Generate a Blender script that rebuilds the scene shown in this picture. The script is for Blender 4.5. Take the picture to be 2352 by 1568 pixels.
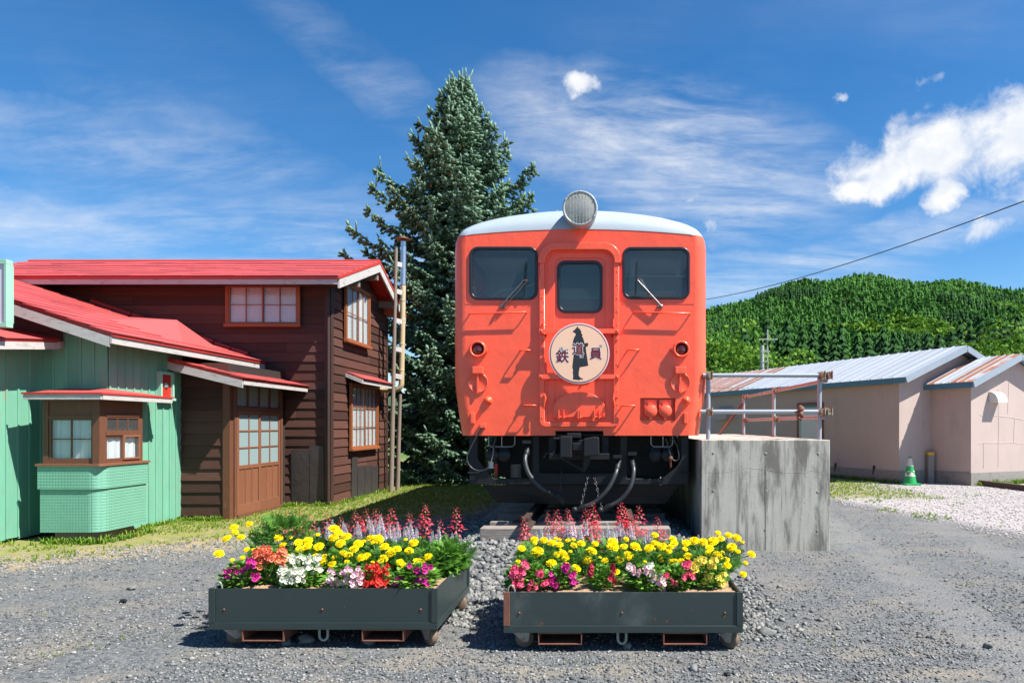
import bpy, bmesh, math, random
import numpy as np
from mathutils import Matrix, Vector, Euler

random.seed(7)
rng = np.random.default_rng(11)
R = math.radians
SC = bpy.context.scene
COL = SC.collection
for _o in list(bpy.data.objects):
    bpy.data.objects.remove(_o)

# ------------------------------------------------------------------ camera
FPX, VPX, VPY, CAMZ = 1568.0, 1390.0, 978.0, 1.4      # focal length and principal point on a 2352 x 1568 sheet
cam = bpy.data.cameras.new('camera')
cam.sensor_width = 36.0
cam.lens = 36.0 * FPX / 2352.0
cam.shift_x = -(VPX - 1176.0) / 2352.0
cam.shift_y = (VPY - 784.0) / 2352.0
cam.clip_start = 0.05
cam.clip_end = 6000
camo = bpy.data.objects.new('camera', cam)
COL.objects.link(camo)
camo.location = (0, 0, CAMZ)
camo.rotation_euler = (R(90), 0, 0)
SC.camera = camo

# ------------------------------------------------------------------ sun and exposure
SUN_TRAVEL = Vector((-0.68, 0.25, -1.0)).normalized()
to_sun = -SUN_TRAVEL
sl = bpy.data.lights.new('sun', 'SUN')
sl.energy = 4.6
sl.angle = R(0.53)
sl.color = (1.0, 0.955, 0.88)
so = bpy.data.objects.new('sun', sl)
COL.objects.link(so)
so.rotation_euler = SUN_TRAVEL.to_track_quat('-Z', 'Y').to_euler()
so.location = (20, -5, 30)
SC.view_settings.view_transform = 'Standard'
SC.view_settings.look = 'None'
SC.view_settings.gamma = 1.0
SC.view_settings.use_curve_mapping = False
SC.view_settings.exposure = 1.22
SC.render.engine = 'CYCLES'
SC.cycles.max_bounces = 6
SC.cycles.diffuse_bounces = 3
SC.cycles.glossy_bounces = 3
SC.cycles.caustics_reflective = False
SC.cycles.caustics_refractive = False
SC.cycles.transparent_max_bounces = 16


# ------------------------------------------------------------------ node helper
class NT:
    def __init__(s, tree):
        s.t = tree
        s.n = tree.nodes
        s.l = tree.links

    def new(s, kind, **kw):
        nd = s.n.new(kind)
        for k, v in kw.items():
            setattr(nd, k, v)
        return nd

    def put(s, sock, val):
        if isinstance(val, bpy.types.NodeSocket):
            s.l.new(val, sock)
        elif val is not None:
            sock.default_value = val

    def m(s, op, a, b=None, c=None, clamp=False):
        nd = s.new('ShaderNodeMath', operation=op, use_clamp=clamp)
        s.put(nd.inputs[0], a)
        s.put(nd.inputs[1], b)
        s.put(nd.inputs[2], c)
        return nd.outputs[0]

    def vm(s, op, a, b=None):
        nd = s.new('ShaderNodeVectorMath', operation=op)
        s.put(nd.inputs[0], a)
        s.put(nd.inputs[1], b)
        return nd.outputs['Value'] if op in ('LENGTH', 'DOT_PRODUCT') else nd.outputs[0]

    def noise(s, vec, scale, detail=4, rough=0.55, dist=0.0):
        nd = s.new('ShaderNodeTexNoise')
        s.put(nd.inputs['Vector'], vec)
        nd.inputs['Scale'].default_value = scale
        nd.inputs['Detail'].default_value = detail
        nd.inputs['Roughness'].default_value = rough
        nd.inputs['Distortion'].default_value = dist
        return nd.outputs['Fac']

    def ss(s, x, a, b):
        nd = s.new('ShaderNodeMapRange', interpolation_type='SMOOTHSTEP')
        s.put(nd.inputs[0], x)
        nd.inputs[1].default_value = a
        nd.inputs[2].default_value = b
        return nd.outputs[0]

    def mix(s, fac, a, b, mode='MIX'):
        nd = s.new('ShaderNodeMix', data_type='RGBA', blend_type=mode)
        s.put(nd.inputs[0], fac)
        s.put(nd.inputs[6], a)
        s.put(nd.inputs[7], b)
        return nd.outputs[2]

    def scale(s, vec, sc):
        nd = s.new('ShaderNodeMapping')
        s.put(nd.inputs[0], vec)
        nd.inputs['Scale'].default_value = sc
        return nd.outputs[0]


def C4(c):
    return (c[0], c[1], c[2], 1.0)


# ------------------------------------------------------------------ sky with clouds
wd = bpy.data.worlds.new('World')
SC.world = wd
wd.use_nodes = True
W = NT(wd.node_tree)
W.n.clear()
sky = W.new('ShaderNodeTexSky', sky_type='NISHITA')
sky.sun_disc = False
sky.sun_elevation = math.asin(to_sun.z)
sky.sun_rotation = math.atan2(to_sun.x, to_sun.y)
sky.altitude = 400
sky.air_density = 1.0
sky.dust_density = 0.25
sky.ozone_density = 3.2
hsv = W.new('ShaderNodeHueSaturation')
hsv.inputs['Saturation'].default_value = 1.32
W.l.new(sky.outputs[0], hsv.inputs['Color'])
bg_sky = W.new('ShaderNodeBackground')
bg_sky.inputs[1].default_value = 0.070
W.l.new(hsv.outputs[0], bg_sky.inputs[0])
tc = W.new('ShaderNodeTexCoord')
dirv = W.vm('NORMALIZE', tc.outputs['Generated'])
sep = W.new('ShaderNodeSeparateXYZ')
W.l.new(dirv, sep.inputs[0])
dx, dy, dz = sep.outputs
wn = W.new('ShaderNodeTexNoise')
W.put(wn.inputs['Vector'], dirv)
wn.inputs['Scale'].default_value = 11.0
wn.inputs['Detail'].default_value = 7
wn.inputs['Roughness'].default_value = 0.62
wsep = W.new('ShaderNodeSeparateColor')
W.l.new(wn.outputs['Color'], wsep.inputs[0])
az = W.m('ADD', W.m('ARCTAN2', dx, dy), W.m('MULTIPLY', W.m('SUBTRACT', wsep.outputs[0], 0.5), 0.085))
el = W.m('ADD', W.m('ARCSINE', dz), W.m('MULTIPLY', W.m('SUBTRACT', wsep.outputs[1], 0.5), 0.060))
# cirrus: noise on a high flat sheet, pulled into streaks
inv = W.m('DIVIDE', 1.0, W.m('ADD', W.m('MAXIMUM', dz, 0.0), 0.16))
pl = W.new('ShaderNodeCombineXYZ')
W.put(pl.inputs[0], W.m('MULTIPLY', dx, inv))
W.put(pl.inputs[1], W.m('MULTIPLY', dy, inv))
plr = W.new('ShaderNodeMapping')
W.l.new(pl.outputs[0], plr.inputs[0])
plr.inputs['Rotation'].default_value = (0, 0, R(-24))
plr.inputs['Scale'].default_value = (0.55, 1.5, 1.0)
c1 = W.noise(plr.outputs[0], 1.9, 9, 0.62, 0.9)
c2 = W.noise(pl.outputs[0], 0.8, 3, 0.5, 0.3)
c3 = W.noise(plr.outputs[0], 9.0, 6, 0.66, 0.5)


def az_el(u, v):
    a = math.atan((u - VPX) / FPX)
    return a, math.atan((VPY - v) / FPX * math.cos(a))


def spot(u, v, ru, rv, rot=0.0, sharp=1.0):
    a, e = az_el(u, v)
    ca, sa = math.cos(rot), math.sin(rot)
    px = W.m('SUBTRACT', az, a)
    py = W.m('SUBTRACT', el, e)
    x = W.m('ADD', W.m('MULTIPLY', px, ca / ru * FPX), W.m('MULTIPLY', py, sa / ru * FPX))
    y = W.m('ADD', W.m('MULTIPLY', px, -sa / rv * FPX), W.m('MULTIPLY', py, ca / rv * FPX))
    d = W.m('ADD', W.m('MULTIPLY', x, x), W.m('MULTIPLY', y, y))
    return W.m('SUBTRACT', 1.0, W.m('MULTIPLY', d, sharp))


def vmax(lst):
    o = lst[0]
    for x in lst[1:]:
        o = W.m('MAXIMUM', o, x)
    return o


veil = vmax([W.m('MAXIMUM', x, 0.0) for x in (
    W.m('MULTIPLY', spot(1540, 345, 520, 150, R(-12)), 1.5), W.m('MULTIPLY', spot(1700, 450, 330, 110, R(-4)), 1.35), W.m('MULTIPLY', spot(300, 350, 420, 70, R(2)), 0.85),
    spot(760, 560, 560, 95, R(-2)), W.m('MULTIPLY', spot(640, 420, 420, 95, R(-18)), 0.6), W.m('MULTIPLY', spot(860, 190, 380, 70, R(-30)), 0.45),
    spot(1720, 640, 420, 70), spot(1900, 600, 520, 60, R(10)), spot(100, 520, 400, 70))])
base = W.m('MULTIPLY', W.ss(c2, 0.42, 0.75), 0.22)
amount = W.m('ADD', base, W.m('MULTIPLY', veil, 0.62))
tex = W.m('ADD', W.m('MULTIPLY', W.ss(c1, 0.34, 0.74), 0.8), W.m('MULTIPLY', W.ss(c3, 0.35, 0.75), 0.35))
cirrus = W.m('MULTIPLY', amount, tex, clamp=True)
# cumulus: solid puffs with billowing edges
ed = W.noise(dirv, 16.0, 8, 0.6, 0.35)
ed2 = W.noise(dirv, 5.0, 5, 0.5, 0.2)
edge = W.m('ADD', W.m('MULTIPLY', W.m('SUBTRACT', ed, 0.5), 2.2), W.m('MULTIPLY', W.m('SUBTRACT', ed2, 0.5), 1.2))
puffs = vmax([spot(2150, 355, 225, 92, R(3)), spot(2320, 325, 120, 75), spot(2010, 425, 110, 42), spot(2170, 455, 60, 42),
              W.m('SUBTRACT', spot(2290, 520, 125, 34, R(14)), 0.35), W.m('SUBTRACT', spot(1322, 200, 52, 30), 0.35), W.m('SUBTRACT', spot(1580, 470, 95, 40), 0.55), W.m('SUBTRACT', spot(1650, 515, 70, 30), 0.55),
              W.m('SUBTRACT', spot(2130, 200, 34, 18), 0.55), W.m('SUBTRACT', spot(1932, 233, 32, 13), 0.6), spot(2580, 400, 230, 75), spot(-420, 300, 240, 90), spot(3000, 250, 200, 80)])
cum = W.ss(W.m('ADD', puffs, edge), 0.05, 0.95)
fade = W.ss(puffs, -1.2, -0.3)
cum = W.m('MULTIPLY', cum, fade)
mask = W.m('MAXIMUM', W.m('MULTIPLY', cirrus, 0.86), cum, clamp=True)
mask = W.m('MULTIPLY', mask, W.ss(dz, 0.0, 0.05))
bg_cl = W.new('ShaderNodeBackground')
shade = W.noise(dirv, 22.0, 5, 0.6, 0.0)
W.put(bg_cl.inputs[0], W.mix(W.ss(shade, 0.3, 0.65), (0.80, 0.85, 0.93, 1), (1.0, 1.0, 1.0, 1)))
bg_cl.inputs[1].default_value = 0.45
mxs = W.new('ShaderNodeMixShader')
W.put(mxs.inputs[0], mask)
W.l.new(bg_sky.outputs[0], mxs.inputs[1])
W.l.new(bg_cl.outputs[0], mxs.inputs[2])
wo = W.new('ShaderNodeOutputWorld')
W.l.new(mxs.outputs[0], wo.inputs[0])


ORD = ['first', 'second', 'third', 'fourth', 'fifth', 'sixth', 'seventh', 'eighth', 'ninth', 'tenth', 'eleventh', 'twelfth', 'thirteenth', 'fourteenth', 'fifteenth', 'sixteenth', 'seventeenth', 'eighteenth',
       'nineteenth', 'twentieth', 'twenty-first', 'twenty-second', 'twenty-third', 'twenty-fourth', 'twenty-fifth', 'twenty-sixth']


# ------------------------------------------------------------------ placing helpers
def P(u, v, Y):
    """a sheet position at depth Y as a point in metres"""
    return Vector(((u - VPX) / FPX * Y, Y, CAMZ - (v - VPY) / FPX * Y))


def frame(origin, xdir):
    """wall frame: x runs along the wall, y into it, z up"""
    x = Vector((xdir[0], xdir[1], 0)).normalized()
    y = Vector((-x.y, x.x, 0))
    M = Matrix.Identity(4)
    M.col[0] = (x.x, x.y, 0, 0)
    M.col[1] = (y.x, y.y, 0, 0)
    M.col[3] = (origin[0], origin[1], origin[2], 1)
    return M


FRONT = (1, 0)
SIDE = (0, 1)
WM = {}


def empty(name, loc, label=None, cat=None, group=None, kind=None, rz=0.0):
    o = bpy.data.objects.new(name, None)
    o.empty_display_size = 0.1
    COL.objects.link(o)
    o.location = loc
    o.rotation_euler = (0, 0, rz)
    WM[o.name] = Matrix.Translation(loc) @ Matrix.Rotation(rz, 4, 'Z')
    tag(o, label, cat, group, kind)
    return o


def tag(o, label=None, cat=None, group=None, kind=None):
    if label:
        o['label'] = label
    if cat:
        o['category'] = cat
    if group:
        o['group'] = group
    if kind:
        o['kind'] = kind
    return o


def link(name, me, parent=None, mtx=None, local=False):
    o = bpy.data.objects.new(name, me)
    COL.objects.link(o)
    if mtx is not None:
        o.matrix_basis = mtx
    if parent is not None:
        o.parent = parent
        if not local:
            o.matrix_parent_inverse = inv_of(parent)
    WM[o.name] = (WM[parent.name] if local and parent is not None else Matrix.Identity(4)) @ (mtx if mtx is not None else Matrix.Identity(4))
    return o


def inv_of(p):
    return WM[p.name].inverted()


class MB:
    def __init__(s):
        s.v, s.f, s.s = [], [], []

    def add(s, vs, fs, smooth=False):
        o = len(s.v)
        s.v += [tuple(x) for x in vs]
        s.f += [tuple(i + o for i in f) for f in fs]
        s.s += [smooth] * len(fs)
        return s

    def box(s, x0, y0, z0, x1, y1, z1, M=None):
        vs = [Vector(p) for p in ((x0, y0, z0), (x1, y0, z0), (x1, y1, z0), (x0, y1, z0), (x0, y0, z1), (x1, y0, z1), (x1, y1, z1), (x0, y1, z1))]
        if M is not None:
            vs = [M @ p for p in vs]
        return s.add(vs, [(0, 3, 2, 1), (4, 5, 6, 7), (0, 1, 5, 4), (1, 2, 6, 5), (2, 3, 7, 6), (3, 0, 4, 7)])

    def bar(s, p, q, w, h, up=(0, 0, 1)):
        p, q = Vector(p), Vector(q)
        d = (q - p)
        L = d.length
        d.normalize()
        u = Vector(up)
        if abs(d.dot(u)) > 0.95:
            u = Vector((0, 1, 0))
        a = d.cross(u).normalized()
        b = a.cross(d)
        M = Matrix.Identity(4)
        for i, c in enumerate((d, a, b)):
            M.col[i] = (c.x, c.y, c.z, 0)
        M.col[3] = (p.x, p.y, p.z, 1)
        return s.box(0, -w / 2, -h / 2, L, w / 2, h / 2, M)

    def tube(s, pts, r, n=8, closed=False, smooth=True):
        pts = [Vector(p) for p in pts]
        N = len(pts)
        rr = r if isinstance(r, (list, tuple)) else [r] * N
        up = None
        rings = []
        for i, p in enumerate(pts):
            a = pts[i - 1] if (i > 0 or closed) else p
            b = pts[(i + 1) % N] if (i < N - 1 or closed) else p
            d = (b - a).normalized()
            if up is None:
                up = Vector((0, 0, 1)) if abs(d.z) < 0.9 else Vector((0, 1, 0))
            x = d.cross(up)
            if x.length < 1e-5:
                x = d.orthogonal()
            x.normalize()
            up = x.cross(d).normalized()
            rings.append([p + (x * math.cos(t) + up * math.sin(t)) * rr[i] for t in [2 * math.pi * k / n for k in range(n)]])
        vs = [q for g in rings for q in g]
        fs = []
        for i in range(N if closed else N - 1):
            j = (i + 1) % N
            for k in range(n):
                k2 = (k + 1) % n
                fs.append((i * n + k, i * n + k2, j * n + k2, j * n + k))
        s.add(vs, fs, smooth)
        if not closed:
            s.add(rings[0], [tuple(range(n))[::-1]])
            s.add(rings[-1], [tuple(range(n))])
        return s

    def lathe(s, prof, c, axis, n=24, smooth=True):
        """prof: (radius, distance along axis)"""
        c, d = Vector(c), Vector(axis).normalized()
        x = d.orthogonal().normalized()
        y = d.cross(x)
        vs, fs = [], []
        for r, h in prof:
            for k in range(n):
                t = 2 * math.pi * k / n
                vs.append(c + d * h + (x * math.cos(t) + y * math.sin(t)) * max(r, 1e-5))
        for i in range(len(prof) - 1):
            for k in range(n):
                k2 = (k + 1) % n
                fs.append((i * n + k, i * n + k2, (i + 1) * n + k2, (i + 1) * n + k))
        return s.add(vs, fs, smooth)

    def prism(s, poly, a, b, plane='xz', M=None):
        """polygon extruded from a to b across its plane"""
        n = len(poly)
        mk = {'xz': lambda p, t: (p[0], t, p[1]), 'xy': lambda p, t: (p[0], p[1], t), 'yz': lambda p, t: (t, p[0], p[1])}[plane]
        vs = [Vector(mk(p, a)) for p in poly] + [Vector(mk(p, b)) for p in poly]
        if M is not None:
            vs = [M @ q for q in vs]
        fs = [tuple(range(n)), tuple(range(2 * n - 1, n - 1, -1))]
        fs += [(i, i + n, (i + 1) % n + n, (i + 1) % n) for i in range(n)]
        return s.add(vs, fs)

    def mesh(s, name, mat, M=None, bevel=0.0, fix=True, seg=2):
        me = bpy.data.meshes.new(name)
        vs = [M @ Vector(v) for v in s.v] if M is not None else s.v
        me.from_pydata(vs, [], s.f)
        me.polygons.foreach_set('use_smooth', s.s)
        if fix or bevel:
            bm = bmesh.new()
            bm.from_mesh(me)
            bmesh.ops.recalc_face_normals(bm, faces=bm.faces)
            if bevel:
                es = [e for e in bm.edges if len(e.link_faces) == 2 and e.calc_face_angle(0) > R(35)]
                bmesh.ops.bevel(bm, geom=es, offset=bevel, segments=seg, affect='EDGES', profile=0.6, clamp_overlap=True)
            bm.to_mesh(me)
            bm.free()
        if mat is not None:
            me.materials.append(mat)
        return me

    def clusters(s):
        """groups of faces that touch or overlap; pieces that stand apart come out as separate lists"""
        par = list(range(len(s.v)))

        def find(i):
            while par[i] != i:
                par[i] = par[par[i]]
                i = par[i]
            return i
        for f in s.f:
            a = find(f[0])
            for i in f[1:]:
                par[find(i)] = a
        isl = {}
        for k, f in enumerate(s.f):
            isl.setdefault(find(f[0]), []).append(k)
        out = []
        for fl in isl.values():
            pv = np.array([s.v[i] for k in fl for i in s.f[k]])
            lo_, hi_ = pv.min(0) - .004, pv.max(0) + .004
            hit = [c for c in out if np.all(c[0] <= hi_) and np.all(lo_ <= c[1])]
            fl = list(fl)
            for c in hit:
                lo_, hi_ = np.minimum(lo_, c[0]), np.maximum(hi_, c[1])
                fl += c[2]
                out = [x for x in out if x is not c]
            out.append((lo_, hi_, fl))
        return [c[2] for c in out]

    def build(s, name, mat, parent=None, M=None, bevel=0.0, local=False, seg=2):
        cl = s.clusters() if name not in ('stems', 'trunk') and len(s.f) < 4000 else [None]
        if len(cl) > 1:
            first = None
            for fl in cl:
                m_ = MB()
                ids = sorted({i for k in fl for i in s.f[k]})
                mp = {i: j for j, i in enumerate(ids)}
                m_.v = [s.v[i] for i in ids]
                m_.f = [tuple(mp[i] for i in s.f[k]) for k in fl]
                m_.s = [s.s[k] for k in fl]
                o = link(name, m_.mesh(name, mat, M, bevel, True, seg), parent, None, local)
                first = first or o
            return first
        return link(name, s.mesh(name, mat, M, bevel, True, seg), parent, None, local)


_unit = {}


def unit_box(mat, bevel=0.0):
    k = (mat.name, bevel)
    if k not in _unit:
        _unit[k] = MB().box(-.5, -.5, -.5, .5, .5, .5).mesh('board_' + mat.name, mat, bevel=bevel)
    return _unit[k]


def piece(name, mat, parent, M, x0, y0, z0, x1, y1, z1, rot=None):
    """one board or sheet: the shared unit box, sized and placed in frame M"""
    c = ((x0 + x1) / 2, (y0 + y1) / 2, (z0 + z1) / 2)
    T = M @ Matrix.Translation(c)
    if rot is not None:
        T = T @ Euler(rot).to_matrix().to_4x4()
    T = T @ Matrix.Diagonal((max(abs(x1 - x0), 1e-4), max(abs(y1 - y0), 1e-4), max(abs(z1 - z0), 1e-4), 1))
    o = bpy.data.objects.new(name, unit_box(mat))
    COL.objects.link(o)
    o.matrix_basis = T
    o.parent = parent
    o.matrix_parent_inverse = inv_of(parent)
    WM[o.name] = T
    return o


def rrect(x0, z0, x1, z1, r, n=6):
    r4 = r if isinstance(r, (tuple, list)) else (r,) * 4      # corners: bl br tr tl
    out = []
    for (cx, cz, a0, q) in ((x0, z0, 180, 0), (x1, z0, 270, 1), (x1, z1, 0, 2), (x0, z1, 90, 3)):
        rr = r4[q]
        ox = cx + (rr if cx == x0 else -rr)
        oz = cz + (rr if cz == z0 else -rr)
        if rr <= 1e-4:
            out.append((cx, cz))
            continue
        for k in range(n + 1):
            t = R(a0 + 90 * k / n)
            out.append((ox + rr * math.cos(t), oz + rr * math.sin(t)))
    return out


def plate(polys, y0, y1, bevel=0.0):
    """flat plate in the xz plane from outlines (the first is the rim, the rest are holes); y0 is its front"""
    cu = bpy.data.curves.new('tmp', 'CURVE')
    cu.dimensions = '2D'
    cu.fill_mode = 'BOTH'
    cu.extrude = max((y1 - y0) / 2 - bevel, 1e-4)
    cu.bevel_depth = bevel
    cu.bevel_resolution = 1
    if bevel:
        cu.offset = -bevel
    for p in polys:
        sp = cu.splines.new('POLY')
        sp.points.add(len(p) - 1)
        for i, q in enumerate(p):
            sp.points[i].co = (q[0], q[1], 0, 1)
        sp.use_cyclic_u = True
    o = bpy.data.objects.new('tmp', cu)
    COL.objects.link(o)
    dg = bpy.context.evaluated_depsgraph_get()
    me = bpy.data.meshes.new_from_object(o.evaluated_get(dg))
    bpy.data.objects.remove(o)
    bpy.data.curves.remove(cu)
    me.transform(Matrix.Translation((0, (y0 + y1) / 2, 0)) @ Matrix.Rotation(R(90), 4, 'X'))
    return me


def plate_obj(name, polys, y0, y1, mat, parent, bevel=0.0):
    me = plate(polys, y0, y1, bevel)
    me.name = name
    me.materials.clear()
    me.materials.append(mat)
    return link(name, me, parent)


def text_mesh(body, size, offset, y0, y1, cx, cz, mat, rot=0.0):
    cu = bpy.data.curves.new('tmp', 'FONT')
    cu.body = body
    cu.size = size
    cu.offset = offset
    cu.extrude = (y1 - y0) / 2
    cu.resolution_u = 4
    o = bpy.data.objects.new('tmp', cu)
    COL.objects.link(o)
    dg = bpy.context.evaluated_depsgraph_get()
    me = bpy.data.meshes.new_from_object(o.evaluated_get(dg))
    bpy.data.objects.remove(o)
    n = len(me.vertices)
    co = np.empty(n * 3)
    me.vertices.foreach_get('co', co)
    co = co.reshape(-1, 3)
    mn, mxx = co.min(0), co.max(0)
    me.transform(Matrix.Translation((cx, (y0 + y1) / 2, cz)) @ Matrix.Rotation(R(90), 4, 'X') @ Matrix.Rotation(rot, 4, 'Z') @ Matrix.Translation((-(mn[0] + mxx[0]) / 2, -(mn[1] + mxx[1]) / 2, 0)))
    me.materials.clear()
    me.materials.append(mat)
    return me


def inst_mesh(name, bv, bf, Rm, T, mat, rnd=None, smooth=False, bands=None):
    """many small copies of one shape joined into one mesh; rnd is stored per copy"""
    bv, bf = np.asarray(bv, float), np.asarray(bf, int)
    N, V, F, K = len(T), len(bv), len(bf), bf.shape[1]
    co = (np.einsum('nij,vj->nvi', Rm, bv) + T[:, None, :]).reshape(-1, 3)
    idx = (bf[None] + (np.arange(N) * V)[:, None, None]).reshape(-1)
    me = bpy.data.meshes.new(name)
    me.vertices.add(N * V)
    me.vertices.foreach_set('co', co.ravel())
    me.loops.add(N * F * K)
    me.loops.foreach_set('vertex_index', idx)
    me.polygons.add(N * F)
    me.polygons.foreach_set('loop_start', np.arange(N * F) * K)
    if smooth:
        me.polygons.foreach_set('use_smooth', np.ones(N * F, bool))
    me.update(calc_edges=True)
    if rnd is None:
        rnd = rng.random(N)
    at = me.attributes.new('rnd', 'FLOAT', 'POINT')
    at.data.foreach_set('value', np.repeat(rnd, V))
    if bands is not None:
        at = me.attributes.new('along', 'FLOAT', 'POINT')
        at.data.foreach_set('value', np.tile(np.asarray(bands, float), N))
    me.materials.append(mat)
    return me


def rand_rot(N, tilt=math.pi):
    """random spin about z then random tilt"""
    a, b, c = rng.random(N) * 2 * math.pi, (rng.random(N) * 2 - 1) * tilt, rng.random(N) * 2 * math.pi
    def rz(t):
        m = np.zeros((N, 3, 3)); m[:, 0, 0] = np.cos(t); m[:, 0, 1] = -np.sin(t); m[:, 1, 0] = np.sin(t); m[:, 1, 1] = np.cos(t); m[:, 2, 2] = 1
        return m
    def rx(t):
        m = np.zeros((N, 3, 3)); m[:, 1, 1] = np.cos(t); m[:, 1, 2] = -np.sin(t); m[:, 2, 1] = np.sin(t); m[:, 2, 2] = np.cos(t); m[:, 0, 0] = 1
        return m
    return rz(a) @ rx(b) @ rz(c)


def aim(D, roll=None):
    """matrices whose x column points along D (N,3); z column as upright as it can be"""
    D = D / np.linalg.norm(D, axis=1)[:, None]
    up = np.tile(np.array([0., 0., 1.]), (len(D), 1))
    bad = np.abs(D[:, 2]) > 0.97
    up[bad] = (0, 1, 0)
    Yv = np.cross(up, D)
    Yv /= np.linalg.norm(Yv, axis=1)[:, None]
    Zv = np.cross(D, Yv)
    if roll is not None:
        c, s_ = np.cos(roll)[:, None], np.sin(roll)[:, None]
        Yv, Zv = Yv * c + Zv * s_, Zv * c - Yv * s_
    return np.stack([D, Yv, Zv], axis=2)


# ------------------------------------------------------------------ materials
def mat(name, col, rough=0.6, var=0.12, vscale=3.0, stretch=(1, 1, 1), bump=0.0, bscale=40.0, dirt=None, metal=0.0, spec=0.5,
        objvar=0.0, coat=0.0, bstretch=None, attr=None, sub=0.0, trans=0.0):
    """procedural paint / wood / metal. dirt: list of (colour, scale, lo, hi, stretch)"""
    m = bpy.data.materials.new(name)
    m.use_nodes = True
    t = NT(m.node_tree)
    b = t.n['Principled BSDF']
    geo = t.new('ShaderNodeNewGeometry')
    pos = geo.outputs['Position']
    c = C4(col)
    if attr:
        at = t.new('ShaderNodeAttribute', attribute_name='rnd')
        c = t.mix(at.outputs['Fac'], C4(col), C4(attr))
    if var:
        n = t.noise(t.scale(pos, stretch), vscale, 5, 0.6)
        f = t.m('ADD', t.m('MULTIPLY', n, 2 * var), 1 - var)
        if objvar:
            oi = t.new('ShaderNodeObjectInfo')
            f = t.m('MULTIPLY', f, t.m('ADD', t.m('MULTIPLY', oi.outputs['Random'], 2 * objvar), 1 - objvar))
        cb = t.new('ShaderNodeCombineColor')
        for i in range(3):
            t.put(cb.inputs[i], f)
        c = t.mix(1.0, c, cb.outputs[0], 'MULTIPLY')
    for d in dirt or []:
        dc, ds, lo, hi, dst = d[:5]
        n = t.noise(t.scale(pos, dst), ds, 6, 0.65, 0.2)
        fac = t.ss(n, lo, hi)
        if len(d) > 5:
            fac = t.m('MULTIPLY', fac, d[5])
        c = t.mix(fac, c, C4(dc))
    t.put(b.inputs['Base Color'], c)
    b.inputs['Roughness'].default_value = rough
    b.inputs['Metallic'].default_value = metal
    b.inputs['Specular IOR Level'].default_value = spec
    if coat:
        b.inputs['Coat Weight'].default_value = coat
        b.inputs['Coat Roughness'].default_value = 0.12
    if bump:
        bn = t.new('ShaderNodeBump')
        bn.inputs['Strength'].default_value = 1.0
        bn.inputs['Distance'].default_value = bump
        t.put(bn.inputs['Height'], t.noise(t.scale(pos, bstretch or stretch), bscale, 5, 0.6))
        t.l.new(bn.outputs[0], b.inputs['Normal'])
    if trans:
        tr = t.new('ShaderNodeBsdfTranslucent')
        t.put(tr.inputs[0], c)
        mx = t.new('ShaderNodeMixShader')
        mx.inputs[0].default_value = trans
        t.l.new(b.outputs[0], mx.inputs[1])
        t.l.new(tr.outputs[0], mx.inputs[2])
        t.l.new(mx.outputs[0], t.n['Material Output'].inputs[0])
    return m


def glass(name, tint, alpha, rough=0.02):
    """thin pane: mirror reflection by Fresnel over a clear or cloudy body"""
    m = bpy.data.materials.new(name)
    m.use_nodes = True
    t = NT(m.node_tree)
    t.n.remove(t.n['Principled BSDF'])
    lw = t.new('ShaderNodeLayerWeight')
    lw.inputs[0].default_value = 0.5
    fr = t.m('ADD', t.m('MULTIPLY', t.m('POWER', lw.outputs['Facing'], 5.0), 0.9), 0.045)
    gl = t.new('ShaderNodeBsdfGlossy')
    gl.inputs['Roughness'].default_value = rough
    tr = t.new('ShaderNodeBsdfTransparent')
    tr.inputs[0].default_value = C4(tint)
    df = t.new('ShaderNodeBsdfDiffuse')
    df.inputs[0].default_value = C4(tint)
    m1 = t.new('ShaderNodeMixShader')
    m1.inputs[0].default_value = alpha
    t.l.new(tr.outputs[0], m1.inputs[1])
    t.l.new(df.outputs[0], m1.inputs[2])
    m2 = t.new('ShaderNodeMixShader')
    t.put(m2.inputs[0], fr)
    t.l.new(m1.outputs[0], m2.inputs[1])
    t.l.new(gl.outputs[0], m2.inputs[2])
    t.l.new(m2.outputs[0], t.n['Material Output'].inputs[0])
    return m


RUST = (0.20, 0.055, 0.018)
M = {}
M['orange'] = mat('orange_paint', (0.95, 0.108, 0.046), 0.36, 0.04, 1.3, bump=0.010, bscale=3.0, coat=0.2,
                  dirt=[((0.72, 0.13, 0.09), 2.2, 0.52, 0.80, (1, 1, .5), .35), ((0.62, 0.075, 0.04), 3.0, 0.55, 0.72, (5, 5, .35), .28), ((0.98, 0.20, 0.14), 5, .60, .8, (1, 1, 1), .35), ((0.30, 0.06, 0.03), 14, .66, .72, (3, 3, .5), .35), ((0.35, 0.08, 0.04), 30, 0.70, 0.80, (1, 1, .5), .4)])
M['roof_grey'] = mat('railcar_roof_paint', (0.33, 0.39, 0.44), 0.5, 0.06, 2.0, bump=0.004, bscale=4, dirt=[((0.3, 0.32, 0.32), 3, .55, .8, (1, .3, 1), .3)])
M['black'] = mat('black_underframe_paint', (0.011, 0.012, 0.014), 0.5, 0.2, 6, bump=0.001, bscale=60, spec=0.35, dirt=[((0.04, 0.038, 0.036), 9, 0.58, 0.8, (1, 1, .4), .5)])
M['rubber'] = mat('black_rubber', (0.012, 0.014, 0.02), 0.35, 0.1, 10)
M['hose'] = mat('hose_rubber', (0.03, 0.032, 0.036), 0.42, 0.15, 20, bump=0.0008, bscale=90)
M['steel'] = mat('worn_bright_steel', (0.24, 0.24, 0.24), 0.35, 0.2, 12, metal=0.8, dirt=[(RUST, 25, .6, .7, (1, 1, 1), .6)])
M['chain'] = mat('dark_chain_steel', (0.07, 0.07, 0.075), 0.4, 0.2, 30, metal=0.6)
M['lamp_grey'] = mat('headlight_grey_paint', (0.34, 0.37, 0.39), 0.4, 0.08, 6)
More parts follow.
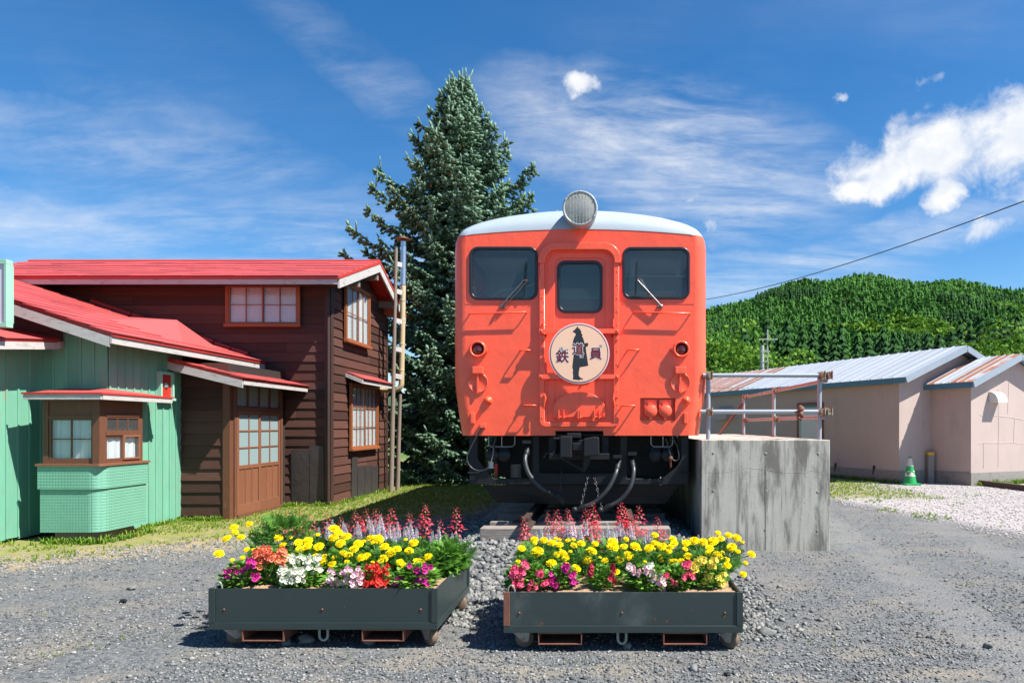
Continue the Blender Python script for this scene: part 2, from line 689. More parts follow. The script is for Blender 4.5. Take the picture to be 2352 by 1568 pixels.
M['reflector'] = mat('lamp_reflector', (0.88, 0.87, 0.82), 0.32, 0.0, metal=0.85)
M['lens_red'] = mat('red_lens', (0.09, 0.004, 0.008), 0.06, 0.0, coat=1.0)
M['train_glass'] = glass('railcar_glass', (0.74, 0.85, 0.87), 0.018)
M['lamp_glass'] = glass('headlight_glass', (0.92, 0.93, 0.88), 0.24, 0.03)
M['cab'] = mat('cab_interior_paint', (0.36, 0.45, 0.42), 0.6, 0.08)
M['cab_dark'] = mat('cab_dark_fittings', (0.05, 0.06, 0.065), 0.5, 0.08)
M['cab_white'] = mat('cab_pale_trim', (0.55, 0.58, 0.56), 0.5, 0.05)
M['sign_peach'] = mat('headmark_peach', (0.90, 0.56, 0.38), 0.4, 0.03, 2)
M['sign_pink'] = mat('headmark_rim_pink', (0.85, 0.55, 0.56), 0.4, 0.02)
M['sign_ink'] = mat('headmark_ink', (0.018, 0.02, 0.026), 0.5, 0.1)
M['sign_maroon'] = mat('headmark_maroon', (0.14, 0.012, 0.022), 0.5, 0.05)
M['white'] = mat('white_paint', (0.78, 0.78, 0.76), 0.5, 0.05)
M['roof_red'] = mat('red_roof_sheet', (0.46, 0.074, 0.070), 0.55, 0.18, 1.4, objvar=0.20, bump=0.002, bscale=9,
                    dirt=[((0.42, 0.06, 0.05), 5, .55, .8, (1, 1, 1), .5)])
M['roof_trim'] = mat('red_trim_sheet', (0.45, 0.04, 0.03), 0.4, 0.10, 3)
M['fascia'] = mat('weathered_white_fascia', (0.44, 0.42, 0.40), 0.75, 0.15, 5, (1, 1, 4), bump=0.002, bscale=30,
                  dirt=[((0.24, 0.21, 0.18), 7, .52, .72, (1, 1, 3), .8)])
M['brown'] = mat('dark_brown_boards', (0.078, 0.034, 0.025), 0.66, 0.35, 7, (0.35, .35, 9), bump=0.005, bscale=14, objvar=0.38, spec=.3,
                 dirt=[((0.14, 0.085, 0.06), 9, .58, .74, (.5, .5, 12), .55)])
M['brown_post'] = mat('dark_brown_post', (0.045, 0.022, 0.017), 0.6, 0.2, 6, (8, 8, .5), bump=0.002, bscale=20)
M['green'] = mat('mint_green_boards', (0.148, 0.385, 0.270), 0.66, 0.12, 4, (6, 6, .5), bump=0.002, bscale=25, bstretch=(9, 9, .5), objvar=0.08,
                 dirt=[((0.27, 0.23, 0.16), 8, .56, .70, (6, 6, .5), .85), ((0.10, 0.27, 0.20), 3, .48, .75, (3, 3, .5), .5), ((0.30, 0.24, 0.15), 2.0, .58, .72, (4, 4, .8), .5)])
M['green_trim'] = mat('mint_green_trim', (0.28, 0.52, 0.40), 0.55, 0.08, 5)
M['door_wood'] = mat('orange_brown_door_wood', (0.20, 0.078, 0.040), 0.6, 0.25, 6, (9, 9, .6), bump=0.0015, bscale=20, objvar=.1,
                     dirt=[((0.42, 0.26, 0.15), 9, .62, .74, (7, 7, .7), .7)])
M['sash_wood'] = mat('red_brown_sash_wood', (0.27, 0.085, 0.028), 0.55, 0.15, 8, (4, 4, 4), dirt=[((0.2, 0.08, 0.04), 12, .55, .75, (2, 2, 2), .5)])
M['bay_wood'] = mat('brown_bay_wood', (0.13, 0.050, 0.026), 0.6, 0.25, 8, (6, 6, .8), bump=0.0015, bscale=20, dirt=[((0.36, 0.18, 0.09), 9, .6, .75, (5, 5, .6), .6)])
M['house_glass'] = glass('window_glass', (0.88, 0.92, 0.92), 0.03)
M['frost'] = glass('frosted_blue_glass', (0.25, 0.34, 0.35), 0.93, 0.12)
M['curtain'] = mat('white_curtain_cloth', (0.84, 0.79, 0.82), 0.85, 0.08, 6)
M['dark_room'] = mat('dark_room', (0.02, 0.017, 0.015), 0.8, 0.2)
M['tin'] = mat('dull_tin_patch', (0.055, 0.050, 0.050), 0.45, 0.3, 4, bump=0.012, bscale=5, metal=.3)
M['pipe_new'] = mat('galvanised_pipe', (0.55, 0.57, 0.60), 0.28, 0.15, 7, metal=0.9)
M['pipe_old'] = mat('cream_stove_pipe', (0.50, 0.40, 0.24), 0.5, 0.12, 6, (1, 1, .4), dirt=[((0.25, .12, .05), 10, .58, .72, (1, 1, .5), .6)])
M['old_pole'] = mat('grey_weathered_pole', (0.20, 0.16, 0.125), 0.8, 0.3, 8, (8, 8, .4), bump=0.003, bscale=20, bstretch=(8, 8, .4))
M['planter'] = mat('dark_green_steel', (0.024, 0.039, 0.038), 0.36, 0.12, 3, bump=0.0012, bscale=14, dirt=[((0.10, 0.12, 0.11), 8, .6, .8, (1, 1, .3), .3), (RUST, 20, .66, .72, (1, 1, 1), .9)])
M['planter_worn'] = mat('dark_green_steel_chalky', (0.026, 0.041, 0.040), 0.38, 0.12, 3, bump=0.0012, bscale=14,
                        dirt=[((0.13, 0.155, 0.15), 4, .50, .8, (1, 1, .5), .5), (RUST, 20, .65, .71, (1, 1, 1), .9)])
M['rust'] = mat('rusty_steel', (0.17, 0.065, 0.040), 0.7, 0.35, 14, bump=0.002, bscale=50, dirt=[((0.30, 0.10, 0.03), 12, .5, .7, (1, 1, 1), .6)])
M['caster'] = mat('grey_caster_steel', (0.32, 0.32, 0.31), 0.45, 0.15, 8, metal=0.4, dirt=[((0.24, .09, .03), 14, .5, .62, (1, 1, 1), .8)])
M['wheel'] = mat('worn_caster_wheel', (0.16, 0.11, 0.075), 0.7, 0.25, 20)
M['lifting'] = mat('grey_green_hook', (0.22, 0.26, 0.22), 0.45, 0.2, 20, metal=0.3)
M['soil'] = mat('pale_dry_soil', (0.33, 0.215, 0.125), 0.9, 0.35, 60, bump=0.01, bscale=70)
M['concrete'] = mat('stained_concrete', (0.45, 0.425, 0.365), 0.85, 0.16, 5, bump=0.0015, bscale=50,
                    dirt=[((0.10, 0.092, 0.076), 2.6, .46, .66, (2.6, 2.6, .55), .8), ((0.13, 0.12, 0.10), 6, .50, .66, (3.2, 3.2, .14), .65), ((0.60, 0.58, 0.54), 6, .58, .75, (3, 3, .25), .5),
                          ((0.08, 0.075, 0.068), 38, .64, .70, (1, 1, 1), .8)])
M['tube_grey'] = mat('grey_painted_tube', (0.30, 0.33, 0.37), 0.4, 0.12, 8, dirt=[((0.5, .5, .5), 20, .64, .7, (1, 1, 1), .6)])
M['tube_red'] = mat('faded_red_tube', (0.27, 0.215, 0.215), 0.5, 0.15, 8, dirt=[((0.4, .4, .42), 10, .55, .66, (1, 1, 1), .6)])
M['clamp'] = mat('rusty_clamp', (0.35, 0.30, 0.22), 0.5, 0.2, 20, metal=0.4, dirt=[(RUST, 14, .46, .56, (1, 1, 1), .95)])
M['stucco'] = mat('pinkish_stucco', (0.43, 0.345, 0.310), 0.9, 0.10, 1.2, bump=0.004, bscale=60,
                  dirt=[((0.30, 0.24, 0.21), 1.6, .52, .8, (1, 1, .5), .5), ((0.24, 0.2, 0.18), 5, .6, .8, (2, 2, .3), .4)])
M['plinth'] = mat('grey_plinth', (0.24, 0.225, 0.205), 0.9, 0.15, 4, bump=0.003, bscale=40, dirt=[((0.1, .1, .09), 4, .5, .7, (1, 1, 1), .7)])
M['zinc'] = mat('pale_metal_roof', (0.40, 0.43, 0.47), 0.42, 0.06, 1.5, objvar=0.06, metal=0.15)
M['zinc_rust'] = mat('rusted_metal_roof', (0.40, 0.42, 0.45), 0.5, 0.08, 2, objvar=.05, dirt=[((0.36, 0.125, 0.045), 2.0, .40, .56, (1, 1, 1), .97)])
M['rust_sheet'] = mat('rust_red_metal_sheet', (0.27, 0.095, 0.040), 0.65, 0.2, 3, objvar=.2, dirt=[((0.38, 0.40, 0.42), 2.5, .60, .72, (1, 1, 1), .8), ((0.40, 0.17, 0.05), 4, .5, .7, (1, 1, 1), .6)])
M['blue_trim'] = mat('blue_eave_trim', (0.06, 0.17, 0.25), 0.5, 0.2, 4, (1, 1, 4), dirt=[((0.28, .30, .34), 6, .6, .75, (1, 1, 3), .6)])
M['slate_trim'] = mat('grey_blue_barge_board', (0.24, 0.29, 0.34), 0.5, 0.12, 4)
M['filler'] = mat('pale_crack_filler', (0.50, 0.43, 0.39), 0.9, 0.1)
M['cone_green'] = mat('green_cone_plastic', (0.012, 0.30, 0.075), 0.45, 0.1, 8)
M['cone_white'] = mat('worn_reflective_band', (0.55, 0.53, 0.48), 0.6, 0.2, 20, dirt=[((0.3, .25, .2), 20, .55, .65, (1, 1, 1), .7)])
M['yellow'] = mat('yellow_paint', (0.60, 0.36, 0.03), 0.6, 0.2, 20)
M['timber'] = mat('old_timber', (0.085, 0.055, 0.040), 0.85, 0.3, 8, (.6, 8, 8), bump=0.004, bscale=20, bstretch=(.6, 9, 9))
M['sleeper'] = mat('cracked_grey_sleeper', (0.24, 0.21, 0.185), 0.9, 0.35, 9, (.5, 6, 14), bump=0.008, bscale=9, bstretch=(.5, 6, 16),
                   dirt=[((0.03, 0.022, 0.018), 10, .56, .64, (.4, 5, 14), .95)])
M['rail'] = mat('rusty_rail', (0.045, 0.026, 0.021), 0.7, 0.25, 12)
M['pole_conc'] = mat('concrete_pole', (0.36, 0.37, 0.38), 0.8, 0.1)
M['wire'] = mat('black_cable', (0.02, 0.02, 0.02), 0.6, 0.1)
M['panel_face'] = mat('pale_lilac_board', (0.60, 0.56, 0.62), 0.6, 0.05, 2)
M['red_box'] = mat('red_box_paint', (0.48, 0.03, 0.02), 0.45, 0.1)
M['bark'] = mat('spruce_bark', (0.085, 0.060, 0.045), 0.9, 0.3, 6, bump=0.01, bscale=15)
M['needle'] = mat('blue_green_needles', (0.018, 0.062, 0.016), 0.6, 0.3, 2.0, attr=(0.225, 0.355, 0.245), trans=0.18, spec=.12, dirt=[((0.085, 0.125, 0.020), 2.6, .52, .70, (1, 1, 1), .55)])
M['spruce_cone'] = mat('orange_brown_cone', (0.40, 0.13, 0.03), 0.6, 0.2, 30)
M['marigold_leaf'] = mat('dark_feathery_leaf', (0.040, 0.140, 0.022), 0.5, 0.2, 20, attr=(0.125, 0.30, 0.042), trans=0.35, spec=.2)
M['snap_leaf'] = mat('fresh_green_leaf', (0.06, 0.19, 0.020), 0.5, 0.2, 20, attr=(0.19, 0.37, 0.05), trans=0.28, spec=.25)
M['stem'] = mat('green_stem', (0.07, 0.17, 0.04), 0.6, 0.2, 20)
M['marigold'] = mat('yellow_marigold_petal', (0.95, 0.70, 0.004), 0.6, 0.06, 60, attr=(0.98, 0.80, 0.012), trans=0.3, spec=.1)
FL = {'magenta': (0.60, 0.012, 0.27), 'pink': (0.85, 0.10, 0.22), 'orange': (0.90, 0.24, 0.11), 'white': (0.82, 0.82, 0.66), 'palepink': (0.86, 0.50, 0.60),
      'red': (0.82, 0.035, 0.018), 'darkred': (0.42, 0.008, 0.035), 'lemon': (0.85, 0.74, 0.11)}
for k, c in FL.items():
    M['fl_' + k] = mat(k + '_petal', c, 0.55, 0.12, 60, trans=0.3, spec=.15, attr=tuple(min(1, x * 1.05 + .06) for x in c))
M['salvia_white'] = mat('silvery_spike', (0.90, 0.91, 0.92), 0.7, 0.08, 60, attr=(0.44, 0.38, 0.84), trans=.35, spec=.1)
M['salvia_red'] = mat('coral_red_floret', (0.95, 0.08, 0.13), 0.5, 0.12, 60, attr=(0.96, 0.30, 0.33), trans=.4, spec=.1)
M['grass'] = mat('grass_blade', (0.10, 0.225, 0.018), 0.6, 0.2, 8, attr=(0.25, 0.32, 0.045), trans=0.25, spec=.15)
M['pebble'] = mat('gravel_stone', (0.068, 0.076, 0.081), 0.9, 0.18, 40, attr=(0.31, 0.305, 0.29), spec=.2, dirt=[((0.30, 0.20, 0.12), 45, .64, .67, (1, 1, 1), .8)])
M['ballast'] = mat('ballast_stone', (0.062, 0.071, 0.075), 0.85, 0.3, 25, attr=(0.26, 0.258, 0.24), bump=.004, bscale=40)
M['ballast_dark'] = mat('dark_ballast_stone', (0.10, 0.11, 0.118), 0.85, 0.2, 25, attr=(0.25, 0.26, 0.27))
M['larch'] = mat('larch_forest', (0.030, 0.098, 0.022), 0.8, 0.3, 0.02, attr=(0.085, 0.205, 0.042), trans=0.15, spec=.03)
M['broadleaf'] = mat('bright_broadleaf', (0.055, 0.150, 0.016), 0.6, 0.25, 0.2, attr=(0.15, 0.27, 0.03), trans=0.2, spec=.08)
M['fir'] = mat('dark_fir', (0.016, 0.050, 0.016), 0.7, 0.3, 0.15, attr=(0.038, 0.098, 0.026), trans=0.08, spec=.04)
M['hill'] = mat('wooded_hill_floor', (0.03, 0.06, 0.018), 0.9, 0.3, 0.05)
M['mosaic'] = None


def mosaic_material():
    m = mat('mint_mosaic_sheet', (0.155, 0.380, 0.272), 0.45, 0.10, 6)
    t = NT(m.node_tree)
    b = t.n['Principled BSDF']
    geo = t.new('ShaderNodeNewGeometry')
    sp = t.new('ShaderNodeSeparateXYZ')
    t.l.new(geo.outputs['Position'], sp.inputs[0])
    # small square mosaic relief: raised cells 35 mm apart running along the bay and up it
    def cell(s, f):
        fr = t.m('FRACT', t.m('MULTIPLY', s, f))
        return t.ss(t.m('ABSOLUTE', t.m('SUBTRACT', fr, 0.5)), 0.34, 0.47)
    s = t.m('SUBTRACT', sp.outputs[0], sp.outputs[1])
    h = t.m('MAXIMUM', cell(s, 1 / 0.036), cell(sp.outputs[2], 1 / 0.036))
    bn = t.new('ShaderNodeBump')
    bn.inputs['Distance'].default_value = 0.0045
    t.put(bn.inputs['Height'], t.m('SUBTRACT', 1.0, h))
    t.l.new(bn.outputs[0], b.inputs['Normal'])
    return m


M['mosaic'] = mosaic_material()


def ground_material():
    m = bpy.data.materials.new('gravel_yard')
    m.use_nodes = True
    t = NT(m.node_tree)
    b = t.n['Principled BSDF']
    geo = t.new('ShaderNodeNewGeometry')
    pos = geo.outputs['Position']
    sp = t.new('ShaderNodeSeparateXYZ')
    t.l.new(pos, sp.inputs[0])
    X, Y = sp.outputs[0], sp.outputs[1]
    vo = t.new('ShaderNodeTexVoronoi')
    vo.inputs['Scale'].default_value = 55
    t.l.new(pos, vo.inputs['Vector'])
    vg = t.new('ShaderNodeSeparateColor')
    t.l.new(vo.outputs['Color'], vg.inputs[0])
    fine = t.noise(pos, 180, 4, 0.7)
    mid = t.noise(pos, 9, 5, 0.6)
    big = t.noise(pos, 0.7, 5, 0.6, 0.6)
    wob = t.m('MULTIPLY', t.m('SUBTRACT', t.noise(pos, 1.6, 5, 0.65), 0.5), 2.2)
    grey = t.mix(vg.outputs[0], C4((0.060, 0.068, 0.074)), C4((0.195, 0.20, 0.20)))
    grey = t.mix(t.m('MULTIPLY', t.ss(fine, 0.3, 0.75), 0.4), grey, C4((0.150, 0.155, 0.154)))
    sandy = t.mix(fine, C4((0.195, 0.17, 0.135)), C4((0.30, 0.265, 0.21)))
    front = t.ss(Y, 4.9, 3.9)
    sf = t.m('ADD', t.m('MULTIPLY', t.ss(t.noise(t.scale(pos, (1, 1.6, 1)), 1.5, 6, 0.68), 0.44, 0.66), t.m('ADD', t.m('MULTIPLY', front, 0.5), 0.40)), 0.0, clamp=True)
    c = t.mix(sf, grey, sandy)
    # tyre-worn lanes on the right
    for off in (0.0, 1.45):
        ln = t.m('ABSOLUTE', t.m('SUBTRACT', t.m('ADD', X, t.m('MULTIPLY', wob, 0.12)), t.m('ADD', t.m('MULTIPLY', t.m('SUBTRACT', Y, 6.0), 0.12), 2.75 + off)))
        lf = t.m('MULTIPLY', t.ss(ln, 0.42, 0.10), t.ss(t.noise(pos, 2.2, 4, 0.6), 0.30, 0.6))
        c = t.mix(t.m('MULTIPLY', lf, 0.5), c, C4((0.205, 0.205, 0.20)))
    # white gravel lot
    wl = t.m('SUBTRACT', X, t.m('ADD', t.m('MULTIPLY', t.m('SUBTRACT', 12.8, Y), 0.235), 4.35))
    wf = t.ss(t.m('ADD', wl, t.m('MULTIPLY', wob, 0.35)), -0.15, 0.45)
    wcol = t.mix(vg.outputs[1], C4((0.27, 0.25, 0.245)), C4((0.44, 0.415, 0.405)))
    c = t.mix(wf, c, wcol)
    # grass verge on the left, with dry soil at its rim
    g = t.m('SUBTRACT', Y, t.m('ADD', t.m('MULTIPLY', t.m('ADD', X, 5.86), 0.85), 6.75))
    left = t.ss(t.m('ADD', X, t.m('MULTIPLY', wob, 0.25)), -1.85, -2.3)
    gd = t.m('MULTIPLY', t.ss(t.m('ADD', g, wob), -0.5, 0.25), left)
    gr = t.m('MULTIPLY', t.ss(t.m('ADD', g, t.m('MULTIPLY', wob, 1.3)), 0.3, 1.5), left)
    soil = t.mix(mid, C4((0.34, 0.235, 0.115)), C4((0.42, 0.33, 0.19)))
    turf = t.mix(t.noise(pos, 14, 5, .65), C4((0.115, 0.165, 0.030)), C4((0.31, 0.265, 0.095)))
    c = t.mix(t.m('MULTIPLY', gd, t.ss(t.noise(pos, 5, 5, .7), .30, .62)), c, soil)
    c = t.mix(t.m('MULTIPLY', gr, t.ss(t.noise(pos, 3.5, 6, .7), .30, .55)), c, turf)
    # weeds and turf on the far right, meadow beyond the buildings
    rg = t.m('MULTIPLY', t.ss(t.m('ADD', Y, t.m('MULTIPLY', wob, 1.2)), 12.8, 14.0), t.ss(X, 7.2, 5.6))
    rg = t.m('MULTIPLY', rg, t.ss(X, 1.0, 2.6))
    c = t.mix(rg, c, turf)
    far = t.ss(Y, 24, 32)
    c = t.mix(far, c, C4((0.09, 0.15, 0.035)))
    weeds = t.m('MULTIPLY', t.ss(t.noise(pos, 6, 5, .7), .64, .72), t.ss(t.noise(pos, .8, 3), .5, .6))
    c = t.mix(t.m('MULTIPLY', weeds, .5), c, C4((0.22, 0.24, 0.09)))
    t.put(b.inputs['Base Color'], c)
    b.inputs['Roughness'].default_value = 0.92
    b.inputs['Specular IOR Level'].default_value = 0.25
    bn = t.new('ShaderNodeBump')
    bn.inputs['Distance'].default_value = 0.012
    hgt = t.m('ADD', t.m('MULTIPLY', vo.outputs['Distance'], -0.8), t.m('MULTIPLY', fine, 0.5))
    t.put(bn.inputs['Height'], hgt)
    t.l.new(bn.outputs[0], b.inputs['Normal'])
    return m


M['ground'] = ground_material()


# ================================================================== SETTING: ground, hill, forest
gm = MB()
gx = [-1500, -400, -120, -60] + [-30 + i for i in range(0, 61)] + [60, 120, 400, 1500]
gy = [-600, -100, -20] + [-5 + i for i in range(0, 46)] + [60, 120, 400, 1500, 4000]
vs = [(x, y, 0.0) for y in gy for x in gx]
fs = [(j * len(gx) + i, j * len(gx) + i + 1, (j + 1) * len(gx) + i + 1, (j + 1) * len(gx) + i) for j in range(len(gy) - 1) for i in range(len(gx) - 1)]
gm.add(vs, fs)
tag(gm.build('ground', M['ground']), 'grey gravel yard with grass verge and white gravel lot', kind='structure')

# low bed of ballast under the track
XC = -0.29                                  # the railcar's centre line


def bed_h(x, y):
    e = max(0.0, 1.0 - max(0.0, abs(x - XC) - 0.95) / 0.75) if x < XC else max(0.0, 1.0 - max(0.0, abs(x - XC) - 0.95) / 0.9)
    f = min(1.0, max(0.0, (y - 5.9) / 1.5))
    s_ = e * e * (3 - 2 * e) * f * f * (3 - 2 * f)
    return 0.17 * s_ - 0.01


bm_ = MB()
bx = np.linspace(-2.4, 1.6, 41)
by = np.concatenate([np.linspace(5.6, 9.6, 41), np.linspace(10, 32, 12)])
bm_.add([(x, y, bed_h(x, y)) for y in by for x in bx],
        [(j * 41 + i, j * 41 + i + 1, (j + 1) * 41 + i + 1, (j + 1) * 41 + i) for j in range(len(by) - 1) for i in range(40)], True)
M['bed'] = mat('ballast_bed', (0.15, 0.15, 0.15), 0.95, 0.35, 30, bump=0.02, bscale=35)
tag(bm_.build('track_bed', M['bed']), kind='structure')

# ---- wooded hill
RX = [-900, -400, -200, -60, 0, 88, 149, 176, 214, 252, 291, 329, 368, 430, 520, 900]
RZ = [2, 10, 22, 52, 74, 94, 112, 123, 129, 127, 121, 116, 108, 100, 92, 40]


def hill_z(x, y):
    r = np.interp(x, RX, RZ)
    t = np.clip((np.asarray(y, float) - 110) / 490.0, 0, 1)
    f = t * t * (1.9 - 0.9 * t)
    back = np.clip((np.asarray(y, float) - 600) / 500.0, 0, 1)
    n = 3.0 * np.sin(np.asarray(x) * 0.031 + np.asarray(y) * 0.017) + 2.0 * np.sin(np.asarray(x) * 0.083 - np.asarray(y) * 0.051)
    return r * f * (1 - 0.6 * back * back) + n * t - 0.5


hx, hy = np.linspace(-900, 900, 91), np.linspace(100, 1200, 56)
HXX, HYY = np.meshgrid(hx, hy)
HZ = hill_z(HXX, HYY)
hb = MB()
hb.add(np.stack([HXX.ravel(), HYY.ravel(), HZ.ravel()], 1).tolist(),
       [(j * 91 + i, j * 91 + i + 1, (j + 1) * 91 + i + 1, (j + 1) * 91 + i) for j in range(55) for i in range(90)], True)
tag(hb.build('hill', M['hill']), 'wooded hill rising behind the right-hand building', kind='structure')


def conifer_shape(h, r, tiers, n, jag, droop=0.25, seed=0):
    """jagged tiers of boughs round a stem; triangles"""
    q = np.random.default_rng(seed)
    v, f = [], []
    for k in range(tiers):
        t = k / tiers
        z1 = h * (1 - (1 - t) * 0.04) if k == 0 else h * (1 - t ** 1.0 * 0.92)
        rr = r * (0.16 + 0.84 * (t + 1 / tiers) ** 0.85)
        z0 = h * (1 - (t + 1.55 / tiers) * 0.90)
        c = len(v)
        v.append((q.normal(0, .05 * rr), q.normal(0, .05 * rr), z1))
        off = q.random() * 6.28
        for i in range(n):
            a = off + 2 * math.pi * i / n
            j = 1 + q.uniform(-jag, jag)
            out = (i % 2 == 0)
            ra = rr * j * (1.0 if out else 0.55)
            v.append((ra * math.cos(a), ra * math.sin(a), z0 + (0.0 if out else droop * h / tiers) + q.normal(0, .10 * h / tiers)))
        for i in range(n):
            f.append((c, c + 1 + i, c + 1 + (i + 1) % n))
    return np.array(v), np.array(f)


def blob_shape(n, rad, leaf, seed, squash=0.85, z0=0.0):
    """leaf-clump faces filling an uneven crown"""
    q = np.random.default_rng(seed)
    v, f = [], []
    lobes = [(q.normal(0, .42, 3) * (1, 1, .7) * rad, rad * q.uniform(.35, .62)) for _ in range(9)]
    for _ in range(n):
        c, lr = lobes[q.integers(len(lobes))]
        d = q.normal(size=3)
        d /= np.linalg.norm(d)
        p = c + d * lr * q.uniform(.75, 1.08)
        p[2] = p[2] * squash + z0
        nrm = d + q.normal(0, .55, 3)
        nrm /= np.linalg.norm(nrm)
        a = np.cross(nrm, q.normal(size=3))
        a /= np.linalg.norm(a)
        b = np.cross(nrm, a)
        s_ = leaf * q.uniform(.6, 1.3)
        o = len(v)
        v += [p + a * s_, p + b * s_ * .8 - a * .3 * s_, p - a * s_ * .9 + nrm * .25 * s_, p - b * s_ * .8]
        f += [(o, o + 1, o + 2), (o, o + 2, o + 3)]
    return np.array(v), np.array(f)


# far wood: thousands of crowns that read as one mass
gxs, gys = np.meshgrid(np.arange(5, 560, 3.0), np.arange(150, 640, 4.5))
fx = (gxs + rng.uniform(-1.9, 1.9, gxs.shape)).ravel()
fy = (gys + rng.uniform(-2.5, 2.5, gys.shape)).ravel()
keep = (fx / fy > 0.08) & (fx / fy < 0.70)
fx, fy = fx[keep], fy[keep]
fz = hill_z(fx, fy) - 0.6
nz = np.sin(fx * .045 + 1.3) * np.sin(fy * .028 + fx * .013) + 0.4 * np.sin(fx * .11 + fy * .07)
hills = []
ratio = fx / fy
lowband = (fy < 330)
isb = ((ratio > 0.42) & (fz / fy < 0.155 + 0.10 * (ratio - .42)) & (nz > -0.35)) | ((nz > 0.75) & (fy < 420)) | ((ratio < .20) & (fy < 330))
isd = (~isb) & (((fy < 240) & (nz < .35)) | (nz < -0.85))
isl = ~(isb | isd)


def wood(name, sel, shapes, mt, hmin, hmax, label, w=1.0):
    idx = np.nonzero(sel)[0]
    parts = []
    q = rng.integers(0, len(shapes), len(idx))
    V, F, RN = [], [], []
    off = 0
    for k, (bv, bf) in enumerate(shapes):
        ii = idx[q == k]
        if not len(ii):
            continue
        N = len(ii)
        h = rng.uniform(hmin, hmax, N)
        a = rng.random(N) * 6.28
        Rm = np.zeros((N, 3, 3))
        wd_ = h * rng.uniform(.82, 1.15, N) * w
        Rm[:, 0, 0] = np.cos(a) * wd_
        Rm[:, 0, 1] = -np.sin(a) * wd_
        Rm[:, 1, 0] = np.sin(a) * wd_
        Rm[:, 1, 1] = np.cos(a) * wd_
        Rm[:, 2, 2] = h
        T = np.stack([fx[ii], fy[ii], fz[ii]], 1)
        co = (np.einsum('nij,vj->nvi', Rm, bv) + T[:, None]).reshape(-1, 3)
        V.append(co)
        F.append((bf[None] + (np.arange(N) * len(bv))[:, None, None]).reshape(-1, 3) + off)
        off += len(co)
        RN.append(np.repeat(np.clip(.5 + .3 * nz[ii] * .4 + rng.normal(0, .25, N), 0, 1), len(bv)))
    V, F, RN = np.concatenate(V), np.concatenate(F), np.concatenate(RN)
    me = bpy.data.meshes.new(name)
    me.vertices.add(len(V))
    me.vertices.foreach_set('co', V.ravel())
    me.loops.add(F.size)
    me.loops.foreach_set('vertex_index', F.ravel())
    me.polygons.add(len(F))
    me.polygons.foreach_set('loop_start', np.arange(len(F)) * 3)
    me.update(calc_edges=True)
    at = me.attributes.new('rnd', 'FLOAT', 'POINT')
    at.data.foreach_set('value', RN)
    me.materials.append(mt)
    tag(link(name, me), label, 'forest', kind='stuff')


larch_shapes = [conifer_shape(1, .21, 5, 7, .5, seed=s_) for s_ in (1, 2, 3)] + [blob_shape(26, .19, .115, s_, 1.7, .55) for s_ in (4, 11, 14)]
fir_shapes = [conifer_shape(1, .19, 6, 10, .3, seed=s_) for s_ in (5, 6, 7)]
blob_shapes = [blob_shape(44, .30, .12, s_, z0=.58) for s_ in (8, 9, 10)]
wood('larch_wood', isl, larch_shapes, M['larch'], 6.5, 11.5, 'dense green larch wood covering the distant hillside')
wood('fir_wood', isd, fir_shapes, M['fir'], 9, 14, 'dark fir stands scattered through the hillside wood')
wood('broadleaf_wood', isb, blob_shapes, M['broadleaf'], 7, 12, 'bright green broadleaf trees at the foot of the hill', 1.0)

# ---- single trees nearer than the wood
crown_fir = [inst_mesh('fir_crown', *conifer_shape(1, .17, 15, 16, .35, .4, s_), np.eye(3)[None], np.zeros((1, 3)), M['fir']) for s_ in (21, 22, 23)]
for me_ in crown_fir:
    me_.attributes['rnd'].data.foreach_set('value', rng.random(len(me_.vertices)))
fir_trunk = MB().tube([(0, 0, 0), (0, 0, .5), (0, 0, .96)], [.018, .012, .003], 6).mesh('fir_trunk', M['bark'])
k = 0
for u in np.linspace(1716, 2330, 26):
    u = u + random.uniform(-8, 8)
    Y = random.uniform(140, 168)
    X = (u - VPX) / FPX * Y
    top = 742 + 16 * math.sin(u * .013) + random.uniform(-14, 16) - 6 * (u > 2000)
    h = CAMZ + (VPY - top) / FPX * Y
    z = float(hill_z(X, Y)) - .3
    t_ = empty('fir_tree', (X, Y, z), ORD[k] + ' dark fir from the left in the row at the foot of the hill', 'tree', 'row of dark firs below the hillside wood', rz=random.random() * 6)
    hh = h - z
    link('crown', crown_fir[k % 3], t_, Matrix.Diagonal((hh * random.uniform(.85, 1.15), hh * random.uniform(.85, 1.15), hh, 1)), True)
    link('trunk', fir_trunk, t_, Matrix.Diagonal((hh, hh, hh, 1)), True)
    k += 1
leafy = []
for s_ in (31, 32, 33):
    bv, bf = blob_shape(2600, .40, .022, s_, z0=.60)
    me_ = inst_mesh('leafy_crown', bv, bf, np.eye(3)[None], np.zeros((1, 3)), M['broadleaf'])
    me_.attributes['rnd'].data.foreach_set('value', np.repeat(rng.random(len(me_.vertices) // 4), 4))
    leafy.append(me_)
leafy_trunk = MB().tube([(0, 0, 0), (.01, 0, .25), (0, .01, .5)], [.022, .016, .008], 6).tube([(0, 0, .28), (.12, .03, .55)], [.010, .004], 5).tube([(0, 0, .3), (-.13, -.04, .6)], [.010, .004], 5).mesh('leafy_trunk', M['bark'])
SPOTS = [(1642, 735, 62, 'tall leafy tree just right of the railcar'), (1668, 792, 48, 'pale leafy tree behind the rusty roof end'), (1697, 762, 75, 'leafy tree left of the utility pole'),
         (1812, 800, 60, 'small yellow-green tree right of the utility pole'), (1838, 812, 64, 'low yellow-green bush behind the roof ridge'), (2205, 762, 70, 'leafy tree above the main roof peak'),
         (2262, 770, 80, 'broad leafy tree above the annex roof'), (2335, 745, 66, 'bright leafy tree at the right edge of the picture'), (1628, 800, 40, 'low leafy tree beside the railing'), (2170, 790, 92, 'leafy tree behind the long pale roof')]
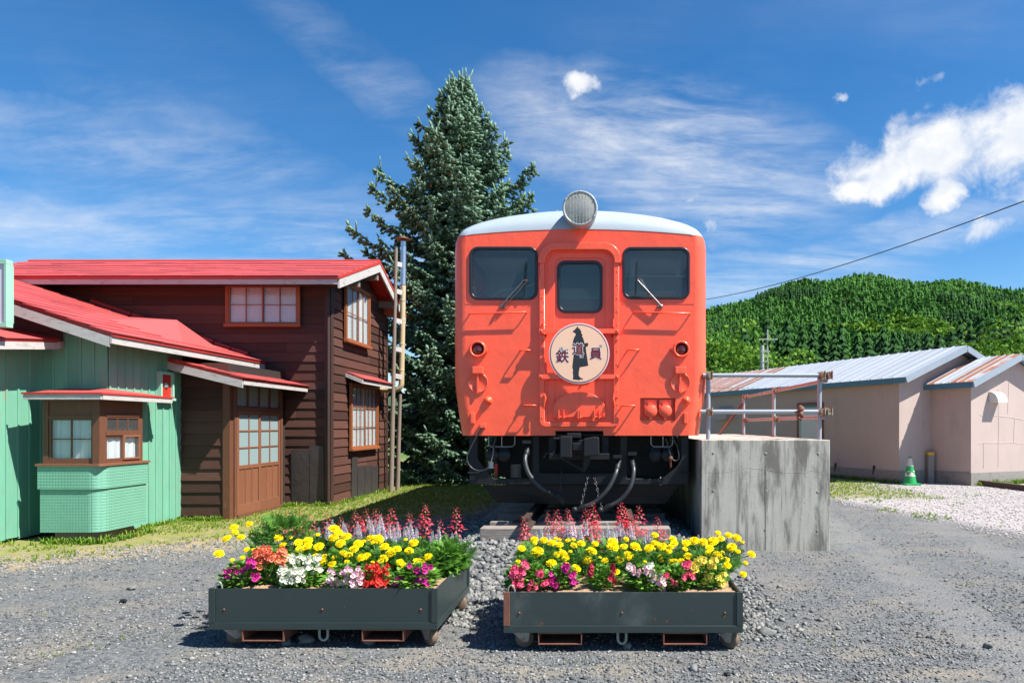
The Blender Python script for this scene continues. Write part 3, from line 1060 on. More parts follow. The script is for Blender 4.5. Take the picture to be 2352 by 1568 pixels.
for i, (u, v, Y, lab) in enumerate(SPOTS):
    X = (u - VPX) / FPX * Y
    h = CAMZ + (VPY - v) / FPX * Y
    t_ = empty('leafy_tree', (X, Y, 0), lab, 'tree', 'leafy trees behind the pink building', rz=i * 1.3)
    link('crown', leafy[i % 3], t_, Matrix.Diagonal((h * .95, h * .95, h, 1)), True)
    link('trunk', leafy_trunk, t_, Matrix.Diagonal((h, h, h, 1)), True)

# ================================================================== BLUE SPRUCE beside the house
TX, TY, TH = -3.72, 17.6, 10.30
tree = empty('blue_spruce_tree', (TX, TY, 0), 'tall blue-green spruce between the brown house and the railcar', 'tree')
trunk = MB().tube([(TX, TY, -.05), (TX + .02, TY, 2), (TX, TY, 5), (TX + .03, TY, 8), (TX, TY, TH - .2)], [.24, .19, .13, .07, .015], 12)
SH_T, SH_D, SH_L, SH_R = [], [], [], []
CN = []
q = np.random.default_rng(5)
z = 0.45
wh = 0
while z < TH - 0.15:
    fr = z / TH
    rad = np.interp(z, [0, 1.2, 3.0, 5.0, 6.4, 7.5, 8.4, 9.2, 9.8, 10.3], [1.9, 2.5, 2.7, 2.55, 2.3, 1.85, 1.22, .66, .34, .08])
    nb = 8 if z < 7 else 7
    for b in range(nb):
        a = 2 * math.pi * (b + q.uniform(-.25, .25)) / nb + wh * 1.1
        L = rad * q.uniform(.58, 1.10)
        if z < 4.2 and TX + L * math.cos(a) > -2.0:
            L = min(L, abs((-2.0 - TX) / max(math.cos(a), .05)))
        rise = np.interp(fr, [0, .4, .75, .9, 1], [-.14, -.06, .06, .22, .5])
        n = max(4, int(L / .13))
        pts = []
        for i in range(n + 1):
            t = i / n
            rr = L * t
            zz = z + L * (rise * t - .14 * math.sin(t * 3.0) + .20 * t * t)
            pts.append((TX + rr * math.cos(a + .05 * math.sin(t * 4)), TY + rr * math.sin(a + .05 * math.sin(t * 4)), zz))
        trunk.tube(pts[::max(1, n // 4)] + [pts[-1]], [max(.006, .030 * (1 - j / (n // max(1, n // 4) + 1)) * (L / 2.5 + .3)) for j in range(len(pts[::max(1, n // 4)]) + 1)], 5)
        for i in range(1, n + 1):
            t = i / n
            if t < .16:
                continue
            d = np.array(pts[i]) - np.array(pts[i - 1])
            d /= np.linalg.norm(d)
            side = np.cross(d, (0, 0, 1))
            side /= np.linalg.norm(side)
            for sgn in (-1, 1):
                tw = (.24 + .50 * (1 - t)) * q.uniform(.7, 1.15) * min(1, L / 1.4 + .25)
                dv = d * q.uniform(.45, .8) + sgn * side * q.uniform(.6, 1.0) + np.array([0, 0, q.uniform(-.60, .08)])
                dv /= np.linalg.norm(dv)
                m_ = max(1, int(tw / .105))
                for j in range(m_):
                    p = np.array(pts[i]) + dv * tw * j / m_ + np.array([0, 0, -.05 * (j / m_) ** 2])
                    SH_T.append(p)
                    SH_D.append(dv + q.normal(0, .14, 3) + np.array([0, 0, .05]))
                    SH_L.append(q.uniform(.14, .21))
                    SH_R.append(np.clip(q.normal(.50 + .25 * (j == m_ - 1), .22), 0, 1))
                    if j > 0 or tw < .3:
                        for s2 in (-1, 1):
                            if q.random() < .7:
                                SH_T.append(p)
                                SH_D.append(dv * .6 + s2 * np.cross(dv, (0, 0, 1)) * .75 + np.array([0, 0, q.uniform(-.55, .25)]))
                                SH_L.append(q.uniform(.11, .17))
                                SH_R.append(np.clip(q.normal(.48, .25), 0, 1))
            for _k in range(2):
                SH_T.append(np.array(pts[i]) + q.normal(0, .03, 3))
                SH_D.append(d * .6 + side * q.normal(0, .4) + np.array([0, 0, -.9]))
                SH_L.append(q.uniform(.14, .22))
                SH_R.append(np.clip(q.normal(.40, .22), 0, 1))
            if q.random() < .5:
                SH_T.append(np.array(pts[i]))
                SH_D.append(d * .7 + np.array([0, 0, q.uniform(.2, .8)]))
                SH_L.append(q.uniform(.12, .18))
                SH_R.append(np.clip(q.normal(.6, .2), 0, 1))
        SH_T.append(np.array(pts[-1]))
        SH_D.append(np.array(pts[-1]) - np.array(pts[-2]) + np.array([0, 0, .04 + .16 * fr]))
        SH_L.append(q.uniform(.20, .30))
        SH_R.append(.85)
        if z > 5.2 and q.random() < .6:
            SH_T.append(np.array(pts[-1 - int(q.integers(0, 2))]))
            SH_D.append(np.array([q.normal(0, .25), q.normal(0, .25), 1.0]))
            SH_L.append(q.uniform(.30, .48))
            SH_R.append(1.0)
        if 6.3 < z < 9.6 and q.random() < .55:
            CN.append(np.array(pts[int(n * q.uniform(.55, .85))]) + q.normal(0, .05, 3) - np.array([0, 0, .10]))
    z += .33 if z < 8 else .23
    wh += 1
for i in range(7):
    SH_T.append(np.array([TX, TY, TH - .35 + .04 * i]))
    SH_D.append(np.array([q.normal(0, .35), q.normal(0, .35), 1.0]))
    SH_L.append(q.uniform(.3, .5))
    SH_R.append(1.0)
trunk.build('trunk', M['bark'], tree)
# one shoot: a slim spindle with a few needle spikes standing off it
sv = [(0, 0, 0)] + [(.35, .15 * math.cos(t), .15 * math.sin(t)) for t in (0, 2.09, 4.19)] + [(.75, .135 * math.cos(t + 1), .135 * math.sin(t + 1)) for t in (0, 2.09, 4.19)] + [(1.0, 0, 0)]
sf_ = [(0, 2, 1), (0, 3, 2), (0, 1, 3)] + [(1, 2, 4), (2, 5, 4), (2, 3, 5), (3, 6, 5), (3, 1, 6), (1, 4, 6)] + [(4, 5, 7), (5, 6, 7), (6, 4, 7)]
for kk in range(5):
    t = kk * 2.4
    x0 = .12 + .15 * kk
    o = len(sv)
    sv += [(x0, .05 * math.cos(t + .6), .05 * math.sin(t + .6)), (x0 + .10, .05 * math.cos(t - .6), .05 * math.sin(t - .6)), (x0 + .20, .27 * math.cos(t), .27 * math.sin(t))]
    sf_.append((o, o + 1, o + 2))
SH_T, SH_D, SH_L, SH_R = np.array(SH_T), np.array(SH_D), np.array(SH_L), np.array(SH_R)
Rm = aim(SH_D, q.random(len(SH_D)) * 6.28)
thick = np.where(SH_L > .26, .15, np.minimum(SH_L, .19) * 1.5)
Rm = Rm * np.stack([SH_L, thick, thick], 1)[:, None, :]
link('crown', inst_mesh('crown', sv, sf_, Rm, SH_T, M['needle'], SH_R, smooth=False), tree)
cone_me = MB().lathe([(.001, -.045), (.014, -.03), (.019, 0), (.014, .03), (.001, .042)], (0, 0, 0), (0, 0, 1), 7).mesh('cone', M['spruce_cone'])
for p in CN:
    link('cone', cone_me, tree, Matrix.Translation(Vector(p)) @ Matrix.Diagonal((1.1, 1.1, 1.3, 1)))
print('shoots', len(SH_T), 'cones', len(CN))


# ================================================================== TIMBER HOUSE and GREEN SHOP
def siding(parent, F, x0, x1, z0, z1, mt, step=0.165, lap=0.022, seglen=3.6, name='board', slope=None):
    """lapped horizontal boards on frame F between x0..x1; slope(z) may trim the right and left ends"""
    z = z0
    r = 0
    while z < z1 - 0.03:
        h = min(step, z1 - z)
        a, b = (x0, x1) if slope is None else slope(z + h / 2)
        if b - a > .05:
            cuts = [a]
            p = a + seglen * (0.45 + 0.5 * ((r * 37) % 10) / 10)
            while p < b - .4:
                cuts.append(p)
                p += seglen
            cuts.append(b)
            for i in range(len(cuts) - 1):
                piece(name, mt, parent, F, cuts[i] + .002, -.031, z, cuts[i + 1] - .002, -.013, z + h + lap,
                      rot=(R(-6.2) + random.uniform(-.012, .012), random.uniform(-.003, .003), 0))
        z += step
        r += 1


def curtain_mesh(w, h, mt, seed, folds=7, parted=False):
    qq = random.Random(seed)
    n = 40
    vs, fs = [], []
    ph = qq.random() * 6
    for i in range(n + 1):
        x = w * i / n
        y = .0075 * math.sin(folds * 2 * math.pi * i / n + ph) + .002 * math.sin(folds * 5.1 * i / n + ph)
        vs += [(x, y, 0), (x + .01 * math.sin(ph + i * .4), y * .6, h)]
    for i in range(n):
        fs.append((2 * i, 2 * i + 2, 2 * i + 3, 2 * i + 1))
    b = MB()
    b.add(vs, fs, True)
    return b.mesh('curtain', mt)


def window(parent, F, w, h, leaves, cols, rows, wood, casing=.055, proud=.05, curtain=True, glassm=None, label=None, name='window', sill=True, cover=1.0, transom=None):
    """boxed window on a wall: casing, sashes with glazing bars, panes, curtain"""
    gl_ = glassm or M['house_glass']
    fr = MB()
    fr.box(-casing, -proud, 0, 0, .0, h).box(w, -proud, 0, w + casing, 0, h)
    fr.box(-casing - .006, -proud - .004, h, w + casing + .006, 0, h + casing)
    if sill:
        fr.box(-casing - .015, -proud - .03, -casing, w + casing + .015, 0, 0)
    else:
        fr.box(-casing, -proud, -casing, w + casing, 0, 0)
    win = fr.build(name, wood, parent, F, bevel=.003, seg=1)
    if label:
        win['label'] = label
    lw = w / leaves
    st = .026
    for k in range(leaves):
        y = -.030 + (.010 if k % 2 else 0)
        x0, x1 = k * lw - (.012 if k else 0), (k + 1) * lw + (.012 if k < leaves - 1 else 0)
        s_ = MB()
        s_.box(x0, y - .012, 0, x0 + st, y + .008, h).box(x1 - st, y - .012, 0, x1, y + .008, h)
        s_.box(x0 + st, y - .012, 0, x1 - st, y + .008, st * 1.25).box(x0 + st, y - .012, h - st, x1 - st, y + .008, h)
        cw, ch = (x1 - x0 - 2 * st) / cols, (h - st * 2.25) / rows
        for c in range(1, cols):
            xx = x0 + st + c * cw
            s_.box(xx - .007, y - .010, st * 1.25, xx + .007, y + .006, h - st)
        for r_ in range(1, rows):
            zz = st * 1.25 + r_ * ch
            for c in range(cols):
                s_.box(x0 + st + c * cw + (.007 if c else 0), y - .009, zz - .006, x0 + st + (c + 1) * cw - (.007 if c < cols - 1 else 0), y + .005, zz + .006)
        s_.build('sash', wood, win, F)
        for c in range(cols):
            for r_ in range(rows):
                piece('pane', gl_, win, F, x0 + st + c * cw, y - .0015, st * 1.25 + r_ * ch, x0 + st + (c + 1) * cw, y + .0015, st * 1.25 + (r_ + 1) * ch)
    if curtain:
        me = curtain_mesh(w, h * cover, M['curtain'], len(bpy.data.objects), int(9 * w) + 3)
        me.transform(F @ Matrix.Translation((0, 0, 0)))
        link('curtain', me, win)
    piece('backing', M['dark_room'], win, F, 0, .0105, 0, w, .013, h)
    return win


def shingles(parent, F, w, L, rows, cols, mt, t=.012, name='roof_sheet'):
    """overlapping sheets: frame x along the eave, y up the slope, z out of the roof"""
    rl = L / rows
    for r_ in range(rows):
        cw = w / cols
        o = (.5 if r_ % 2 else 0) * cw
        xs = [0] + [o + cw * k for k in range(cols + 1) if 0.05 < o + cw * k < w - .05] + [w]
        for i in range(len(xs) - 1):
            piece(name, mt, parent, F, xs[i] + .004, r_ * rl - .02, .004, xs[i + 1] - .004, (r_ + 1) * rl + .006, .004 + t,
                  rot=(R(-2.6) + random.uniform(-.004, .004), random.uniform(-.006, .006), 0))


def slope_frame(o, x, yup):
    x, y = Vector(x).normalized(), Vector(yup).normalized()
    zz = x.cross(y)
    m = Matrix.Identity(4)
    m.col[0] = (*x, 0)
    m.col[1] = (*y, 0)
    m.col[2] = (*zz, 0)
    m.col[3] = (*o, 1)
    return m


HX0, HX1, HY0, HY1 = -11.2, -4.87, 12.06, 15.12
house = empty('timber_house', (-8, 13.5, 0), 'two-storey dark brown timber house with red metal roof', 'house')
# plain core walls behind the boards
MB().box(HX0, HY0 + .02, 0, HX1 - .02, HY1, 3.86).prism([(HY0 + .02, 3.86), (HY1, 3.86), (13.57, 4.48)], HX0, HX1 - .02, 'yz').build('wall', M['dark_room'], house)
FF = frame((0, HY0, 0), FRONT)
siding(house, FF, HX0, HX1, .06, 3.98, M['brown'])
FS = frame((HX1, HY0, 0), SIDE)
siding(house, FS, 0, HY1 - HY0, .03, 4.52, M['brown'],
       slope=lambda z: (0, HY1 - HY0) if z < 3.72 else (max(0, (z - 3.88) / .365), min(HY1 - HY0, HY1 - HY0 - (z - 3.80) / .46)))
MB().box(HX1 - .06, HY0 - .06, 0, HX1 + .055, HY0 + .05, 3.98).build('corner_post', M['brown_post'], house)
MB().box(HX1 - .05, HY1 - .05, 0, HX1 + .045, HY1 + .05, 3.75).build('corner_post', M['brown_post'], house)
MB().tube([(HX1 + .02, HY0 - .10, .05), (HX1 + .02, HY0 - .10, 3.78)], .028, 8).build('downpipe', M['brown_post'], house)
# main roof
RXa, RXb = -11.45, -4.50
EY, EZ, RY, RZ_ = 11.50, 3.92, 13.57, 4.66
BY, BZ = 15.32, 3.88
slab = MB()
th = .05
slab.prism([(EY, EZ - th), (RY, RZ_ - th), (BY, BZ - th), (BY, BZ), (RY, RZ_), (EY, EZ)], RXa, RXb, 'yz')
roof = slab.build('roof', M['roof_trim'], house)
up = Vector((0, RY - EY, RZ_ - EZ))
shingles(roof, slope_frame((RXa, EY - .03, EZ - .008), (1, 0, 0), up), RXb - RXa + .02, up.length + .03, 8, 8, M['roof_red'])
upb = Vector((0, RY - BY, RZ_ - BZ))
shingles(roof, slope_frame((RXb + .01, BY + .03, BZ - .008), (-1, 0, 0), upb), RXb - RXa + .02, upb.length + .03, 6, 8, M['roof_red'])
MB().tube([(RXa, RY, RZ_ + .01), (RXb + .02, RY, RZ_ + .01)], .035, 8).build('ridge_cap', M['roof_trim'], roof)
MB().box(RXa, EY - .012, EZ - .135, RXb - .01, EY + .012, EZ - .052).build('fascia', M['fascia'], roof)
MB().box(RXa, EY - .028, EZ - .050, RXb, EY - .003, EZ - .004).build('eave_edge', M['roof_trim'], roof)
for (ya, za, yb, zb) in ((EY, EZ, RY, RZ_), (BY, BZ, RY, RZ_)):
    s_ = 1 if yb > ya else -1
    b = MB()
    b.prism([(ya, za - .052), (yb, zb - .052), (yb, zb - .20), (ya, za - .20)][::s_], RXb - .004, RXb + .026, 'yz')
    b.build('barge_board', M['fascia'], roof)
    b = MB()
    b.prism([(ya - .03 * s_, za - .048), (yb, zb - .040), (yb, zb + .012), (ya - .03 * s_, za + .002)][::s_], RXb + .002, RXb + .034, 'yz')
    b.build('barge_cap', M['roof_trim'], roof)
for y_, z_ in ((12.55, 4.02), (13.57, 4.36), (14.62, 3.99)):
    MB().bar((HX1 - .1, y_, z_), (RXb - .02, y_, z_), .10, .13).build('purlin_end', M['old_pole'], house)
MB().box(RXa, EY, EZ - .075, RXb - .01, HY0, EZ - .060).build('soffit', M['brown_post'], house)
# windows of the house
window(house, frame((-6.60, HY0 - .060, 3.19), FRONT), 1.20, .66, 2, 2, 2, M['sash_wood'])


def side_x(u):
    return HX1 / ((u - VPX) / FPX)


y0_, y1_ = side_x(785), side_x(837)
window(house, frame((HX1 + .060, y0_, 3.00), SIDE), y1_ - y0_, 1.02, 2, 2, 2, M['sash_wood'], casing=.05)
y0_, y1_ = side_x(797), side_x(856)
window(house, frame((HX1 + .060, y0_, .98), SIDE), y1_ - y0_, 1.18, 2, 3, 3, M['sash_wood'], casing=.05)
# small hood above the lower side window
hood = MB().prism([(HX1, 2.42), (HX1 + .36, 2.28), (HX1 + .36, 2.255), (HX1, 2.39)], y0_ - .14, y1_ + .28, 'xz').build('window_hood', M['roof_trim'], house)
upv = Vector((-.36, 0, .14))
shingles(hood, slope_frame((HX1 + .375, y0_ - .16, 2.275), (0, 1, 0), upv), y1_ - y0_ + .46, .40, 2, 2, M['roof_red'])
MB().box(HX1 + .335, y0_ - .15, 2.19, HX1 + .362, y1_ + .29, 2.262).build('fascia', M['fascia'], hood)
MB().prism([(HX1, 2.33), (HX1 + .35, 2.19), (HX1 + .35, 2.262), (HX1, 2.40)], y0_ - .172, y0_ - .15, 'xz').build('fascia', M['fascia'], hood)
# tin patches at the foot of the walls
for a, b, zb in ((-5.52, -5.21, .98), (-5.20, -4.95, 1.05)):
    piece('tin_patch', M['tin'], house, FF, a, -.052, .02, b, -.046, zb, rot=(R(1.2), 0, 0))
for a, b, zb in ((.92, 1.22, .80), (1.24, 1.62, .62), (1.64, 2.02, .60), (2.04, 2.5, .56)):
    piece('tin_patch', M['tin'], house, FS, a, -.052, .02, b, -.046, zb, rot=(R(1.0), 0, 0))

# ---- entrance wing of the house: front wall D, door wall E
DX0, DX1, DY = -6.36, -5.62, 10.22
MB().box(DX0, DY + .02, 0, DX1 - .02, HY0 + .3, 2.34).build('wing_wall', M['dark_room'], house)
siding(house, frame((0, DY, 0), FRONT), DX0, DX1, .06, 2.32, M['brown'], step=.175)
MB().box(DX1 - .075, DY - .055, 0, DX1 + .03, DY + .05, 2.22).build('corner_post', M['bay_wood'], house)
FE = frame((DX1, DY + .06, 0), SIDE)
EW = 1.44
dfr = MB().box(-.02, -.06, 0, .04, .02, 2.12).box(EW, -.06, 0, EW + .06, .02, 2.12).box(.04, -.06, 1.63, EW, .02, 1.70).box(.04, -.06, 2.06, EW, .02, 2.12).box(.04, -.08, 0, EW, .02, .06)
dr = dfr.build('entrance_door', M['bay_wood'], house, FE, bevel=.004, seg=1)
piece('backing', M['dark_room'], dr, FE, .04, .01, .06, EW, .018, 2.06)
for k in range(4):
    a = .05 + k * (EW - .06) / 4
    piece('transom_pane', M['frost'], dr, FE, a + .015, -.02, 1.71, a + (EW - .06) / 4 - .015, -.016, 2.05)
    if k:
        piece('transom_bar', M['bay_wood'], dr, FE, a - .012, -.045, 1.70, a + .012, -.005, 2.06)
for k in range(2):
    x0, x1 = .04 + k * .70, .04 + .70 + k * .70
    y = -.045 + .020 * k
    lf = MB().box(x0, y - .016, .06, x0 + .055, y + .01, 1.63).box(x1 - .055, y - .016, .06, x1, y + .01, 1.63)
    lf.box(x0 + .055, y - .016, .06, x1 - .055, y + .01, .20).box(x0 + .055, y - .016, .74, x1 - .055, y + .01, .80).box(x0 + .055, y - .016, 1.57, x1 - .055, y + .01, 1.63)
    lf.box((x0 + x1) / 2 - .012, y - .014, .80, (x0 + x1) / 2 + .012, y + .006, 1.57)
    for zz in (1.065, 1.325):
        lf.box(x0 + .055, y - .012, zz - .011, (x0 + x1) / 2 - .012, y + .006, zz + .011).box((x0 + x1) / 2 + .012, y - .012, zz - .011, x1 - .055, y + .006, zz + .011)
    lf.build('door_leaf', M['door_wood'], dr, FE, bevel=.002, seg=1)
    pw = (x1 - x0 - .11) / 3
    for j in range(3):
        piece('door_plank', M['door_wood'], dr, FE, x0 + .055 + j * pw + .012, y - .004, .20, x0 + .055 + (j + 1) * pw - .012, y + .004, .74)
        if j:
            piece('door_batten', M['door_wood'], dr, FE, x0 + .055 + j * pw - .013, y - .012, .20, x0 + .055 + j * pw + .013, y + .006, .74)
    for j in range(2):
        xa = x0 + .055 if j == 0 else (x0 + x1) / 2 + .012
        for r_ in range(3):
            za, zb = (.80, 1.054) if r_ == 0 else ((1.076, 1.314) if r_ == 1 else (1.336, 1.57))
            piece('pane', M['frost'], dr, FE, xa, y - .002, za, xa + (x1 - x0) / 2 - .067, y + .001, zb)
# porch roof over the door
PX0, PX1, PZ0, PZ1, PY0, PY1 = -6.38, -5.25, 2.385, 2.10, 9.88, 12.04
porch = MB().prism([(PX0, PZ0 - .04), (PX1, PZ1 - .04), (PX1, PZ1), (PX0, PZ0)], PY0, PY1, 'xz').build('porch_roof', M['roof_trim'], house)
upv = Vector((PX0 - PX1, 0, PZ0 - PZ1))
shingles(porch, slope_frame((PX1 + .02, PY0 - .02, PZ1 - .006), (0, 1, 0), upv), PY1 - PY0 + .02, upv.length + .02, 6, 3, M['roof_red'])
MB().prism([(PX0 + .02, PZ0 - .16), (PX1 + .005, PZ1 - .15), (PX1 + .005, PZ1 - .042), (PX0 + .02, PZ0 - .047)], PY0 - .012, PY0 + .012, 'xz').build('fascia', M['fascia'], porch)
MB().box(PX1 - .012, PY0 + .014, PZ1 - .10, PX1 + .012, PY1 - .02, PZ1 - .043).build('fascia', M['fascia'], porch)

# ---- green shop
shop = empty('green_shop', (-7.2, 8.9, 0), 'mint green boarded shop with bay window and red metal roof', 'shop')
AX, BYY, CX = -7.20, 8.70, -6.35
CY1 = 10.20


def rz_(x):
    return 2.53 + .335 * (-6.0 - x)


MB().box(-9.5, 6.2, 0, AX - .02, BYY + .02, 2.42).box(-9.5, BYY + .02, 0, CX - .02, 12.03, 2.50).build('wall', M['dark_room'], shop)


def vboards(F, x0, x1, w, z0f, z1f, mt, cover=True):
    n = max(1, round((x1 - x0) / w))
    w = (x1 - x0) / n
    for i in range(n):
        xa = x0 + i * w
        zt = z1f(xa + w / 2)
        piece('wall_board', mt, shop, F, xa + .003, -.018, z0f + random.uniform(-.025, .02), xa + w - .003, 0, zt, rot=(0, random.uniform(-.003, .003), 0))
        piece('wall_batten', mt, shop, F, xa - .014, -.030, z0f + .01, xa + .012, -.0185, zt)


vboards(frame((AX, 6.2, 0), SIDE), 0, BYY - 6.2 - .02, .17, .04, lambda x: 2.40, M['green'])
vboards(frame((0, BYY, 0), FRONT), AX + .02, CX + .018, .155, .04, lambda x: rz_(x) - .09, M['green'])
vboards(frame((CX, BYY + .02, 0), SIDE), 0, CY1 - BYY + .0, .15, .04, lambda x: rz_(CX) - .11, M['green'])
# brown gable boards above the little canopy
siding(shop, frame((0, BYY - .03, 0), FRONT), -9.6, -6.88, 2.42, 3.5, M['brown'], slope=lambda z: (-9.6, min(-6.88, -6.0 - (z + .16 - 2.53) / .335)))
# long red roof
LY0, LY1 = 8.30, 12.03
XT = -10.6
lroof = MB().prism([(XT, rz_(XT) - .05), (-6.0, 2.48), (-6.0, 2.53), (XT, rz_(XT))], LY0, LY1, 'xz').build('roof', M['roof_trim'], shop)
upv = Vector((XT + 6.0, 0, rz_(XT) - 2.53))
shingles(lroof, slope_frame((-5.975, LY0 - .03, 2.522), (0, 1, 0), upv), LY1 - LY0 + .02, upv.length, 17, 4, M['roof_red'])
MB().prism([(XT, rz_(XT) - .19), (-6.02, 2.36), (-6.02, 2.485), (XT, rz_(XT) - .055)], LY0 - .016, LY0 + .012, 'xz').build('fascia', M['fascia'], lroof)
MB().box(-6.012, LY0 - .016, 2.40, -5.985, LY1 - .02, 2.484).build('fascia', M['fascia'], lroof)
MB().box(-5.996, LY0 - .02, 2.487, -5.968, LY1 - .02, 2.536).build('eave_edge', M['roof_trim'], lroof)
for k in range(3):
    x_, w_ = -9.0 + k * .72, .70
    MB().tube([(x_, LY1 - .06, rz_(x_) + .05), (x_ + w_, LY1 - .06, rz_(x_ + w_) + .05)], .05, 8).build('flashing_roll', M['roof_trim'], lroof)
for k in range(2):
    x_, w_ = -6.84 + k * .30, .28
    MB().tube([(x_, LY1 - .06, rz_(x_) + .04), (x_ + w_, LY1 - .06, rz_(x_ + w_) + .04)], .04, 8).build('flashing_roll', M['roof_trim'], lroof)
# folded sheet-metal saddle on the roof slope
a_, b_ = Vector((-7.05, 10.0, rz_(-7.05) + .01)), Vector((-6.35, 10.9, rz_(-6.35) + .01))
sd = [(-7.15, 9.8, rz_(-7.15) + .012), (-6.22, 10.05, rz_(-6.22) + .012), (-6.62, 10.55, rz_(-6.62) + .30), (-7.35, 10.55, rz_(-7.35) + .10), (-6.30, 11.15, rz_(-6.30) + .012), (-7.3, 11.2, rz_(-7.3) + .012)]
MB().add(sd, [(0, 1, 2, 3), (1, 4, 2), (4, 5, 3, 2), (0, 3, 5), (0, 5, 4, 1)]).build('saddle', M['roof_red'], lroof)
# little canopy on the left
cn = MB()
cn.add([(-7.75, 7.2, 2.50), (-6.88, 7.2, 2.31), (-6.86, 8.55, 2.45), (-6.90, 8.69, 2.475), (-7.75, 8.69, 2.66)] + [(-7.75, 7.2, 2.53), (-6.88, 7.2, 2.34), (-6.86, 8.55, 2.48), (-6.90, 8.69, 2.505), (-7.75, 8.69, 2.69)],
       [(0, 1, 2, 3, 4), (9, 8, 7, 6, 5), (0, 5, 6, 1), (1, 6, 7, 2), (2, 7, 8, 3), (3, 8, 9, 4), (4, 9, 5, 0)])
canopy = cn.build('canopy', M['roof_trim'], shop)
cn2 = MB()
cn2.add([(-7.75, 7.18, 2.534), (-6.86, 7.18, 2.344), (-6.84, 8.56, 2.484), (-6.88, 8.69, 2.509), (-7.75, 8.69, 2.694)], [(0, 1, 2, 3, 4)])
cn2.build('roof_sheet', M['roof_red'], canopy)
MB().add([(-6.865, 7.2, 2.21), (-6.845, 8.56, 2.36), (-6.845, 8.56, 2.445), (-6.865, 7.2, 2.305), (-6.895, 7.2, 2.21), (-6.875, 8.56, 2.36), (-6.875, 8.56, 2.445), (-6.895, 7.2, 2.305)],
         [(0, 1, 2, 3), (7, 6, 5, 4), (0, 4, 5, 1), (3, 2, 6, 7), (1, 5, 6, 2), (0, 3, 7, 4)]).build('fascia', M['fascia'], canopy)
MB().bar((-6.855, 8.56, 2.41), (-6.895, 8.68, 2.435), .03, .085).build('fascia', M['fascia'], canopy)
# bay window on the shop corner


def bayplan(g, xr=.15):
    x0, x1, y0, y1 = -6.83 - g, -6.10 + g, 8.25 - g, 9.07 + g
    pts = [(x0, BYY - .02), (x0, y0)]
    for k in range(9):
        t = R(-90 + 90 * k / 8)
        pts.append((x1 - xr + xr * math.cos(t), y0 + xr + xr * math.sin(t)))
    return pts + [(x1, y1), (CX + .03, y1), (CX + .03, BYY - .02)]


def smooth_prism(name, poly, z0, z1, mt, parent):
    o = MB().prism(poly, z0, z1, 'xy').build(name, mt, parent)
    return o


bay = smooth_prism('bay_window', bayplan(-.06), .93, .955, M['bay_wood'], shop)
smooth_prism('tiled_apron', bayplan(0), .115, .64, M['mosaic'], bay)
smooth_prism('tiled_band', bayplan(.018), .64, .915, M['mosaic'], bay)
smooth_prism('sill', bayplan(.035, .04), .916, .945, M['door_wood'], bay)
smooth_prism('footing', bayplan(-.10), .0, .110, M['old_pole'], bay)
MB().box(-6.185, 8.235, .945, -6.10, 8.34, 1.72).build('corner_post', M['bay_wood'], bay)
MB().box(-6.80, 8.255, .945, -6.735, 8.31, 1.72).build('corner_post', M['bay_wood'], bay)
MB().box(-6.17, 8.94, .945, -6.112, 9.02, 1.72).build('corner_post', M['bay_wood'], bay)
smooth_prism('dark_infill', [(-6.79, 8.68), (-6.79, 8.325), (-6.19, 8.325), (-6.19, 8.35), (-6.18, 9.0), (-6.33, 9.0), (-6.33, 8.68)], .946, 1.715, M['dark_room'], bay)  # solid near-black block in place of the bay's unlit interior
FB = frame((-6.735, 8.27, 0), FRONT)
wF = .55
piece('head_panel', M['bay_wood'], bay, FB, 0, -.005, 1.52, wF, .02, 1.70)
MB().box(0, -.02, 1.50, wF, .03, 1.525).box(0, -.02, 1.695, wF, .03, 1.72).box(0, -.012, .945, wF, .03, .985).build('frame', M['bay_wood'], bay, FB)
FBs = frame((-6.112, 8.34, 0), SIDE)
wS = .60
piece('head_panel', M['bay_wood'], bay, FBs, 0, -.005, 1.54, wS, .02, 1.70)
MB().box(0, -.02, 1.52, wS, .03, 1.545).box(0, -.02, 1.695, wS, .03, 1.72).box(0, -.02, 1.285, wS, .03, 1.32).box(0, -.012, .945, wS, .03, .975).build('frame', M['bay_wood'], bay, FBs)


def sash(parent, F, x0, x1, z0, z1, y, cols, rows, mt, st=.024):
    s_ = MB().box(x0, y - .012, z0, x0 + st, y + .008, z1).box(x1 - st, y - .012, z0, x1, y + .008, z1)
    s_.box(x0 + st, y - .012, z0, x1 - st, y + .008, z0 + st).box(x0 + st, y - .012, z1 - st, x1 - st, y + .008, z1)
    cw, ch = (x1 - x0 - 2 * st) / cols, (z1 - z0 - 2 * st) / rows
    for c in range(1, cols):
        s_.box(x0 + st + c * cw - .007, y - .010, z0 + st, x0 + st + c * cw + .007, y + .005, z1 - st)
    for r_ in range(1, rows):
        for c in range(cols):
            s_.box(x0 + st + c * cw + (.007 if c else 0), y - .009, z0 + st + r_ * ch - .006, x0 + st + (c + 1) * cw - (.007 if c < cols - 1 else 0), y + .004, z0 + st + r_ * ch + .006)
    s_.build('sash', mt, parent, F)
    for c in range(cols):
        for r_ in range(rows):
            piece('pane', M['house_glass'], parent, F, x0 + st + c * cw, y - .001, z0 + st + r_ * ch, x0 + st + (c + 1) * cw, y + .001, z0 + st + (r_ + 1) * ch)


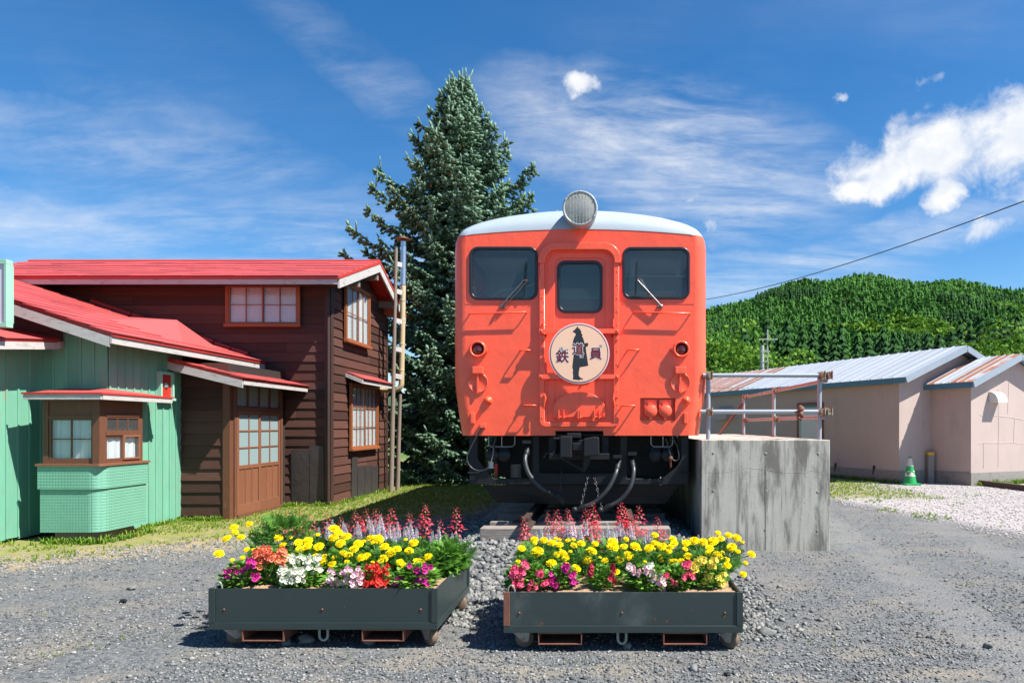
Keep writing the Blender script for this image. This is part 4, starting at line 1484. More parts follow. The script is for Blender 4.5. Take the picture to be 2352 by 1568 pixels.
sash(bay, FB, .01, wF - .01, .985, 1.50, .0, 2, 2, M['bay_wood'])
sash(bay, FBs, .0, wS, 1.32, 1.52, .0, 3, 1, M['bay_wood'])
sash(bay, FBs, .0, wS / 2 + .01, .975, 1.285, .004, 1, 1, M['bay_wood'])
sash(bay, FBs, wS / 2 - .01, wS, .975, 1.285, -.014, 1, 1, M['door_wood'])
for (F, w_, z0, z1) in ((FB, wF, .98, 1.47), (FBs, wS, .97, 1.26)):
    me = curtain_mesh(w_ - .02, z1 - z0, M['curtain'], int(w_ * 100), 5)
    me.transform(F @ Matrix.Translation((.01, .028, z0)))
    link('curtain', me, bay)
# bay roof: two small slopes meeting over the corner
br = MB()
o0, o1, o2, o3 = (-6.90, 8.10), (-5.98, 8.10), (-5.98, 9.42), (CX, 9.42)
zb_ = 1.79
vsb = [(-6.90, 8.10, zb_), (-5.98, 8.10, zb_), (-5.98, 9.42, zb_), (CX + .02, 9.42, zb_ + .06), (CX + .02, BYY - .03, zb_ + .085), (-6.90, BYY - .03, zb_ + .085)]
br.add(vsb + [(x, y, 1.765) for x, y, z in vsb], [(0, 1, 4, 5), (1, 2, 3, 4), (6, 11, 10, 7), (7, 10, 9, 8), (0, 6, 7, 1), (1, 7, 8, 2), (2, 8, 9, 3), (3, 9, 10, 4), (4, 10, 11, 5), (5, 11, 6, 0)])
bro = br.build('bay_roof', M['roof_red'], bay)
MB().box(-6.895, 8.085, 1.715, -5.975, 8.11, 1.775).build('fascia', M['fascia'], bay)
MB().box(-5.99, 8.112, 1.715, -5.965, 9.41, 1.775).build('fascia', M['fascia'], bay)
MB().box(-6.91, 8.075, 1.777, -5.955, 8.10, 1.80).build('roof_edge', M['roof_trim'], bay)
MB().box(-5.98, 8.102, 1.777, -5.955, 9.43, 1.80).build('roof_edge', M['roof_trim'], bay)
# red box on the wall
bx_ = empty('wall_box', (CX + .03, 9.85, 1.95), 'small red box with round lens in a green frame on the shop wall', 'alarm box')
FX_ = frame((CX + .032, 9.62, 0), SIDE)
MB().box(0, -.06, 1.80, .035, 0, 2.17).box(.265, -.06, 1.80, .30, 0, 2.17).box(.035, -.06, 2.135, .265, 0, 2.17).box(-.015, -.075, 1.765, .315, 0, 1.80).build('frame', M['green_trim'], bx_, FX_)
piece('panel', M['red_box'], bx_, FX_, .035, -.03, 1.80, .265, -.002, 2.135)
MB().lathe([(.001, -.018), (.035, -.016), (.042, 0)], FX_ @ Vector((.15, -.031, 1.98)), (-1, 0, 0), 16).build('lens', M['lamp_grey'], bx_)
# sign board standing on the canopy
sg = empty('sign_board', (-7.4, 7.75, 2.55), 'pale lilac sign panel in a mint green frame at the left edge', 'sign')
FG = frame((-8.6, 7.70, 0), FRONT)
gw = 8.6 - 6.72
MB().box(0, -.04, 2.51, gw, .05, 2.56).box(0, -.04, 3.215, gw, .05, 3.27).box(0, -.04, 2.56, .06, .05, 3.215).box(gw - .03, -.04, 2.56, gw, .06, 3.215).build('frame', M['green_trim'], sg, FG, bevel=.004)
piece('panel', M['panel_face'], sg, FG, .06, -.025, 2.56, gw - .03, .02, 3.215)
MB().box(.4, .02, 2.40, .46, .048, 2.52).box(1.2, .02, 2.40, 1.26, .048, 2.52).build('bracket', M['green_trim'], sg, FG)

# ---- ladder poles and stove pipe beside the house
lad = empty('pole_ladder', (-4.52, 14.55, 0), 'weathered grey pole ladder leaning beside the brown house', 'ladder')
MB().tube([P(898, 1132, 14.4), P(903, 900, 14.45), P(910, 570, 14.5)], [.055, .045, .034], 8).build('pole', M['old_pole'], lad)
MB().tube([P(913, 1126, 14.85), P(916, 1000, 14.85), P(919, 905, 14.85)], [.05, .045, .04], 8).build('pole', M['old_pole'], lad)
for v in (605, 668, 735, 800, 862):
    a_, b_ = P(908 - (v - 605) * .014, v, 14.50), P(923, v + 4, 14.62)
    MB().bar(a_, b_, .03, .10).build('rung', M['fascia'], lad)
sp_ = empty('stove_pipe', (-4.4, 14.7, 0), 'tall stove pipe with elbow, silver above and cream below', 'chimney')
ux = 923
MB().tube([P(927, 555, 14.7), P(926, 655, 14.7)], .058, 14).build('upper_pipe', M['pipe_new'], sp_)
pts = [P(926, 656, 14.7), P(922, 880, 14.7)]
for k in range(1, 7):
    t = R(90 * k / 6)
    pts.append(pts[1] + Vector((-.14 * (1 - math.cos(t)), 0, -.14 * math.sin(t))))
e_ = pts[-1]
pts.append(Vector((HX1 - .02, e_.y, e_.z)))
MB().tube(pts, .058, 14).build('lower_pipe', M['pipe_old'], sp_)
for v in (690, 735, 790, 850):
    c = P(924.8 - (v - 690) * .017, v, 14.7)
    MB().lathe([(.060, -.012), (.066, -.008), (.066, .008), (.060, .012)], c, (0, 0, 1), 14).build('pipe_joint', M['pipe_old'], sp_)
c = P(927, 555, 14.7)
MB().lathe([(.02, .11), (.16, .05), (.165, .04), (.02, .06)], c, (0, 0, 1), 14).build('rain_cap', M['rust'], sp_)
MB().tube([c + Vector((.05, 0, 0)), c + Vector((.06, 0, .06))], .006, 5).tube([c + Vector((-.05, 0, 0)), c + Vector((-.06, 0, .06))], .006, 5).build('cap_strut', M['rust'], sp_)


# ================================================================== RAILCAR
TYF = 7.88                                    # front plane
PXM = FPX / TYF
car = empty('railcar', (XC, TYF, .42), 'orange-red diesel railcar with grey roof and one big headlight', 'railcar')


def t3(cx, cy):
    """detail sheet of the upper front -> metres on the front plane"""
    return (((1740 + cx * .45068) / 1.70068 - VPX) / PXM, CAMZ - ((720 + cy * .45068) / 1.70068 - VPY) / PXM)


def t4(cx, cy):
    """detail sheet of the lower front -> metres on the front plane"""
    return (((1740 + cx * .54220) / 1.70068 - VPX) / PXM, CAMZ - ((1250 + cy * .54220) / 1.70068 - VPY) / PXM)


def rect3(x0, y0, x1, y1, r):
    a, b = t3(x0, y1), t3(x1, y0)
    return rrect(a[0], a[1], b[0], b[1], r)


def rect4(x0, y0, x1, y1, r):
    a, b = t4(x0, y1), t4(x1, y0)
    return rrect(a[0], a[1], b[0], b[1], r)


ZB, ZS, WB = 1.290, 3.600, 1.475              # skirt line, cant rail, half width


def half(z):
    return WB - .085 * max(0.0, (1.92 - z) / .63) ** 1.15


RC = .15
seam = lambda x: 3.600 + .068 * (1 - min(1, (abs(x) / 1.33)) ** 2)
zl = [ZB, 1.45, 1.62, 1.78, 1.92, 2.4, 2.9, 3.3, 3.45]
# front panel with its openings
notch = (t4(792, 830)[0], t4(1137, 797)[0], t4(800, 797)[1])
rim = [(XC - half(ZB) + RC, ZB), (notch[0], ZB), (notch[0], notch[2]), (notch[1], notch[2]), (notch[1], ZB), (XC + half(ZB) - RC, ZB)]
rim += [(XC + half(z) - RC, z) for z in zl[1:]]
rim += [(XC + x, seam(x)) for x in np.linspace(WB - RC, -(WB - RC), 25)]
rim += [(XC - half(z) + RC, z) for z in zl[1:][::-1]]
WL = rect3(222, 556, 786, 990, .085)
WR = rect3(1547, 558, 2104, 984, .085)
da, db = t3(880, 0)[0], t3(1462, 0)[0]
DT, DB = t3(0, 585)[1], t4(0, 738)[1]
DO = rrect(da, DB, db, DT, (.03, .03, .13, .13))
ja, jb = t4(1403, 722), t4(1655, 560)
JO = rrect(ja[0], ja[1], jb[0], jb[1], .004)
fp = plate_obj('front_panel', [rim, WL, WR, DO, JO], TYF, TYF + .035, M['orange'], car)
# wrapped corners, sides and the rear of the body
sh = MB()
NA = 9
SIDE_Y = [.55, 1.25, 2.0, 3.0, 3.3, 4.3, 4.6, 5.6, 5.9, 6.9, 7.2]
SIDE_GAPS = (0, 2, 4, 6, 8)
for sgn in (-1, 1):
    vs, fs = [], []
    lv = zl + [3.55, 3.60]
    for z in lv:
        w = half(min(z, 3.45)) - (0.0 if z < 3.5 else (.012 if z < 3.58 else .03))
        pl_ = []
        for k in range(NA + 1):
            t = R(90 * k / NA)
            pl_.append((XC + sgn * (w - RC + RC * math.sin(t)), TYF + .17 * (1 - math.cos(t)), z))
        for yy in SIDE_Y:
            pl_.append((XC + sgn * w, TYF + yy, z))
        vs += pl_
    m_ = NA + 1 + len(SIDE_Y)
    for j in range(len(lv) - 1):
        for k in range(m_ - 1):
            if lv[j] in (2.4, 2.9) and k - NA - 1 in SIDE_GAPS:
                continue
            fs.append((j * m_ + k, j * m_ + k + 1, (j + 1) * m_ + k + 1, (j + 1) * m_ + k))
    sh.add(vs, fs, True)
sh.box(XC - 1.40, TYF + 7.1, ZB, XC + 1.40, TYF + 7.2, 3.6)
MB().box(XC - 1.34, TYF + .35, ZB + .03, XC + 1.34, TYF + 7.0, ZB + .05).build('floor', M['black'], car)
MB().box(notch[0] - .03, TYF + .20, ZB + .055, notch[1] + .03, TYF + .22, notch[2] + .05).build('notch_dark_plate', M['black'], car)  # dark plate added behind the notch so its gap looks shaded
sh.build('body_side', M['orange'], car)
for sgn in (-1, 1):
    for k in SIDE_GAPS:
        ya, yb = TYF + SIDE_Y[k], TYF + SIDE_Y[k + 1]
        x = XC + sgn * (half(2.8) - .02)
        f_ = MB().box(x - .015, ya, 2.4, x + .015, ya + .04, 3.3).box(x - .015, yb - .04, 2.4, x + .015, yb, 3.3).box(x - .015, ya + .04, 2.4, x + .015, yb - .04, 2.44).box(x - .015, ya + .04, 3.26, x + .015, yb - .04, 3.3).box(x - .012, ya + .04, 2.84, x + .012, yb - .04, 2.87).build('side_window', M['orange'], car)
        MB().box(x - .002, ya + .04, 2.44, x + .002, yb - .04, 3.26).build('glass', M['train_glass'], f_)
# roof: domed nose running back into the long roof
TBX = [0, .1, .3, .52, .68, .80, .88, .94, .975, 1.0]
TBD = [0, .002, .018, .058, .10, .150, .197, .255, .325, .43]
rf = MB()
plan = [(-WB + .03, 7.0, 3.6)] + [(-(WB - .03 - RC) - RC * math.sin(R(a)), .17 * (1 - math.cos(R(a))), 3.6) for a in np.linspace(90, 0, 8)]
plan += [(x, 0.0, seam(x)) for x in np.linspace(-(WB - RC) + .06, WB - RC - .06, 27)]
plan += [((WB - .03 - RC) + RC * math.sin(R(a)), .17 * (1 - math.cos(R(a))), 3.6) for a in np.linspace(0, 90, 8)] + [(WB - .03, 7.0, 3.6)]
rows_ = 9
vs, fs = [], []
for i in range(rows_ + 1):
    t = R(90 * i / rows_)
    for (px, py, pz) in plan:
        zt = 4.03 - float(np.interp(abs(px) / (WB - .03), TBX, TBD))
        zt = max(zt, pz)
        yy = py + (max(.62, py) - py) * (1 - math.cos(t)) if py < 1 else py
        vs.append((XC + px, TYF - .004 + yy, pz + (zt - pz) * math.sin(t)))
m_ = len(plan)
for i in range(rows_):
    for k in range(m_ - 1):
        fs.append((i * m_ + k, i * m_ + k + 1, (i + 1) * m_ + k + 1, (i + 1) * m_ + k))
rf.add(vs, fs, True)
b0 = rows_ * m_
back = []
for k in range(m_):
    x, y, z = vs[b0 + k]
    back.append((x, TYF + 7.2, z))
rf.add([vs[b0 + k] for k in range(m_)] + back, [(k, k + 1, m_ + k + 1, m_ + k) for k in range(1, m_ - 2)], True)
rf.add([vs[b0 + 1], vs[b0 + m_ - 2], back[m_ - 2], back[1]], [(0, 1, 2, 3)])
rfo = rf.build('roof', M['roof_grey'], car)
for sgn in (-1, 1):
    MB().tube([(XC + sgn * (WB + .004), TYF + .25, 3.50), (XC + sgn * (WB + .004), TYF + 7.1, 3.50)], .016, 6).build('gutter', M['orange'], car)
    MB().box(XC + sgn * (WB - .004), TYF + .3, 1.92, XC + sgn * (WB + .006), TYF + .36, 3.48).build('side_strip', M['orange'], car)

# windows
for nm, hole, ring in (('left', WL, (208, 542, 800, 1003)), ('right', WR, (1533, 545, 2118, 997))):
    g = plate_obj('window', [rect3(*ring, .10), rect3(ring[0] + 24, ring[1] + 24, ring[2] - 24, ring[3] - 24, .072)], TYF - .018, TYF + .03, M['rubber'], car, .006)
    plate_obj('glass', [rect3(ring[0] + 20, ring[1] + 20, ring[2] - 20, ring[3] - 20, .072)], TYF + .006, TYF + .011, M['train_glass'], g)
# end door: frame, hood, leaf
DRY = TYF + .055
fa, fb = t4(680, 768), t4(1250, 0)
ia, ib = t4(716, 735), t4(1214, 0)
frz = t3(0, 690)[1]
U_ = [(fa[0], frz), (fa[0], fa[1] + .06), (fa[0] + .02, fa[1] + .018), (fa[0] + .06, fa[1]), (fb[0] - .06, fa[1]), (fb[0] - .02, fa[1] + .018), (fb[0], fa[1] + .06), (fb[0], frz),
      (ib[0], frz), (ib[0], ia[1]), (ia[0], ia[1]), (ia[0], frz)]
plate_obj('door_frame', [U_], TYF - .042, TYF - .001, M['orange'], car, .005)
ha, hb_ = t3(808, 690), t3(1522, 513)
H1 = rrect(ha[0], ha[1] - .01, hb_[0], hb_[1], (.0, .0, .20, .20), 9)
hi_a, hi_b = t3(868, 690), t3(1464, 575)
H2 = rrect(hi_a[0], hi_a[1] - .02, hi_b[0], hi_b[1], (.0, .0, .13, .13), 9)
HP = [(ha[0], ha[1])] + [p for p in H1 if p[1] > ha[1]][0:] 
arc_o = [p for p in H1 if p[1] > ha[1] - .005]
arc_i = [p for p in H2 if p[1] > ha[1] - .005]
def sort_arch(pp, xm):
    L_ = sorted([p for p in pp if p[0] < xm], key=lambda p: (p[1], p[0]))
    R_ = sorted([p for p in pp if p[0] >= xm], key=lambda p: (-p[1], p[0]))
    return L_ + R_
xm = (ha[0] + hb_[0]) / 2
oo, ii_ = sort_arch(arc_o, xm), sort_arch(arc_i, xm)
hood_poly = [(ha[0], ha[1])] + oo + [(hb_[0], ha[1]), (hi_b[0], ha[1])] + ii_[::-1] + [(hi_a[0], ha[1])]
plate_obj('door_hood', [hood_poly], TYF - .055, TYF - .001, M['orange'], car, .006)
# recess lining and door leaf
lin = plate_obj('door_lining', [rrect(da - .01, DB - .01, db + .01, DT + .01, (.03, .03, .13, .13)), rrect(t3(945, 0)[0], DB + .02, t3(1385, 0)[0], t3(0, 632)[1], (.02, .02, .08, .08))], TYF + .030, DRY - .006, M['orange'], car, .004)
la, lb = t3(938, 0)[0], t3(1392, 0)[0]
lt, lbz = t3(0, 622)[1], t4(0, 735)[1]
dleaf = plate_obj('end_door', [rrect(la, lbz, lb, lt, (.02, .02, .09, .09)), rect3(980, 672, 1346, 1094, .075)], DRY - .012, DRY + .02, M['orange'], car, .004)
plate_obj('gasket', [rect3(965, 655, 1362, 1110, .095), rect3(992, 682, 1336, 1084, .07)], DRY - .030, DRY + .01, M['rubber'], dleaf, .006)
plate_obj('glass', [rect3(986, 676, 1342, 1090, .072)], DRY - .004, DRY, M['train_glass'], dleaf)
# raised strips between frame and door
for a, b in ((820, 862), (1466, 1508)):
    x0, x1 = t3(a, 0)[0], t3(b, 0)[0]
# cross bars that carry the round sign, with lugs
for ya, yb in ((72, 104), (396, 428)):
    a, b = t4(680, yb), t4(1250, ya)
    MB().box(a[0], TYF - .105, a[1], b[0], TYF - .092, b[1]).build('cross_bar', M['orange'], car, bevel=.002, seg=1)
    for cx in (697, 1235):
        c = t4(cx, (ya + yb) / 2)
        MB().box(c[0] - .028, TYF - .090, c[1] - .028, c[0] + .028, TYF - .040, c[1] + .028).build('bar_bracket', M['orange'], car, bevel=.003, seg=1)
        MB().lathe([(.001, -.016), (.012, -.014), (.014, 0)], (c[0], TYF - .106, c[1]), (0, 1, 0), 10).build('bolt', M['orange'], car)
for cx, s_ in ((706, 1), (1226, -1)):
    c = t4(cx, 128)
    MB().box(c[0] - .028, TYF - .085, c[1] - .035, c[0] + .028, TYF - .043, c[1] + .02).lathe([(.001, -.02), (.02, -.016), (.022, .02)], (c[0] + s_ * .022, TYF - .06, c[1] + .015), (s_ * .3, -1, 0), 10).build('latch', M['orange'], car, bevel=.004, seg=1)
    c = t4(cx + 10 * s_, 30)
    MB().tube([(c[0] + s_ * .01, TYF - .06, c[1] - .04), (c[0] + s_ * .01, TYF - .06, c[1] + .05)], .008, 6).build('latch_pin', M['orange'], car)
    c = t4(cx, 545)
    MB().box(c[0] - .03, TYF - .075, c[1] - .02, c[0] + .03, TYF - .043, c[1] + .025).tube([(c[0] + s_ * .02, TYF - .08, c[1] + .01), (c[0] + s_ * .03, TYF - .085, c[1] - .03), (c[0] + s_ * .018, TYF - .08, c[1] - .08), (c[0] + s_ * .012, TYF - .07, c[1] - .14)], [.012, .013, .011, .007], 7).build('latch_hook', M['orange'], car)
# half-round folded footplate at the foot of the door
fp0 = [t4(778, 700)]
for k in range(25):
    t = math.pi * (1 - k / 24)
    cx, cy = 965 + 187 * math.cos(t), 640 - 122 * math.sin(t)
    fp0.append(t4(cx, cy))
fp0.append(t4(1152, 700))
ft = plate_obj('footplate', [fp0], TYF - .030, TYF - .004, M['orange'], car, .005)
for cx in (838, 966, 1092):
    c = t4(cx, 690)
    hw = .035 if cx != 966 else .018
    hb2 = MB().box(c[0] - hw, TYF - .075, c[1] - .03, c[0] - hw + .014, TYF - .031, c[1] + .07).box(c[0] + hw - .014, TYF - .075, c[1] - .03, c[0] + hw, TYF - .031, c[1] + .07)
    hb2.tube([(c[0] - hw - .018, TYF - .06, c[1] - .012), (c[0] + hw + .018, TYF - .06, c[1] - .012)], .011, 8)
    hb2.build('hinge', M['orange'], ft)
# rails and small grab handles
def rail(p, q, d, r, name='handrail', legs=True):
    a, b = Vector((p[0], TYF - d, p[1])), Vector((q[0], TYF - d, q[1]))
    dx_ = Vector((.012, 0, 0))
    pts = [Vector((p[0], TYF + .002, p[1])), a + Vector((0, .02, 0)), a + dx_, b - dx_, b + Vector((0, .02, 0)), Vector((q[0], TYF + .002, q[1]))]
    MB().tube(pts, r, 8).build(name, M['orange'], car)


rail(t3(210, 1126), t3(705, 1112), .055, .008)
rail(t3(1630, 1112), t3(2120, 1124), .055, .008)
for a, b in (((540, 222), (615, 222)), ((568, 615), (655, 615)), ((1312, 218), (1392, 218)), ((1272, 617), (1364, 617))):
    rail(t4(*a), t4(*b), .085, .009, 'grab_handle')
# tail lights, marker discs, knobs, brackets
for cx, s_ in ((237, 1), (1697, -1)):
    c = t4(cx, 212)
    tl = MB().lathe([(.10, .0), (.097, -.05), (.092, -.062), (.078, -.064), (.070, -.050), (.070, -.01)], (c[0], TYF, c[1]), (0, 1, 0), 28).box(c[0] + s_ * .085, TYF - .05, c[1] - .03, c[0] + s_ * .112, TYF - .005, c[1] + .03).build('tail_light', M['orange'], car)
    MB().lathe([(.001, -.062), (.03, -.058), (.055, -.045), (.069, -.020), (.069, -.012)], (c[0], TYF, c[1]), (0, 1, 0), 24).build('lens', M['lens_red'], tl)
    c = t4(cx if s_ > 0 else 1692, 450)
    md = MB().lathe([(.115, 0), (.115, -.016), (.108, -.020), (.104, -.012), (.001, -.012)], (c[0], TYF, c[1]), (0, 1, 0), 32).build('marker_disc', M['orange'], car)
    MB().box(c[0] - .011, TYF - .034, c[1] - .122, c[0] + .011, TYF - .021, c[1] + .122).build('strap', M['orange'], md)
    MB().box(c[0] - .066, TYF - .045, c[1] + .095, c[0] + .064, TYF - .002, c[1] + .185).build('marker_cap', M['orange'], md, bevel=.012)
    c = t4(308 if s_ > 0 else 1735, 580)
    MB().lathe([(.052, 0), (.045, -.02), (.03, -.028), (.028, -.05), (.018, -.06), (.001, -.062)], (c[0], TYF, c[1]), (0, 1, 0), 18).build('knob', M['orange'], car)
    c = t4(201 if s_ > 0 else 1729, 707)
    MB().box(c[0] - .027, TYF - .05, c[1] - .066, c[0] + .027, TYF - .001, c[1] + .070).build('lamp_bracket', M['orange'], car, bevel=.012)
# recessed jumper sockets
jk = MB().box(ja[0], TYF + .10, ja[1], jb[0], TYF + .11, jb[1]).box(ja[0] - .008, TYF + .035, ja[1] - .008, ja[0], TYF + .11, jb[1] + .008).box(jb[0], TYF + .035, ja[1] - .008, jb[0] + .008, TYF + .11, jb[1] + .008)
jk.box(ja[0], TYF + .035, jb[1], jb[0], TYF + .11, jb[1] + .008).box(ja[0], TYF + .035, ja[1] - .008, jb[0], TYF + .11, ja[1])
jko = jk.build('socket_recess', M['orange'], car)
for cx in (1478, 1584):
    c = t4(cx, 655)
    so_ = MB().lathe([(.078, .10), (.074, .0), (.076, -.012), (.070, -.02), (.001, -.022)], (c[0], TYF, c[1]), (0, 1, 0), 22)
    so_.box(c[0] - .07, TYF + .02, c[1] + .02, c[0] + .07, TYF + .098, c[1] + .13).box(c[0] - .03, TYF - .02, c[1] + .06, c[0] + .03, TYF + .03, c[1] + .095)
    so_.box(c[0] - .012, TYF - .015, c[1] - .095, c[0] + .012, TYF, c[1] - .07)
    so_.build('jumper_socket', M['orange'], jko)
c = t4(272, 757)
MB().box(c[0] - .035, TYF - .035, c[1] - .03, c[0] + .035, TYF - .001, c[1] + .022).build('cable_bracket', M['orange'], car, bevel=.004, seg=1)
# headlight
hc = t3(1172, 255)
hl = MB().lathe([(.150, .50), (.175, .20), (.185, -.10), (.198, -.16), (.200, -.20), (.192, -.215), (.176, -.212), (.172, -.20), (.172, -.17)], (hc[0], TYF, hc[1]), (0, 1, 0), 40).build('headlight', M['lamp_grey'], car)
MB().lathe([(.030, -.02), (.10, -.06), (.150, -.12), (.172, -.185)], (hc[0], TYF, hc[1]), (0, 1, 0), 36).build('reflector', M['reflector'], hl)
MB().lathe([(.001, -.228), (.06, -.226), (.12, -.218), (.172, -.203)], (hc[0], TYF, hc[1]), (0, 1, 0), 36).build('lens', M['lamp_glass'], hl)
flu = MB()
for k in range(-4, 5):
    x = k * .036
    hh = math.sqrt(max(0, .165 ** 2 - x * x))
    flu.box(hc[0] + x - .0025, TYF - .224 + x * x * .8, hc[1] - hh, hc[0] + x + .0025, TYF - .219 + x * x * .8, hc[1] + hh)
flu.build('lens_flutes', M['lamp_glass'], hl)
MB().lathe([(.001, -.13), (.026, -.12), (.030, -.09), (.022, -.05), (.022, -.01)], (hc[0], TYF, hc[1]), (0, 1, 0), 16).build('bulb', M['steel'], hl)
for k in range(6):
    t = R(30 + 60 * k)
    MB().lathe([(.001, -.010), (.008, -.008), (.009, .004)], (hc[0] + .186 * math.cos(t), TYF - .214, hc[1] + .186 * math.sin(t)), (0, 1, 0), 8).build('rim_bolt', M['lamp_grey'], hl)
# wipers
for piv, k1, k2, b0_, b1_ in (((485, 1062), (680, 842), (716, 840), (700, 675), (673, 968)), ((1868, 1060), (1660, 832), (1692, 830), (1657, 672), (1645, 962))):
    p = t3(*piv)
    s_ = -1 if piv[0] > 1000 else 1
    wp = MB().lathe([(.024, .0), (.024, -.03), (.016, -.045), (.001, -.047)], (p[0], TYF, p[1]), (0, 1, 0), 12).lathe([(.016, .0), (.016, -.03), (.001, -.035)], (p[0] + s_ * .035, TYF, p[1] - .008), (0, 1, 0), 10).build('wiper', M['steel'], car)
    a, b = t3(*k1), t3(*k2)
    MB().tube([(p[0], TYF - .045, p[1]), ((p[0] + a[0]) / 2, TYF - .055, (p[1] + a[1]) / 2), (a[0], TYF - .05, a[1])], [.011, .008, .006], 6).build('wiper_arm', M['steel'], wp)
    MB().tube([(p[0] + s_ * .035, TYF - .038, p[1] - .008), (b[0], TYF - .05, b[1])], .005, 6).build('wiper_link', M['steel'], wp)
    MB().tube([(a[0], TYF - .05, a[1]), (b[0], TYF - .05, b[1])], .007, 6).build('wiper_joint', M['rust'], wp)
    c0, c1_ = t3(*b0_), t3(*b1_)
    MB().bar((c0[0], TYF - .030, c0[1]), (c1_[0], TYF - .030, c1_[1]), .018, .012, (0, 1, 0)).build('wiper_blade', M['rubber'], wp)
# lap seams of the front sheet and rows of small rivets
for a, b in (((150, 1034), (800, 1034)), ((1528, 1034), (2190, 1034))):
    p, q_ = t3(*a), t3(*b)
    MB().box(max(p[0], XC - 1.32), TYF - .0035, p[1] - .004, min(q_[0], XC + 1.32), TYF + .002, p[1] + .004).build('sheet_seam', M['orange'], car)
for cx in (842, 1487):
    p0, p1 = t3(cx, 760), t4((1740 + cx * .45068 - 1740) / .5422, 700)
    for k in range(12):
        z = p0[1] + (p1[1] - p0[1]) * k / 11
        MB().lathe([(.001, -.006), (.006, -.005), (.008, .001)], (p0[0], TYF - .042, z), (0, 1, 0), 8).build('rivet', M['orange'], car)
# cab interior seen through the glass
cabo = MB().box(XC - 1.36, TYF + 1.55, 1.32, XC - .42, TYF + 1.58, 3.6).box(XC + .42, TYF + 1.55, 1.32, XC + 1.36, TYF + 1.58, 2.35).box(XC + .42, TYF + 1.55, 3.25, XC + 1.36, TYF + 1.58, 3.6).box(XC - .42, TYF + 1.55, 3.15, XC + .42, TYF + 1.58, 3.6)
cabo.box(XC + .42, TYF + 1.55, 2.35, XC + .55, TYF + 1.58, 3.25).box(XC + 1.25, TYF + 1.55, 2.35, XC + 1.36, TYF + 1.58, 3.25)
cabo.build('cab_partition', M['cab'], car)
MB().box(XC - 1.36, TYF + .10, 3.50, XC + 1.36, TYF + 7, 3.55).build('ceiling', M['cab_white'], car)
MB().box(XC + .45, TYF + .15, 1.32, XC + 1.33, TYF + .55, 2.28).build('driver_desk', M['cab_dark'], car, bevel=.03)
MB().tube([(XC + .56, TYF + 1.50, 2.36), (XC + .56, TYF + 1.50, 3.24), (XC + 1.24, TYF + 1.50, 3.24), (XC + 1.24, TYF + 1.50, 2.36)], .022, 6).build('partition_frame', M['cab_white'], car)
MB().box(XC + .62, TYF + .75, 3.30, XC + .67, TYF + .80, 3.5).box(XC + 1.18, TYF + .75, 3.30, XC + 1.23, TYF + .80, 3.5).tube([(XC + .5, TYF + .78, 3.30), (XC + 1.3, TYF + .78, 3.30)], .012, 6).build('overhead_rack', M['cab_white'], car)
MB().tube([(XC - 1.2, TYF + .9, 3.02), (XC - 1.05, TYF + .9, 3.14), (XC - .6, TYF + .9, 3.22)], .014, 6).build('grab_rail', M['cab_white'], car)
for k in range(2):
    MB().box(XC - 1.2, TYF + 3 + k * 1.6, 1.5, XC - .35, TYF + 3.12 + k * 1.6, 2.4).build('seat_back', M['cab_dark'], car, bevel=.04)
    MB().box(XC + .35, TYF + 3 + k * 1.6, 1.5, XC + 1.2, TYF + 3.12 + k * 1.6, 2.4).build('seat_back', M['cab_dark'], car, bevel=.04)

# ---- underframe
BK = M['black']
YB_ = TYF + .12
lo = [t4(157, 833), t4(157, 1190), t4(1762, 1190), t4(1762, 833)]
op1 = [t4(218, 838), t4(620, 838), t4(620, 1146), t4(338, 1146), t4(262, 1068), t4(218, 1000)]
op2 = [t4(668, 838), t4(1260, 838), t4(1260, 1107), t4(668, 1107)]
op3 = [t4(1310, 838), t4(1704, 838), t4(1704, 1000), t4(1672, 1060), t4(1572, 1146), t4(1310, 1146)]
lo = [(p[0], p[1] + (.02 if i in (0, 3) else 0)) for i, p in enumerate(lo)]
plate_obj('guard_frame', [lo, op1, op2, op3], YB_, YB_ + .05, BK, car, .006)
a, b = t4(157, 1190), t4(1762, 833)
MB().box(a[0], YB_ + .052, a[1], a[0] + .05, YB_ + .75, b[1]).box(b[0] - .05, YB_ + .052, a[1], b[0], YB_ + .75, b[1]).build('guard_side', BK, car)
pa = [t4(240, 1197), t4(340, 1332), t4(1600, 1338), t4(1700, 1197)]
pw = MB()
f_ = [(p[0], YB_ + (.10 if i in (0, 3) else .16), p[1]) for i, p in enumerate(pa)]
mid_t, mid_b = ((f_[0][0] + f_[3][0]) / 2, YB_ + .02, f_[0][2]), ((f_[1][0] + f_[2][0]) / 2, YB_ + .06, f_[1][2] - .01)
pw.add([f_[0], f_[1], mid_b, mid_t, f_[2], f_[3]], [(0, 1, 2, 3), (3, 2, 4, 5)])
pw.add([(x, y + .02, z) for x, y, z in (f_[0], f_[1], mid_b, mid_t, f_[2], f_[3])], [(3, 2, 1, 0), (5, 4, 2, 3)])
pw.build('snow_plough', BK, car)
MB().box(XC - 1.1, YB_ + .75, .75, XC + 1.1, YB_ + .80, 1.318).build('frame_wall', BK, car)
